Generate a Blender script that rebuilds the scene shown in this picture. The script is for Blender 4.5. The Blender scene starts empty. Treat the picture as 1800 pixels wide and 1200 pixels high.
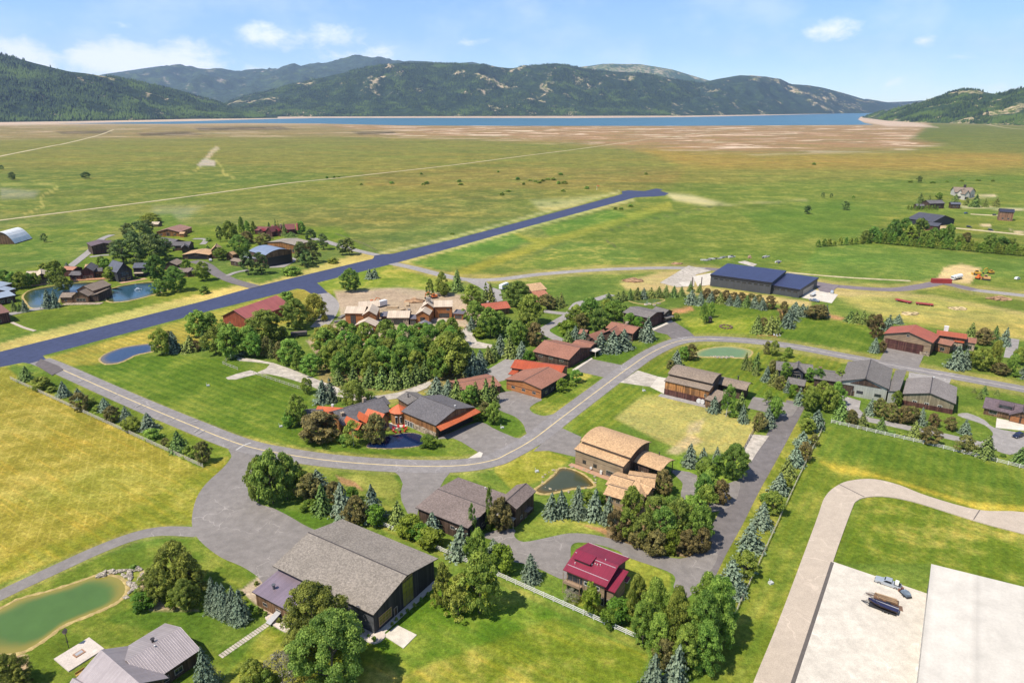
import bpy, bmesh, math, random
import numpy as np
from mathutils import Vector, Matrix
R = math.radians
random.seed(7); rng = np.random.default_rng(7)
SC = bpy.context.scene
COL = SC.collection
# ------------------------------------------------------------------ camera
HC = 110.0; F = 1200.0; YH = 190.0
PT = math.atan2(600 - YH, F); CP, SP = math.cos(PT), math.sin(PT)
def ray(px, py):
    x = (px - 900) / F; v = (py - 600) / F
    return Vector((x, CP - v * SP, -SP - v * CP))
def G(px, py, z=0.0):            # the point of the level z that the photo shows at this pixel
    d = ray(px, py); t = (HC - z) / -d.z
    return Vector((d.x * t, d.y * t, z))
def proj(p):
    x, y, z = p[0], p[1], p[2] - HC
    zc = y * CP - z * SP; yc = y * SP + z * CP
    return 900 + F * x / zc, 600 - F * yc / zc
def hz(xy, py):                  # height on the vertical through xy that shows at picture row py
    v = (py - 600) / F; d = math.hypot(0, xy[1])
    # (-(y*SP + z*CP)) = v*(y*CP - z*SP)
    y = xy[1]; z = -(y * SP + v * y * CP) / (CP - v * SP)
    return z + HC
def mpp(px, py):                 # metres per picture pixel there
    d = ray(px, py); t = HC / -d.z
    return t / F
cam = bpy.data.cameras.new('camera'); co = bpy.data.objects.new('camera', cam); COL.objects.link(co)
cam.sensor_width = 36; cam.lens = 36 * F / 1800; cam.clip_start = 1; cam.clip_end = 80000
co.location = (0, 0, HC); co.rotation_euler = (math.pi / 2 - PT, 0, 0); SC.camera = co
# ------------------------------------------------------------------ light
SUN_EL = R(58); SHX, SHY = 0.86, 0.51           # shadows fall this way
sd = Vector((-SHX * math.cos(SUN_EL), -SHY * math.cos(SUN_EL), math.sin(SUN_EL))).normalized()
sl = bpy.data.lights.new('sun', 'SUN'); sl.energy = 5.0; sl.angle = R(0.53); sl.color = (1, .935, .81)
so = bpy.data.objects.new('sun', sl); COL.objects.link(so)
so.rotation_euler = (-sd).to_track_quat('-Z', 'Y').to_euler(); so.location = (-200, -100, 400)
SC.view_settings.view_transform = 'Standard'; SC.view_settings.look = 'None'
SC.view_settings.exposure = 0.40; SC.view_settings.gamma = 1
SC.cycles.max_bounces = 6; SC.cycles.diffuse_bounces = 3; SC.cycles.glossy_bounces = 2
SC.cycles.transmission_bounces = 3; SC.cycles.transparent_max_bounces = 6; SC.cycles.volume_bounces = 0
SC.cycles.use_denoising = True
# ------------------------------------------------------------------ nodes
class NB:
    def __init__(s, tree):
        s.t = tree; tree.nodes.clear()
    def n(s, typ, ins=None, **pr):
        nd = s.t.nodes.new(typ)
        for k, v in pr.items(): setattr(nd, k, v)
        for k, v in (ins or {}).items():
            sk = nd.inputs[k]
            if isinstance(v, bpy.types.NodeSocket): s.t.links.new(v, sk)
            elif isinstance(v, bpy.types.Node): s.t.links.new(v.outputs[0], sk)
            else:
                if sk.type == 'RGBA' and len(v) == 3: v = (*v, 1)
                sk.default_value = v
        return nd
    def m(s, op, a, b=0.0, c=None, clamp=False):
        d = {0: a, 1: b}
        if c is not None: d[2] = c
        return s.n('ShaderNodeMath', d, operation=op, use_clamp=clamp).outputs[0]
    def mix(s, f, a, b, bt='MIX'):
        return s.n('ShaderNodeMixRGB', {0: f, 1: a, 2: b}, blend_type=bt).outputs[0]
    def noise(s, vec, sc, det=2.0, rough=.5, dist=0.0, out='Fac'):
        return s.n('ShaderNodeTexNoise', {'Vector': vec, 'Scale': sc, 'Detail': det, 'Roughness': rough, 'Distortion': dist}).outputs[out]
    def ramp(s, f, lo, hi):
        return s.n('ShaderNodeMapRange', {0: f, 1: lo, 2: hi, 3: 0.0, 4: 1.0}, interpolation_type='SMOOTHSTEP').outputs[0]
    def vmul(s, v, k):
        return s.n('ShaderNodeVectorMath', {0: v, 1: k}, operation='MULTIPLY').outputs[0]
    def dot(s, v, k):
        return s.n('ShaderNodeVectorMath', {0: v, 1: k}, operation='DOT_PRODUCT').outputs['Value']
    def vary(s, col, f, lo, hi):      # multiply a colour by lo..hi along f
        k = s.n('ShaderNodeMapRange', {0: f, 1: 0.25, 2: 0.75, 3: lo, 4: hi}).outputs[0]
        return s.n('ShaderNodeVectorMath', {0: col, 'Scale': k}, operation='SCALE').outputs[0]
MATS = {}
def mat(key, fn):
    if key in MATS: return MATS[key]
    m = bpy.data.materials.new(key if isinstance(key, str) else '_'.join(str(k) for k in key))
    m.use_nodes = True; b = NB(m.node_tree); fn(b); MATS[key] = m; return m
def out(b, col, rough=.8, metal=0.0, spec=.3, bump=None, bd=.05, bs=.5):
    ins = {'Base Color': col, 'Roughness': rough, 'Metallic': metal, 'Specular IOR Level': spec}
    if bump is not None:
        ins['Normal'] = b.n('ShaderNodeBump', {'Height': bump, 'Distance': bd, 'Strength': bs}).outputs[0]
    p = b.n('ShaderNodeBsdfPrincipled', ins)
    b.n('ShaderNodeOutputMaterial', {'Surface': p.outputs[0]})
    return p
def obj_co(b): return b.n('ShaderNodeTexCoord').outputs['Object']
def pos_co(b): return b.n('ShaderNodeNewGeometry').outputs['Position']
def M_plain(c, rough=.6, metal=0.0, spec=.4, var=.12, sc=.9):
    def f(b):
        v = obj_co(b); n1 = b.noise(v, sc, 3); n2 = b.noise(v, sc * 7, 2)
        out(b, b.vary(b.vary(c, n1, 1 - var, 1 + var), n2, 1 - var * .6, 1 + var * .6), rough, metal, spec)
    return mat(('plain', c, rough, metal, spec, var), f)
def M_shingle(c, var=.19):
    def f(b):
        v = obj_co(b)
        n1 = b.noise(v, .16, 3); n2 = b.noise(b.vmul(v, (1, 1, 1)), 1.9, 2, .7); n3 = b.noise(v, 7.0, 1)
        vo = b.n('ShaderNodeTexVoronoi', {'Vector': b.vmul(v, (1.0, 1.0, 2.2)), 'Scale': 3.0}).outputs['Color']
        sp = b.n('ShaderNodeSeparateColor', {0: vo}).outputs[0]
        cc = b.vary(b.vary(b.vary(c, n1, .9, 1.1), n2, 1 - var, 1 + var), sp, 1 - var * .8, 1 + var * .8)
        cc = b.vary(cc, n3, .85, 1.15)
        out(b, cc, .9, 0, .2, b.m('ADD', n2, sp), .05, .6)
    return mat(('shingle', c, var), f)
def M_seam(c, ax, per=.55, rough=.38, metal=.25):     # standing seam metal, seams every per metres along axis ax
    def f(b):
        v = obj_co(b); s = b.dot(v, tuple(1.0 if i == ax else 0.0 for i in range(3)))
        w = b.m('ABSOLUTE', b.m('SUBTRACT', b.m('FRACT', b.m('DIVIDE', s, per)), .5))
        ln = b.ramp(w, .36, .49); n1 = b.noise(v, .25, 3); n2 = b.noise(v, 2.0, 2)
        pan = b.n('ShaderNodeTexWhiteNoise', {'W': b.m('FLOOR', b.m('DIVIDE', s, per))}, noise_dimensions='1D').outputs[0]
        cc = b.vary(b.vary(b.vary(c, n1, .88, 1.12), n2, .95, 1.05), pan, .95, 1.05)
        cc = b.mix(b.m('MULTIPLY', ln, .3), cc, tuple(x * .6 for x in c))
        out(b, cc, rough, metal, .4, ln, .05, .8)
    return mat(('seam', c, ax, per, rough), f)
def M_boards(c, c2, vert=True, per=.3, var=.3, rough=.75):   # timber boards, upright or level, weathered board by board
    def f(b):
        v = obj_co(b)
        s = b.dot(v, (1.0, 1.0, 0.0)) if vert else b.dot(v, (0.0, 0.0, 1.0))
        q = b.m('DIVIDE', s, per); w = b.m('ABSOLUTE', b.m('SUBTRACT', b.m('FRACT', q), .5)); ln = b.ramp(w, .40, .5)
        pan = b.n('ShaderNodeTexWhiteNoise', {'W': b.m('FLOOR', q)}, noise_dimensions='1D').outputs[0]
        n1 = b.noise(b.vmul(v, (1, 1, .25) if vert else (.25, .25, 1)), 2.2, 3); n2 = b.noise(v, .35, 2)
        cc = b.mix(b.ramp(n2, .35, .65), c, c2)
        cc = b.vary(b.vary(cc, pan, 1 - var, 1 + var), n1, .8, 1.2)
        cc = b.mix(b.m('MULTIPLY', ln, .55), cc, tuple(x * .3 for x in c))
        out(b, cc, rough, 0, .25, ln, -.03, .6)
    return mat(('boards', c, c2, vert, per), f)
def M_stone(c):
    def f(b):
        v = obj_co(b)
        vo = b.n('ShaderNodeTexVoronoi', {'Vector': v, 'Scale': 2.2}); sp = b.n('ShaderNodeSeparateColor', {0: vo.outputs['Color']}).outputs[0]
        out(b, b.vary(b.vary(c, sp, .55, 1.35), b.noise(v, 6, 2), .85, 1.15), .9, 0, .2, vo.outputs['Distance'], .06, .8)
    return mat(('stone', c), f)
def M_glass():
    def f(b):
        v = obj_co(b)
        out(b, b.vary((.022, .028, .036), b.noise(v, .7, 2), .6, 1.5), .06, 0, .9)
    return mat('window_glass', f)
# ------------------------------------------------------------------ mesh helpers
def mesh_obj(name, verts, faces, mats, parent=None, midx=None, mw=None, smooth=False):
    me = bpy.data.meshes.new(name); me.from_pydata([tuple(v) for v in verts], [], faces)
    for m in (mats if isinstance(mats, (list, tuple)) else [mats]): me.materials.append(m)
    if midx: me.polygons.foreach_set('material_index', midx)
    if smooth: me.polygons.foreach_set('use_smooth', [True] * len(me.polygons))
    me.update(); o = bpy.data.objects.new(name, me); COL.objects.link(o)
    if mw is not None: o.matrix_local = mw
    if parent is not None: o.parent = parent
    return o
class MB:                        # collects simple solids into one mesh
    def __init__(s): s.v = []; s.f = []; s.mi = []
    def add(s, vs, fs, mi=0):
        k = len(s.v); s.v += [Vector(v) for v in vs]; s.f += [[i + k for i in f] for f in fs]; s.mi += [mi] * len(fs); return s
    def box(s, x0, x1, y0, y1, z0, z1, mi=0):
        vs = [(x0, y0, z0), (x1, y0, z0), (x1, y1, z0), (x0, y1, z0), (x0, y0, z1), (x1, y0, z1), (x1, y1, z1), (x0, y1, z1)]
        return s.add(vs, [(0, 3, 2, 1), (4, 5, 6, 7), (0, 1, 5, 4), (1, 2, 6, 5), (2, 3, 7, 6), (3, 0, 4, 7)], mi)
    def prism(s, poly, z0, z1, mi=0):       # upright prism over an xy outline
        n = len(poly)
        vs = [(p[0], p[1], z0) for p in poly] + [(p[0], p[1], z1) for p in poly]
        return s.add(vs, [tuple(range(n))[::-1], tuple(range(n, 2 * n))] + [(i, (i + 1) % n, n + (i + 1) % n, n + i) for i in range(n)], mi)
    def xprism(s, poly, y0, y1, mi=0):      # outline in x,z pushed along y
        n = len(poly)
        vs = [(p[0], y0, p[1]) for p in poly] + [(p[0], y1, p[1]) for p in poly]
        return s.add(vs, [tuple(range(n)), tuple(range(n, 2 * n))[::-1]] + [(i, n + i, n + (i + 1) % n, (i + 1) % n) for i in range(n)], mi)
    def tube(s, pts, r, n=6, mi=0, r2=None):
        pts = [Vector(p) for p in pts]; k0 = len(s.v); m = len(pts)
        for i, p in enumerate(pts):
            d = (pts[min(i + 1, m - 1)] - pts[max(i - 1, 0)]).normalized()
            u = d.orthogonal().normalized(); w = d.cross(u)
            rr = r if r2 is None else r + (r2 - r) * i / (m - 1)
            for j in range(n):
                a = 2 * math.pi * j / n; s.v.append(p + u * (rr * math.cos(a)) + w * (rr * math.sin(a)))
        for i in range(m - 1):
            for j in range(n):
                s.f.append([k0 + i * n + j, k0 + i * n + (j + 1) % n, k0 + (i + 1) * n + (j + 1) % n, k0 + (i + 1) * n + j]); s.mi.append(mi)
        s.f.append([k0 + j for j in range(n)][::-1]); s.f.append([k0 + (m - 1) * n + j for j in range(n)]); s.mi += [mi, mi]
        return s
    def cyl(s, c, r, h, n=16, axis='z', mi=0):
        c = Vector(c); d = {'x': Vector((1, 0, 0)), 'y': Vector((0, 1, 0)), 'z': Vector((0, 0, 1))}[axis]
        return s.tube([c - d * h / 2, c + d * h / 2], r, n, mi)
    def build(s, name, mats, parent=None, mw=None, smooth=False):
        return mesh_obj(name, s.v, s.f, mats, parent, s.mi, mw, smooth)
def tag(o, label=None, cat=None, group=None, kind=None):
    if label: o['label'] = label
    if cat: o['category'] = cat
    if group: o['group'] = group
    if kind: o['kind'] = kind
    return o
def empty(name, loc, rz, label, cat, group=None):
    o = bpy.data.objects.new(name, None); COL.objects.link(o); o.empty_display_size = .5
    o.location = loc; o.rotation_euler = (0, 0, rz)
    return tag(o, label, cat, group)
def np_mesh(name, V, Fq, mats, attr=None):
    me = bpy.data.meshes.new(name); V = np.asarray(V, np.float32); Fq = np.asarray(Fq, np.int32); k = Fq.shape[1]
    me.vertices.add(len(V)); me.vertices.foreach_set('co', V.ravel())
    me.loops.add(Fq.size); me.loops.foreach_set('vertex_index', Fq.ravel())
    me.polygons.add(len(Fq)); me.polygons.foreach_set('loop_start', np.arange(0, Fq.size, k, dtype=np.int32))
    for m in mats: me.materials.append(m)
    me.update(calc_edges=True); me.validate()
    for nm, typ, arr in (attr or []):
        a = me.attributes.new(nm, typ, 'POINT')
        a.data.foreach_set('color' if 'COLOR' in typ else 'value', np.asarray(arr, np.float32).ravel())
    return me
def smooth_poly(pts, n=6, closed=True):      # Catmull-Rom through the points
    P = [Vector((p[0], p[1], 0)) for p in pts]; m = len(P); o = []
    rngi = range(m) if closed else range(m - 1)
    for i in rngi:
        g = (lambda k: P[k % m]) if closed else (lambda k: P[max(0, min(m - 1, k))])
        p0, p1, p2, p3 = g(i - 1), g(i), g(i + 1), g(i + 2)
        for j in range(n):
            t = j / n
            o.append(.5 * ((2 * p1) + (p2 - p0) * t + (2 * p0 - 5 * p1 + 4 * p2 - p3) * t * t + (3 * p1 - p0 - 3 * p2 + p3) * t ** 3))
    if not closed: o.append(P[-1])
    return [(p.x, p.y) for p in o]
# ------------------------------------------------------------------ ground
def poly_sd(X, Y, poly):         # signed distance to an outline, inside positive
    P = np.array(poly, float); n = len(P); d = np.full(X.shape, 1e18); ins = np.zeros(X.shape, bool)
    for i in range(n):
        a, b = P[i], P[(i + 1) % n]; e = b - a
        t = np.clip(((X - a[0]) * e[0] + (Y - a[1]) * e[1]) / max(e @ e, 1e-9), 0, 1)
        d = np.minimum(d, (X - a[0] - t * e[0]) ** 2 + (Y - a[1] - t * e[1]) ** 2)
        c = (a[1] > Y) != (b[1] > Y)
        if abs(e[1]) > 1e-9: ins ^= c & (X < a[0] + (Y - a[1]) / e[1] * e[0])
    return np.where(ins, 1, -1) * np.sqrt(d)
rows = [194.6, 195.5, 197, 198.5] + list(np.arange(200, 300, 2.0)) + list(np.arange(300, 1240, 4.0)) + [1260, 1300, 1360, 1440, 1560, 1800]
cols = list(np.arange(-700, -60, 40.0)) + list(np.arange(-60, 1861, 4.0)) + list(np.arange(1880, 2540, 40.0))
PX, PY = np.meshgrid(np.array(cols), np.array(rows)); nr, nc = PX.shape
vv = (PY - 600) / F; tt = HC / (SP + vv * CP)
GX = (PX - 900) / F * tt; GY = (CP - vv * SP) * tt
bands = [(190, (.40, .29, .20)), (207, (.42, .30, .21)), (216, (.35, .25, .155)), (225, (.25, .185, .085)), (235, (.165, .150, .042)), (250, (.150, .148, .032)),
         (300, (.148, .148, .028)), (345, (.140, .152, .028)), (380, (.122, .145, .032)), (430, (.105, .142, .032)), (480, (.098, .145, .024)), (700, (.100, .155, .020)), (2000, (.105, .158, .020))]
by = np.array([b[0] for b in bands]); bc = np.array([b[1] for b in bands])
C = np.stack([np.interp(PY, by, bc[:, i]) for i in range(3)], -1)
AUX = np.zeros(PX.shape + (4,)); AUX[..., 0] = np.interp(PY, [220, 300, 420, 600], [.15, .5, .45, .3])      # dry, stripes A, cross B, mud
AUX2 = np.zeros(PX.shape + (4,)); AUX2[..., 3] = 1     # stripes C, gravel
def paint(poly, rgb=None, soft=5, k=1.0, dry=None, sa=None, cb=None, mud=None, sc=None, gr=None):
    P = np.array(poly, float); x0, y0 = P.min(0) - soft; x1, y1 = P.max(0) + soft
    s = (PX >= x0) & (PX <= x1) & (PY >= y0) & (PY <= y1)
    if not s.any(): return
    w = np.clip(poly_sd(PX[s], PY[s], poly) / soft + .5, 0, 1) * k; w = w * w * (3 - 2 * w)
    if rgb: C[s] = C[s] * (1 - w[:, None]) + np.array(rgb) * w[:, None]
    for arr, i, v in ((AUX, 0, dry), (AUX, 1, sa), (AUX, 2, cb), (AUX, 3, mud), (AUX2, 0, sc), (AUX2, 1, gr)):
        if v is not None: arr[..., i][s] = arr[..., i][s] * (1 - w) + v * w
def pline(pts, w, rgb, soft=2.5, k=1.0, **kw):      # a soft stripe w picture px wide
    for a, b in zip(pts, pts[1:]):
        a = np.array(a, float); b = np.array(b, float); n = np.array([-(b - a)[1], (b - a)[0]]); n = n / np.linalg.norm(n) * w / 2
        paint([a + n, b + n, b - n, a - n], rgb, soft, k, **kw)
SAND = (.47, .35, .26); STRAW = (.36, .29, .05); LUSH = (.074, .130, .013); LAWN = (.100, .144, .015); DIRT = (.42, .31, .17)
# the far plain
paint([(-60, 205), (520, 205), (900, 206), (1520, 200), (1530, 203), (1200, 209), (500, 211), (250, 216), (-60, 222)], SAND, 3)
paint([(560, 218), (1500, 220), (1690, 226), (1720, 240), (1600, 262), (1330, 270), (1120, 262), (1000, 250), (820, 243), (560, 236)], (.265, .165, .078), 16, mud=1.0, dry=0)
paint([(-60, 222), (560, 221), (720, 232), (560, 240), (-60, 246)], (.205, .155, .060), 8, mud=.4)
paint([(1120, 262), (1400, 275), (1800, 268), (1800, 292), (1500, 300), (1200, 290)], (.235, .165, .035), 18)
paint([(1640, 214), (1860, 222), (1860, 275), (1700, 262), (1600, 245)], (.115, .130, .028), 14, mud=0)
paint([(1505, 203), (1530, 206), (1610, 216), (1650, 224), (1560, 222), (1508, 212)], SAND, 3, mud=.2)
for q in ([(100, 232), (190, 229), (195, 234), (110, 236)], [(240, 234), (330, 231), (360, 237), (250, 239)], [(340, 224), (490, 222), (520, 228), (350, 230)], [(620, 232), (690, 231), (700, 236), (630, 237)]):
    paint(q, (.085, .062, .033), 4, .9)                  # damp dark mud
paint([(0, 300), (300, 290), (500, 300), (600, 315), (380, 342), (100, 372), (-60, 375)], (.098, .132, .022), 26)
paint([(640, 300), (1000, 292), (1200, 300), (1180, 330), (900, 335), (640, 330)], (.165, .140, .032), 22)
paint([(620, 430), (800, 380), (960, 340), (900, 332), (700, 350), (500, 372), (480, 400)], (.120, .135, .030), 20, dry=.6)
paint([(1150, 330), (1860, 300), (1860, 560), (1500, 500), (1200, 470), (1050, 470), (1000, 420)], (.110, .150, .022), 24, dry=.4)
paint([(1300, 372), (1480, 352), (1560, 380), (1500, 420), (1340, 410)], (.085, .140, .018), 20, dry=.15)
paint([(1440, 432), (1535, 428), (1860, 458), (1860, 480), (1640, 500), (1480, 500), (1400, 480)], (.095, .155, .024), 10, dry=.3)
paint([(1165, 338), (1215, 343), (1285, 360), (1240, 362), (1185, 352)], (.46, .40, .20), 7, .8)
paint([(930, 352), (1015, 347), (1060, 342), (1010, 365), (950, 370)], (.36, .33, .14), 9, .7)
paint([(0, 330), (70, 336), (60, 348), (0, 350)], (.20, .21, .12), 8, .8)
paint([(270, 362), (360, 360), (330, 385), (250, 400)], (.19, .21, .10), 14, .7)
pline([(350, 292), (362, 281), (375, 265), (384, 259)], 7, (.40, .32, .20), 4, .8, gr=.6)
paint([(346, 291), (358, 279), (380, 283), (378, 292)], (.36, .30, .24), 3, .9, gr=1)
for p in ([(318, 306), (345, 300), (350, 293)], [(378, 280), (390, 294), (393, 306), (415, 314)], [(0, 324), (60, 322), (98, 326), (101, 330), (73, 345), (70, 352), (78, 362), (40, 378)]): pline(p, 3, (.30, .27, .07), 2, .8)
pline([(600, 442), (760, 405), (830, 380), (1000, 352)], 2.2, (.075, .11, .03), 2.5, .7)
pline([(1060, 408), (1130, 389), (1200, 374), (1270, 359)], 2, (.07, .095, .03), 2, .8); pline([(1063, 421), (1090, 438), (1126, 458)], 2, (.10, .09, .05), 2, .9)
pline([(0, 462), (30, 440), (62, 412)], 3, (.05, .09, .02), 2.5, .8); pline([(1260, 357), (1270, 361), (1300, 358), (1420, 352)], 3, (.32, .29, .12), 3, .6)
# mown air strip beside the runway
pline([(790, 486), (872, 459), (967, 424), (1100, 383), (1180, 360)], 13, (.205, .215, .030), 4); pline([(893, 409), (925, 420), (960, 425)], 9, (.205, .215, .030), 4)
paint([(700, 462), (800, 436), (900, 410), (930, 424), (820, 466), (775, 476)], (.085, .165, .024), 6, dry=.3)
paint([(950, 400), (1080, 366), (1100, 380), (1000, 408), (965, 415)], (.10, .17, .024), 6)
paint([(900, 470), (1000, 425), (1130, 440), (1120, 462), (1000, 470)], (.11, .17, .028), 10, dry=.75)
# runway verges
VERGE = (.39, .315, .095)
paint([(-60, 622), (0, 604), (62, 586), (230, 545), (440, 495), (455, 500), (640, 442), (672, 452), (455, 516), (-60, 650)], VERGE, 3, dry=0, sa=.3)
paint([(-60, 660), (80, 630), (370, 548), (530, 506), (585, 512), (545, 560), (420, 590), (260, 612), (170, 640), (112, 645), (85, 628)], (.225, .200, .034), 6, dry=.5, sa=.8)
pline([(690, 466), (800, 436), (930, 399), (1115, 350)], 5, (.36, .33, .12), 3)
pline([(665, 446), (800, 416), (930, 381), (1090, 337)], 4, (.33, .31, .12), 3)
paint([(560, 498), (600, 482), (690, 462), (800, 492), (780, 522), (700, 530), (600, 548), (588, 520)], (.145, .20, .02), 6, dry=.75)
# left settlement
paint([(-60, 620), (0, 594), (230, 545), (420, 500), (340, 455), (420, 440), (640, 440), (600, 400), (400, 396), (250, 396), (140, 455), (0, 480), (-60, 500)], LAWN, 4, dry=.3, sa=.2)
paint([(-60, 490), (0, 470), (110, 455), (200, 405), (330, 400), (300, 375), (100, 395), (-60, 410)], (.095, .148, .022), 10)
# lodge lawns, hay field
paint([(110, 645), (175, 642), (270, 620), (400, 632), (470, 662), (535, 692), (560, 740), (640, 790), (760, 790), (830, 800), (745, 808), (600, 806), (480, 787), (330, 733)], LUSH, 4, dry=.25, sa=.95)
paint([(60, 655), (110, 660), (345, 762), (405, 788), (395, 812), (350, 815), (200, 745), (40, 665)], (.11, .155, .015), 4, dry=.4)
paint([(-60, 640), (5, 640), (40, 668), (350, 822), (405, 800), (338, 920), (230, 935), (100, 985), (-60, 1050)], (.235, .200, .026), 6, dry=.8, cb=.9)
paint([(300, 850), (400, 812), (345, 880), (338, 915), (240, 930), (120, 975), (-60, 1040), (-60, 1000), (160, 935)], (.165, .175, .018), 14, dry=.8, cb=.15, sa=.6)
paint([(-60, 1075), (60, 1022), (180, 978), (345, 945), (440, 1005), (470, 1070), (380, 1200), (-60, 1260)], LAWN, 5, dry=.55)
paint([(180, 1090), (250, 1060), (380, 1075), (470, 1080), (420, 1160), (330, 1120)], LUSH, 8, dry=.35)
# lawns round the black hangar and the pasture below
paint([(390, 1200), (470, 1100), (540, 1130), (660, 1130), (760, 1000), (1140, 1150), (1100, 1260), (380, 1260)], (.125, .160, .014), 7, dry=.95, sa=.5)
paint([(650, 1120), (760, 1000), (820, 1040), (1000, 1075), (700, 1190)], (.085, .150, .012), 14, dry=.4)
paint([(440, 885), (560, 905), (600, 915), (555, 930), (500, 905)], LUSH, 4, dry=0)
paint([(440, 812), (620, 830), (690, 832), (706, 855), (700, 880), (690, 930), (860, 1010), (1120, 1125), (1140, 1150), (1000, 1085), (650, 920)], (.125, .160, .022), 4, dry=.6)
paint([(600, 835), (690, 835), (705, 855), (690, 880), (620, 850)], (.21, .215, .04), 6, dry=.7)
paint([(870, 812), (945, 788), (1005, 805), (950, 845), (900, 860), (870, 830)], (.20, .21, .022), 6, dry=.8)
paint([(906, 930), (960, 905), (1040, 920), (1060, 935), (1000, 936), (950, 945), (912, 950)], (.17, .21, .03), 4, dry=.6)
paint([(1110, 975), (1178, 1010), (1180, 1035), (1110, 1090), (1000, 1060), (1040, 960)], (.20, .22, .03), 4, dry=.3, sc=.3)
# right hand pastures
paint([(1448, 748), (1860, 838), (1860, 1100), (1640, 990), (1460, 990), (1500, 880), (1530, 850), (1300, 1260), (1180, 1260), (1250, 1160), (1330, 990)], LAWN, 5, dry=.45, sc=.5)
paint([(1450, 750), (1640, 790), (1860, 838), (1860, 880), (1600, 830), (1430, 800)], LUSH, 16, dry=.2, sc=.6)
paint([(1440, 810), (1500, 822), (1700, 880), (1860, 895), (1860, 905), (1720, 895), (1560, 842), (1470, 830)], (.33, .28, .035), 8, .9)
paint([(1500, 915), (1560, 880), (1800, 940), (1860, 960), (1860, 1040), (1640, 990), (1480, 985)], (.098, .148, .013), 7, dry=.75, sc=.4)
paint([(1395, 745), (1440, 750), (1325, 1000), (1290, 1090), (1230, 1020), (1350, 800)], (.130, .158, .016), 4, dry=.7)
# the settlement inside the loop
paint([(960, 565), (1120, 610), (1170, 590), (1110, 640), (1040, 632), (1050, 612), (960, 600)], LUSH, 4, dry=0, sc=.3)
paint([(1040, 628), (1120, 605), (1180, 598), (1110, 640), (1086, 642)], LUSH, 3, dry=.1, sc=.2)
paint([(1150, 625), (1200, 606), (1300, 606), (1480, 634), (1480, 700), (1410, 715), (1320, 690), (1170, 660), (1100, 650)], LAWN, 4, dry=.25, sc=.9)
paint([(1000, 745), (1090, 674), (1160, 690), (1200, 700), (1100, 740), (1050, 770), (1010, 760)], LAWN, 5, dry=.2, sc=.9)
paint([(1080, 735), (1130, 695), (1180, 695), (1290, 725), (1330, 745), (1320, 790), (1220, 800), (1150, 770)], (.285, .265, .075), 8, dry=.6, sc=.25, gr=.3)
for q in ([(1170, 795), (1215, 760), (1235, 775), (1190, 800)], [(1210, 745), (1240, 735), (1230, 760), (1205, 765)]): paint(q, (.36, .29, .15), 6, .8, gr=.6)
paint([(1180, 800), (1280, 805), (1330, 790), (1295, 850), (1225, 835), (1185, 822)], (.12, .20, .018), 5, dry=.4)
paint([(1180, 570), (1210, 520), (1340, 545), (1420, 555), (1530, 570), (1560, 620), (1480, 618), (1300, 592), (1215, 588)], LUSH, 5, dry=.25, sc=.45)
paint([(1250, 560), (1345, 560), (1330, 590), (1220, 588), (1200, 560)], (.15, .205, .018), 12, dry=.6)
paint([(930, 716), (1010, 655), (1062, 664), (975, 728), (950, 728)], LAWN, 3, dry=.6, sc=.5)
paint([(1012, 655), (1045, 655), (1025, 672), (1000, 665)], (.36, .29, .06), 5, .8)
paint([(830, 735), (900, 735), (925, 752), (920, 770), (880, 765), (840, 745)], LUSH, 4, dry=.1)
paint([(640, 700), (760, 650), (830, 640), (760, 690), (660, 720)], (.26, .23, .06), 6, dry=.5)
paint([(560, 640), (800, 640), (830, 680), (700, 690), (560, 680)], (.20, .16, .06), 8, gr=.3)
# bare earth
paint([(588, 512), (700, 505), (830, 520), (850, 560), (820, 600), (800, 625), (560, 628), (540, 600), (600, 560)], (.36, .265, .175), 5, dry=0, gr=.8)
paint([(1090, 497), (1165, 478), (1240, 475), (1250, 505), (1420, 530), (1480, 520), (1560, 540), (1860, 610), (1860, 560), (1640, 520), (1500, 508), (1420, 490), (1425, 540), (1250, 520), (1100, 508)], (.40, .30, .12), 6, dry=.7, gr=.5)
paint([(1470, 522), (1640, 520), (1860, 565), (1860, 600), (1740, 590), (1540, 555)], (.26, .24, .06), 16, dry=.9, gr=.3)
paint([(1647, 490), (1660, 470), (1690, 464), (1725, 472), (1705, 498), (1670, 500)], (.50, .36, .17), 4, gr=.4)
for q in ([(1150, 550), (1215, 538), (1220, 545), (1160, 560)], [(1325, 580), (1345, 580), (1372, 586), (1365, 592), (1330, 588)], [(1440, 556), (1530, 572), (1500, 562), (1450, 550)], [(1362, 541), (1386, 548), (1376, 553)], [(1018, 920), (1075, 930), (1100, 955), (1060, 937)], [(560, 895), (600, 905), (640, 930), (600, 915)], [(590, 835), (625, 846), (640, 862), (600, 850)]):
    paint(q, (.33, .17, .075), 4, dry=0, gr=.4)
paint([(1060, 955), (1230, 985), (1240, 900), (1255, 880), (1080, 880)], (.19, .13, .06), 5, dry=0, gr=.4)
for q in ([(1306, 790), (1350, 765), (1345, 780), (1320, 812)],): paint(q, (.40, .34, .17), 4, gr=.6)
for q in ([(455, 1012), (470, 1030), (455, 1050), (420, 1040)], [(420, 1035), (470, 1052), (500, 1090), (470, 1080)]): paint(q, (.40, .30, .21), 3, dry=0, gr=.6)
paint([(245, 1005), (262, 1000), (258, 1030), (285, 1060), (350, 1072), (262, 1072), (240, 1048)], (.40, .29, .17), 3, dry=0, gr=.8)
paint([(0, 1150), (50, 1150), (48, 1190), (0, 1200)], (.34, .23, .13), 5, dry=0, gr=.6)
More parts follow.
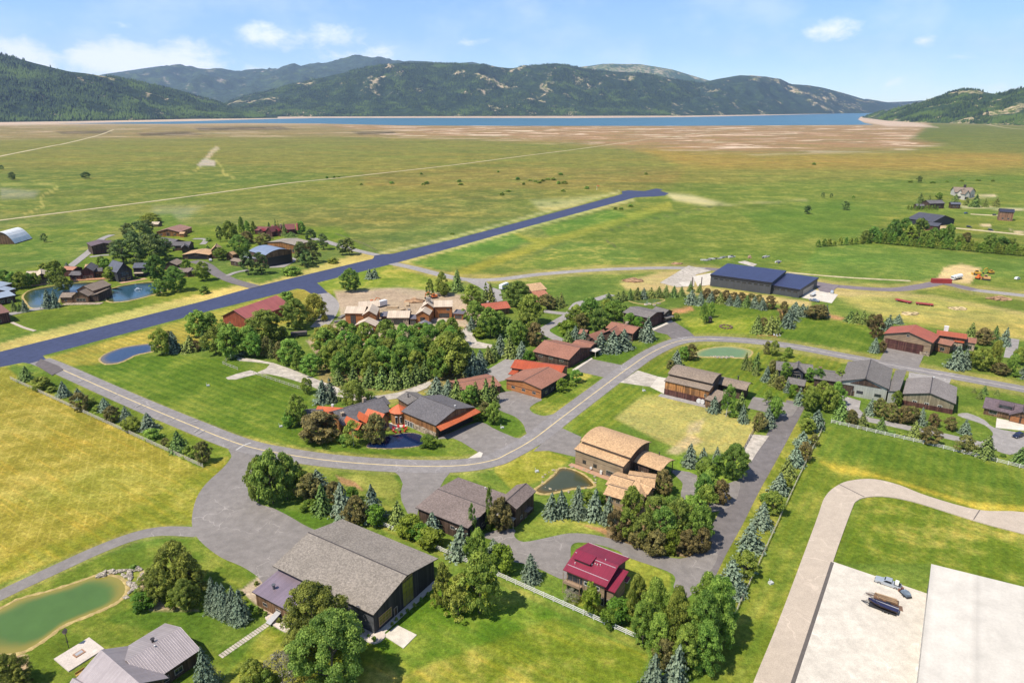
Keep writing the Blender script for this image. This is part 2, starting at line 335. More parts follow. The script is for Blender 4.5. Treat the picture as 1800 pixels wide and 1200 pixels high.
# far right homesteads
for q in ([(1697, 345), (1750, 343), (1755, 347), (1700, 348)], [(1672, 359), (1800, 368), (1800, 371), (1690, 364)], [(1640, 395), (1660, 396), (1668, 402), (1650, 402)], [(1602, 404), (1615, 405), (1612, 415), (1600, 412)], [(1776, 404), (1800, 408), (1790, 412)], [(1720, 395), (1740, 393), (1742, 400)]):
    paint(q, (.48, .38, .24), 2.5, gr=.3)
for P_, wm_, k_ in (([(70, 634), (110, 650), (225, 701), (330, 745), (420, 780), (495, 797), (595, 811), (720, 819), (810, 818), (865, 809), (892, 797.5), (937, 772), (990, 732), (1050, 687), (1100, 650), (1145, 620), (1192, 600), (1242, 595.5), (1315, 599), (1388, 608), (1475, 624), (1580, 644), (1685, 663), (1800, 684), (1950, 712)], 11.5, .5), ([(1400, 706), (1393, 720), (1352, 792), (1314, 856), (1285, 910), (1250, 970), (1215, 1040)], 10, .6), ([(-90, 1095), (0, 1046), (100, 999), (175, 965), (237, 942), (287, 933), (350, 935)], 6.5, .45), ([(690, 463), (775, 483), (817, 491), (875, 491), (950, 482), (1050, 474.5), (1150, 471), (1215, 471.5), (1330, 482), (1475, 503.5), (1567, 509), (1652, 497.5), (1713, 509.5), (1900, 531)], 12, .6)):
    for a_, b_ in zip(P_, P_[1:]): pline([a_, b_], wm_ / mpp((a_[0] + b_[0]) / 2, (a_[1] + b_[1]) / 2) * (.75 if abs(b_[0] - a_[0]) < 80 and abs(b_[1] - a_[1]) > abs(b_[0] - a_[0]) else .55), (.30, .25, .08), 3, k_, gr=.35)
V3 = np.stack([GX, GY, np.zeros_like(GX)], -1).reshape(-1, 3)
ii = np.arange(nr * nc).reshape(nr, nc)
FQ = np.stack([ii[:-1, :-1], ii[1:, :-1], ii[1:, 1:], ii[:-1, 1:]], -1).reshape(-1, 4)
def wdir(a, b):                    # unit normal, on the ground, of the line through two picture points
    d = (G(*b) - G(*a)); d.z = 0; d.normalize(); return (-d.y, d.x, 0.0)
DA = wdir((110, 649), (420, 780)); DB = wdir((17, 780), (55, 700)); DC = wdir((1135, 655), (1180, 622))
def f_ground(b):
    p = pos_co(b)
    col = b.n('ShaderNodeAttribute', attribute_name='Col').outputs['Color']
    s1 = b.n('ShaderNodeSeparateColor', {0: b.n('ShaderNodeAttribute', attribute_name='Aux').outputs['Color']})
    mud = b.n('ShaderNodeAttribute', attribute_name='Mud').outputs['Fac']
    s2 = b.n('ShaderNodeSeparateColor', {0: b.n('ShaderNodeAttribute', attribute_name='Aux2').outputs['Color']})
    n0 = b.noise(p, .006, 4, .6); n1 = b.noise(p, .035, 5, .62, .4); n2 = b.noise(p, .16, 4, .65); n3 = b.noise(p, .9, 3, .65); n4 = b.noise(p, 3.5, 2, .6)
    # straw patches
    f = b.m('ADD', b.m('MULTIPLY', n1, .6), b.m('MULTIPLY', n2, .4)); f = b.ramp(f, .44, .66)
    f = b.m('MULTIPLY', f, s1.outputs[0])
    cc = b.mix(b.m('MULTIPLY', f, .75), col, (.36, .275, .070))
    g = b.m('MULTIPLY', b.ramp(b.noise(p, .022, 4, .6), .5, .72), s1.outputs[0])
    cc = b.mix(b.m('MULTIPLY', g, .5), cc, (.10, .16, .02))
    # mowing
    def stripes(d, per, sharp):
        u = b.m('ADD', b.dot(p, d), b.m('MULTIPLY', n2, .55)); q = b.m('FRACT', b.m('DIVIDE', u, per))
        return b.ramp(b.m('ABSOLUTE', b.m('SUBTRACT', q, .5)), *sharp)
    sa = b.m('MULTIPLY', stripes(DA, 3.4, (.1, .4)), s1.outputs[1]); sc = b.m('MULTIPLY', stripes(DC, 3.2, (.1, .4)), s2.outputs[0])
    cc = b.mix(b.m('MULTIPLY', sa, .62), cc, b.n('ShaderNodeVectorMath', {0: cc, 1: (1.5, 1.28, 1.1)}, operation='MULTIPLY').outputs[0])
    cc = b.mix(b.m('MULTIPLY', sc, .62), cc, b.n('ShaderNodeVectorMath', {0: cc, 1: (1.55, 1.25, 1.1)}, operation='MULTIPLY').outputs[0])
    c1 = b.m('MAXIMUM', stripes(DB, 2.7, (.38, .48)), b.m('MULTIPLY', stripes(DA, 2.9, (.38, .49)), .6))
    c1 = b.m('MULTIPLY', b.m('MULTIPLY', c1, b.ramp(n2, .3, .6)), s1.outputs[2])
    cc = b.mix(b.m('MULTIPLY', c1, .34), cc, (.46, .36, .085))
    # bare mud flats: sandy bars and damp brown
    pv = b.vmul(p, (.42, .8, 1)); mn = b.noise(pv, .0085, 6, .66, .6)
    cc = b.mix(b.m('MULTIPLY', b.ramp(mn, .535, .60), b.m('MULTIPLY', mud, 1.0)), cc, (.54, .40, .28))
    cc = b.mix(b.m('MULTIPLY', b.ramp(mn, .47, .38), b.m('MULTIPLY', mud, .6)), cc, (.22, .17, .05))
    # long damp and dry bands of the plain
    bn = b.noise(b.vmul(p, (.35, 1, 1)), .011, 5, .6, .5)
    cc = b.mix(b.m('MULTIPLY', b.ramp(bn, .50, .62), .42), cc, b.n('ShaderNodeVectorMath', {0: cc, 1: (.62, .88, .7)}, operation='MULTIPLY').outputs[0])
    cc = b.mix(b.m('MULTIPLY', b.ramp(bn, .47, .36), .35), cc, b.n('ShaderNodeVectorMath', {0: cc, 1: (1.4, 1.12, 1.0)}, operation='MULTIPLY').outputs[0])
    # swathes left by the mower
    al = (-DA[1], DA[0], 0.0); sv = b.n('ShaderNodeCombineXYZ', {0: b.dot(p, DA), 1: b.m('MULTIPLY', b.dot(p, al), .07), 2: 0.0}).outputs[0]
    sw = b.noise(sv, .55, 4, .65); cc = b.mix(b.m('MULTIPLY', b.ramp(sw, .50, .68), b.m('MULTIPLY', s1.outputs[0], .5)), cc, b.n('ShaderNodeVectorMath', {0: cc, 1: (1.75, 1.35, 1.2)}, operation='MULTIPLY').outputs[0])
    cc = b.mix(b.m('MULTIPLY', b.ramp(sw, .46, .30), b.m('MULTIPLY', s1.outputs[0], .4)), cc, b.n('ShaderNodeVectorMath', {0: cc, 1: (.6, .82, .7)}, operation='MULTIPLY').outputs[0])
    # grain
    cc = b.vary(b.vary(b.vary(b.vary(cc, n0, .85, 1.15), n1, .78, 1.22), n2, .76, 1.24), n3, .60, 1.4)
    cc = b.vary(cc, n4, .68, 1.32)
    gv = b.ramp(b.noise(p, 1.3, 3, .7), .5, .7)
    cc = b.mix(b.m('MULTIPLY', gv, b.m('MULTIPLY', s2.outputs[1], .55)), cc, (.50, .42, .32))
    out(b, cc, .95, 0, .08, b.m('ADD', n3, b.m('MULTIPLY', n4, .6)), .12, .55)
gm = np_mesh('ground', V3, FQ, [mat('meadow_ground', f_ground)], [('Col', 'FLOAT_COLOR', np.concatenate([C, np.ones(C.shape[:2] + (1,))], -1)),
    ('Aux', 'FLOAT_COLOR', np.concatenate([AUX[..., :3], np.ones(C.shape[:2] + (1,))], -1)), ('Mud', 'FLOAT', AUX[..., 3]), ('Aux2', 'FLOAT_COLOR', AUX2)])
go = bpy.data.objects.new('ground', gm); COL.objects.link(go); tag(go, kind='structure')
# ------------------------------------------------------------------ paving
def M_asphalt(c, crack=.5, patch=.2):
    def f(b):
        p = pos_co(b)
        n1 = b.noise(p, .05, 4, .6); n2 = b.noise(p, .4, 4, .7); n3 = b.noise(p, 5, 2)
        cc = b.vary(b.vary(b.vary(c, n1, 1 - patch * .5, 1 + patch * .5), n2, 1 - patch, 1 + patch), n3, .85, 1.15)
        ed = b.n('ShaderNodeTexVoronoi', {'Vector': b.n('ShaderNodeVectorMath', {0: p, 1: b.vmul(b.noise(p, .3, 2, out='Color'), (5, 5, 0))}, operation='ADD').outputs[0], 'Scale': .1}, feature='DISTANCE_TO_EDGE').outputs['Distance']
        ck = b.m('MULTIPLY', b.ramp(ed, .012, .004), b.ramp(n1, .45, .6))
        cc = b.mix(b.m('MULTIPLY', ck, crack), cc, tuple(min(1, x * 2.0) for x in c))
        st = b.ramp(b.noise(p, .14, 3, .7), .62, .72)
        cc = b.mix(b.m('MULTIPLY', st, .3), cc, tuple(x * 1.6 for x in c))
        out(b, cc, .85, 0, .2, n3, .02, .3)
    return mat(('asphalt', c), f)
A_RUN = M_asphalt((.046, .056, .108), .12, .2); A_ROAD = M_asphalt((.198, .176, .160)); A_DARK = M_asphalt((.150, .132, .126))
A_LIGHT = M_asphalt((.27, .245, .225)); A_CONC = M_asphalt((.42, .345, .27), .25, .1); A_WHITE = M_asphalt((.52, .465, .39), .25, .17); A_GRAV = M_asphalt((.40, .35, .29), .2, .4); A_NEW = M_asphalt((.175, .145, .15), 0, .2)
A_TRACK = M_asphalt((.44, .36, .21), 0, .35)
ZL = [0.012]
def nextz(): ZL[0] += .004; return ZL[0]
def sheet(name, pts, m, z=None, thick=None, kind='structure'):     # flat outlined surface, px points
    z = nextz() if z is None else z
    W = [G(px, py) for px, py in pts]; ar = sum(a.x * b.y - b.x * a.y for a, b in zip(W, W[1:] + W[:1]))
    if ar < 0: W.reverse()
    bm = bmesh.new(); vs = [bm.verts.new((p.x, p.y, z)) for p in W]; f = bm.faces.new(vs)
    sk = []
    for a, b in zip(vs, vs[1:] + vs[:1]): sk.append((a, b))
    lo = {v: bm.verts.new((v.co.x, v.co.y, -.03)) for v in vs}
    for a, b in sk: bm.faces.new((a, lo[a], lo[b], b))
    f.normal_update(); bmesh.ops.triangulate(bm, faces=[f], ngon_method='EAR_CLIP')
    me = bpy.data.meshes.new(name); bm.to_mesh(me); bm.free(); me.materials.append(m)
    o = bpy.data.objects.new(name, me); COL.objects.link(o); return tag(o, kind=kind)
def strip(name, pts, w, m, z=None, n=8, jit=0.0, w2=None):    # a road of width w metres along px points
    z = nextz() if z is None else z
    P = smooth_poly([(G(*p).x, G(*p).y) for p in pts], n, False); k = len(P)
    L, Rr = [], []
    for i, p in enumerate(P):
        a, b = P[max(0, i - 1)], P[min(k - 1, i + 1)]; d = Vector((b[0] - a[0], b[1] - a[1])).normalized()
        ww = (w if w2 is None else w + (w2 - w) * i / (k - 1)) / 2 * (1 + jit * math.sin(i * 1.7) * .5)
        L.append((p[0] - d.y * ww, p[1] + d.x * ww)); Rr.append((p[0] + d.y * ww, p[1] - d.x * ww))
    vs = [(x, y, z) for x, y in L] + [(x, y, z) for x, y in Rr] + [(x, y, -.03) for x, y in L] + [(x, y, -.03) for x, y in Rr]
    fs = []
    for i in range(k - 1):
        fs += [(i, k + i, k + i + 1, i + 1), (2 * k + i, i, i + 1, 2 * k + i + 1), (k + i, 3 * k + i, 3 * k + i + 1, k + i + 1)]
    return tag(mesh_obj(name, vs, fs, m), kind='structure')
sheet('runway', [(-420, 725), (0, 618), (350, 531), (430, 509), (457, 502), (655, 455), (658, 451), (652, 446), (667, 447), (690, 446), (800, 420), (933, 385), (1080, 345), (1094, 341), (1093, 336), (1105, 334.5), (1133, 336), (1153, 331.5), (1166, 333), (1160, 335.5), (1176, 340), (1168, 344), (1150, 345.5), (1117, 347), (933, 397), (800, 434), (685, 465), (557, 497), (566, 505), (577, 515), (568, 519), (555, 519), (545, 515), (535, 509), (522, 507), (490, 516), (365, 547), (75, 625), (84, 634), (105, 645), (82, 651), (60, 640), (40, 637), (0, 645), (-420, 757)], A_RUN)
strip('road', [(565, 516), (580, 530), (582, 542), (574, 558), (560, 575)], 9, A_LIGHT)
strip('road', [(690, 463), (728, 471), (775, 483), (817, 491), (875, 491), (950, 482), (1050, 474.5), (1150, 471), (1215, 471.5), (1262, 474), (1330, 482), (1425, 496), (1475, 503.5), (1567, 509), (1622, 502.5), (1652, 497.5), (1680, 502), (1713, 509.5), (1800, 519.5), (1900, 531)], 8.5, A_LIGHT)
strip('road', [(1240, 472.5), (1262, 474), (1330, 482), (1425, 496), (1475, 503.5), (1567, 509), (1622, 502.5), (1652, 497.5), (1680, 502), (1713, 509.5)], 9.0, A_NEW)
sheet('road', [(815, 492), (850, 491), (865, 505), (880, 510), (884, 528), (868, 532), (858, 515), (840, 503)], A_LIGHT)
MAINR = [(70, 634), (110, 650), (225, 701), (330, 745), (420, 780), (495, 797), (595, 811), (720, 819), (810, 818), (865, 809), (892, 797.5), (937, 772), (990, 732), (1050, 687), (1100, 650), (1145, 620), (1192, 600), (1242, 595.5), (1315, 599), (1388, 608), (1475, 624), (1580, 644), (1685, 663), (1800, 684), (1950, 712)]
strip('forecourt', [(337, 934), (345, 936)], 4, A_ROAD)
sheet('forecourt', smooth_poly([(405, 788), (407, 802), (392, 822), (362, 850), (345, 876), (338, 905), (338, 925), (345, 942), (362, 960), (390, 980), (425, 995), (453, 1013), (480, 1035), (560, 990), (600, 940), (575, 938), (540, 925), (507, 906), (478, 892), (455, 885), (439, 868), (435, 855), (441, 838), (450, 818), (470, 800)], 3), A_ROAD)
strip('driveway', [(-200, 1160), (-90, 1095), (0, 1046), (100, 999), (175, 965), (237, 942), (287, 933), (350, 935)], 4.4, A_ROAD)
strip('road', [(1400, 706), (1393, 720), (1352, 792), (1314, 856), (1285, 910), (1250, 970), (1215, 1040)], 7.2, A_DARK)
sheet('driveway', smooth_poly([(848, 942), (867, 933), (890, 929), (906, 931), (904, 942), (920, 952), (960, 945), (1000, 937), (1040, 939), (1080, 948), (1108, 957), (1180, 980), (1215, 977), (1240, 960), (1262, 975), (1243, 1012), (1207, 1052), (1190, 1040), (1184, 1030), (1187, 1016), (1172, 1003), (1103, 979), (1087, 968), (1049, 956), (1015, 953), (1004, 960), (1003, 975), (1000, 1010), (990, 1018), (970, 1010), (947, 999), (918, 990), (899, 985), (888, 972), (875, 953)], 3), A_ROAD)
sheet('apron', [(690, 826), (790, 824), (790, 832), (782, 841), (760, 880), (735, 897), (732, 910), (717, 903), (706, 880), (704, 866), (708, 850), (702, 836)], A_ROAD)
sheet('apron', smooth_poly([(766, 772), (800, 757), (842, 741), (866, 752), (905, 769), (932, 774), (890, 802), (846, 808), (843, 797), (825, 785), (797, 770)], 2), A_ROAD)
sheet('apron', smooth_poly([(872, 706), (880, 690), (915, 688), (952, 701), (942, 708), (931, 717), (938, 726), (957, 731), (978, 729), (940, 768), (926, 762), (920, 746), (905, 732), (877, 720)], 3), A_ROAD)
sheet('apron', [(1007, 651), (1040, 631), (1095, 642), (1066, 664)], A_ROAD)
sheet('apron', [(837, 662), (890, 630), (912, 634), (915, 648), (888, 668), (860, 675)], A_LIGHT)
sheet('apron', smooth_poly([(1146, 580), (1180, 566), (1192, 570), (1222, 592), (1195, 600), (1183, 598), (1173, 588)], 2), A_DARK)
sheet('apron', [(1090, 672), (1121, 651), (1157, 662), (1144, 680)], A_GRAV)
sheet('apron', [(985, 751), (1022, 768), (1012, 803), (1000, 800), (965, 792), (938, 793), (960, 772)], A_ROAD)
sheet('apron', [(1314, 717), (1324, 697), (1406, 712), (1392, 732), (1368, 732), (1340, 723)], A_ROAD)
sheet('driveway', smooth_poly([(1180, 826), (1225, 835), (1223, 868), (1245, 888), (1262, 860), (1300, 845), (1290, 885), (1250, 900), (1215, 885), (1197, 872), (1200, 850), (1190, 838)], 3), A_ROAD)
sheet('gravel_pad', [(1318, 763), (1352, 766), (1330, 796), (1321, 811), (1306, 792)], A_GRAV)
strip('road', MAINR, 8.4, M_asphalt((.215, .195, .185)))
strip('road_line', MAINR[1:19], .34, M_plain((.62, .47, .22), .8, 0, .2, .2, .3))
strip('road_line', [(1242, 595.5), (1315, 599), (1388, 608), (1475, 624), (1580, 644), (1685, 663), (1800, 684)], .5, M_plain((.42, .37, .33), .8, 0, .2, .3, .2))
for q in ([(441, 778), (428, 783), (415, 791)],): strip('road_line', q, .45, M_plain((.45, .43, .4), .8, 0, .2))
strip('driveway', [(1499, 718), (1520, 735), (1560, 744), (1610, 755), (1665, 767), (1725, 781)], 4.4, A_LIGHT)
sheet('driveway', smooth_poly([(1683, 730), (1700, 726), (1730, 738), (1748, 752), (1800, 762), (1830, 770), (1800, 790), (1775, 799), (1740, 788), (1712, 783), (1745, 766), (1735, 750), (1718, 742)], 3), A_LIGHT)
sheet('apron', [(1478, 694), (1513, 705), (1508, 730), (1490, 727)], A_LIGHT)
sheet('apron', [(1559, 611), (1624, 624), (1614, 647), (1545, 634)], A_ROAD)
sheet('apron', [(1598, 654), (1672, 666), (1668, 676), (1596, 668)], A_LIGHT)
sheet('driveway', [(1772, 594), (1792, 597), (1786, 630), (1764, 628)], A_LIGHT)
strip('driveway', [(1075, 518), (1042, 528), (1016, 534), (1001, 552), (975, 568), (957, 580), (968, 590), (990, 600)], 5.5, A_LIGHT)
strip('driveway', [(1001, 552), (970, 549), (950, 545)], 5, A_LIGHT)
sheet('driveway', smooth_poly([(397, 664), (440, 651), (452, 655), (475, 640), (420, 634), (425, 629), (480, 638), (540, 660), (600, 684), (640, 696), (700, 690), (755, 670), (750, 682), (700, 700), (640, 706), (590, 696), (540, 676), (490, 661), (455, 657), (415, 667)], 2), A_GRAV)
sheet('driveway', smooth_poly([(800, 612), (820, 570), (832, 585), (838, 600), (865, 606), (862, 612), (835, 612)], 2), A_GRAV)
sheet('gravel_yard', [(1210, 467), (1250, 476), (1223, 483), (1220, 503), (1190, 505), (1160, 497)], A_GRAV)
for q in ([(1218, 486), (1250, 480), (1248, 501), (1226, 503)], [(1192, 496), (1214, 495), (1219, 502.5), (1200, 503)], [(1425, 508), (1473, 518), (1462, 533), (1408, 523)], [(1143, 680), (1157, 662.5), (1171, 665), (1169, 693), (1163, 690)], [(1146, 577.5), (1180, 563), (1183, 565.5), (1149, 581)], [(1006, 650), (1039, 629), (1042, 630.5), (1009, 653)],
          [(674.6, 1117.3), (698.6, 1099), (732.7, 1116), (709.2, 1139.4)], [(1752, 735), (1800, 745), (1800, 757), (1750, 752)], [(823, 806), (843, 794), (849, 797), (846, 804)]):
    sheet('concrete_pad', q, A_WHITE)
sheet('gravel_pad', [(1297, 461), (1309, 458.5), (1331, 465), (1324, 469)], A_GRAV)
sheet('road', [(1428, 494), (1476, 502), (1462, 513), (1455, 515), (1441, 512)], A_NEW)
strip('track', [(-80, 398), (0, 387.5), (100, 375), (300, 350), (500, 323), (600, 312.5), (800, 290), (900, 277), (1033, 260), (1133, 245.5), (1200, 238), (1290, 226), (1345, 219)], 6, A_TRACK, jit=.25)
strip('track', [(-40, 284), (0, 275), (90, 257), (117, 252), (173, 238), (200, 228)], 9, A_TRACK, jit=.4)
strip('track', [(1677, 401), (1720, 405), (1800, 413)], 7, A_TRACK); strip('track', [(1706, 376.5), (1730, 378), (1758, 379)], 7, A_TRACK)
strip('track', [(1712, 214), (1745, 221), (1780, 226), (1830, 229)], 12, A_TRACK); strip('track', [(1280, 470), (1340, 475), (1475, 487), (1600, 494)], 3, A_TRACK, jit=.4)
strip('driveway', [(197, 413), (178, 421), (160, 440), (132, 462), (122, 470)], 6, A_LIGHT); strip('driveway', [(158, 452), (180, 449), (200, 448)], 5, A_LIGHT)
strip('driveway', [(340, 459), (362, 466), (382, 481), (410, 494), (450, 505)], 8, A_DARK); strip('driveway', [(400, 485), (415, 479), (436, 475)], 4, A_LIGHT)
sheet('apron', [(476, 461), (515, 453), (524, 457), (500, 470), (474, 471)], A_LIGHT); strip('driveway', [(545, 419), (567, 423), (590, 430), (625, 440), (664, 449)], 7, A_LIGHT)
strip('driveway', [(340, 420), (362, 421), (356, 430)], 5, A_LIGHT); strip('driveway', [(-20, 560), (20, 552), (62, 544), (100, 539)], 6, A_LIGHT)
strip('path', [(21, 567), (42, 576), (62, 582)], 1.6, A_CONC)
sheet('road', [(72, 631), (104, 644), (112, 650), (92, 660), (62, 641)], M_asphalt((.120, .102, .098), 0, .2))
CRK = M_plain((.34, .315, .29), .85, 0, .15, .3, .6)
for i in range(17):
    t = (i + .3 * math.sin(i * 2.1)) / 17; a = G(128 + 290 * t, 658.5 + 121 * t); d = (G(420, 780) - G(110, 650)).normalized(); e = Vector((-d.y, d.x, 0)); s = -1 if i % 3 else 1
    mb = MB(); w0, w1 = .3, 3.2 + .5 * math.sin(i); z = ZL[0] + .004 
    p = [a + e * s * w0 - d * .12, a + e * s * w1 + d * .5, a + e * s * w1 + d * (.8 + .4 * math.cos(i)), a + e * s * w0 + d * .12]
    if s < 0: p.reverse()
    mb.add([(q.x, q.y, z) for q in p], [(3, 2, 1, 0) if s < 0 and False else (0, 1, 2, 3)])
    tag(mb.build('crack_seal', CRK), kind='structure')
# concrete farm yard, lower right
YARD = smooth_poly([(1290, 1290), (1324, 1200), (1370, 1088), (1433, 920), (1450, 874), (1475, 852), (1503, 844), (1538, 843), (1580, 853), (1632, 873), (1720, 897), (1800, 901), (1900, 925), (1900, 965), (1800, 939), (1720, 918), (1615, 885), (1562, 874), (1527, 874), (1506, 881), (1496, 899), (1464, 988), (1400, 1180), (1370, 1290)], 4)
sheet('road', YARD, A_CONC)
sheet('concrete_yard', [(1464, 988), (1629, 1044), (1700, 1068), (1700, 1290), (1362, 1290)], A_WHITE)
strip('yard_joint', [(1463, 989), (1428, 1097), (1394, 1200), (1365, 1290)], .8, M_plain((.10, .085, .075), .9))
for q, w in (([(1475, 852), (1519, 874)], .35), ([(1722, 897), (1711, 914)], .25)): strip('yard_joint', q, w, M_plain((.12, .10, .09), .9), n=2)
# ------------------------------------------------------------------ water
def M_water(deep, shal, rough=.07, algae=None):
    def f(b):
        p = pos_co(b); d = b.n('ShaderNodeAttribute', attribute_name='Deep').outputs['Fac']
        n1 = b.noise(p, .18, 4, .6); n2 = b.noise(p, 2.2, 3, .6)
        k = b.ramp(b.m('ADD', d, b.m('MULTIPLY', b.m('SUBTRACT', n1, .5), .55)), .12, .75)
        cc = b.vary(b.mix(k, shal, deep), n1, .9, 1.1)
        out(b, cc, rough, 0, .36, b.m('ADD', n2, b.m('MULTIPLY', b.noise(p, .7, 3, .6), 1.5)), .04, .3)
    return mat(('water', deep), f)
def pond(name, pts, m, rim, z, rimw=1.0, n=5, inner=.62):
    W = smooth_poly([(G(*p).x, G(*p).y) for p in pts], n); k = len(W)
    c = Vector((sum(p[0] for p in W) / k, sum(p[1] for p in W) / k))
    V = []; A = []
    rings = [(0, 0.0), (.2, .5), (.4, .85), (1 - .3, 1.0)]
    for s, a in rings:
        for p in W: V.append((p[0] + (c.x - p[0]) * s, p[1] + (c.y - p[1]) * s, z)); A.append(a)
    Fc = []
    for r_ in range(len(rings) - 1):
        for i in range(k): Fc.append((r_ * k + i, r_ * k + (i + 1) % k, (r_ + 1) * k + (i + 1) % k, (r_ + 1) * k + i))
    Fc.append(tuple((len(rings) - 1) * k + i for i in range(k)))
    o = mesh_obj(name, V, Fc, m); at = o.data.attributes.new('Deep', 'FLOAT', 'POINT'); at.data.foreach_set('value', A); tag(o, kind='structure')
    bm = bmesh.new(); bm.from_mesh(o.data); bmesh.ops.recalc_face_normals(bm, faces=bm.faces); 
    if sum(f.normal.z for f in bm.faces) < 0: bmesh.ops.reverse_faces(bm, faces=bm.faces)
    bm.to_mesh(o.data); bm.free()
    if rim:                                     # a low bank round the water
        V = []; 
        for s, h in ((0, z - .02), (.35, z + .16), (1, .02)):
            for i, p in enumerate(W):
                a, b_ = W[i - 1], W[(i + 1) % k]; d = Vector((b_[0] - a[0], b_[1] - a[1])).normalized(); nn = Vector((d.y, -d.x))
                if nn.dot(Vector(p) - c) < 0 and False: nn = -nn
                sgn = 1 if sum(W[j][0] * W[(j + 1) % k][1] - W[(j + 1) % k][0] * W[j][1] for j in range(k)) > 0 else -1
                ww = rimw * (1 + .35 * math.sin(i * 2.3) * math.cos(i * .7))
                V.append((p[0] + nn.x * sgn * ww * (s - .25), p[1] + nn.y * sgn * ww * (s - .25), h + .04 * math.sin(i * 3.1)))
        Fc = [(r_ * k + i, r_ * k + (i + 1) % k, (r_ + 1) * k + (i + 1) % k, (r_ + 1) * k + i) for r_ in range(2) for i in range(k)]
        tag(mesh_obj(name + '_bank', V, Fc, rim, smooth=True), kind='structure')
RIM = M_plain((.36, .27, .11), .9, 0, .1, .35, .7); RIMG = M_stone((.40, .32, .24)); RIMD = M_stone((.22, .17, .10))
pond('pond', [(-60, 1100), (0, 1070), (37, 1052), (87, 1039), (140, 1022), (170, 1012), (195, 1012), (214, 1019), (222, 1035), (213, 1052), (190, 1066), (160, 1079), (112, 1099), (87, 1117), (62, 1134), (37, 1146), (0, 1150), (-50, 1140)], M_water((.070, .130, .026), (.22, .185, .035), .14), RIM, .10, 1.0)
pond('pond', [(645, 785), (658, 773), (690, 765), (720, 761), (740, 765), (745, 776), (735, 784), (695, 788), (665, 788)], M_water((.004, .012, .045), (.006, .016, .05), .04), RIMD, .10, .35)
pond('pond', [(942, 861), (957, 849), (975, 834), (985, 823), (1005, 825), (1025, 834), (1040, 847), (1042, 855), (1010, 858), (990, 862), (957, 868)], M_water((.05, .058, .03), (.11, .075, .015), .1), RIM, .10, 1.0)
pond('pond', [(180, 503), (192, 508), (215, 502), (250, 497), (282, 495.5), (296, 501), (288, 512), (262, 520), (225, 529), (196, 531), (186, 525), (196, 515), (188, 510)], M_water((.03, .075, .11), (.07, .075, .02), .08), RIM, .10, 1.4)
pond('pond', [(41, 521), (52, 511), (78, 505), (125, 498), (165, 496), (183, 502), (186, 508), (160, 512), (110, 520), (100, 534), (75, 540), (55, 541), (47, 532)], M_water((.03, .07, .10), (.065, .075, .018), .08), RIM, .10, 1.2)
pond('pond', [(176, 632), (186, 622), (212, 612), (245, 606), (274, 605), (270, 617), (240, 624), (212, 637), (187, 640)], M_water((.022, .042, .090), (.125, .095, .055), .1), RIM, .10, .9)
pond('pond', [(1220, 622), (1237, 614), (1264, 609.5), (1293, 610), (1321, 617), (1312, 629), (1278, 628), (1251, 628), (1226, 627)], M_water((.125, .195, .060), (.26, .25, .06), .25), RIM, .10, .8)
pond('pond', [(1105, 528), (1120, 525), (1140, 524), (1160, 525), (1168, 528), (1152, 533), (1138, 535), (1118, 533)], M_water((.09, .13, .03), (.17, .17, .04), .2), RIM, .10, .7)
def f_lake(b):
    p = pos_co(b); n = b.noise(b.vmul(p, (.25, 1, 1)), .01, 4, .6); n2 = b.noise(p, .12, 3)
    out(b, b.vary((.034, .120, .165), n, .85, 1.15), .35, 0, .22, n2, .3, .15)
pl = [(100, 217.5), (330, 213.5), (420, 211), (480, 209.4), (560, 207.8), (800, 207.6), (1000, 208), (1200, 206.3), (1330, 203.6), (1440, 200.8), (1530, 198.2), (1570, 197.6), (1572, 198.6), (1530, 202), (1512, 206), (1508, 210), (1520, 216.6), (1535, 219.5), (1480, 220), (1200, 221.5), (900, 221.6), (700, 220.6), (560, 217.4), (430, 216.6), (300, 218)]
lk = sheet('lake', pl, mat('lake_water', f_lake), z=.6)
# ------------------------------------------------------------------ hills
def vnoise(x, y, seed=0):         # smooth value noise
    xi = np.floor(x).astype(np.int64); yi = np.floor(y).astype(np.int64); fx = x - xi; fy = y - yi
    fx = fx * fx * (3 - 2 * fx); fy = fy * fy * (3 - 2 * fy)
    def h(a, b):
        n = (a * 374761393 + b * 668265263 + seed * 69069) & 0x7fffffff; n = ((n ^ (n >> 13)) * 1274126177) & 0x7fffffff
        return ((n ^ (n >> 16)) & 0xffff) / 65535.0
    return (h(xi, yi) * (1 - fx) + h(xi + 1, yi) * fx) * (1 - fy) + (h(xi, yi + 1) * (1 - fx) + h(xi + 1, yi + 1) * fx) * fy
def fbm(x, y, o=5, seed=0, ridge=False):
    s = 0; a = .5; t = 0
    for i in range(o):
        n = vnoise(x, y, seed + i); n = 1 - np.abs(2 * n - 1) if ridge else n
        s = s + a * n; t += a; a *= .5; x = x * 2.03 + 17.1; y = y * 2.03 + 5.7
    return s / t
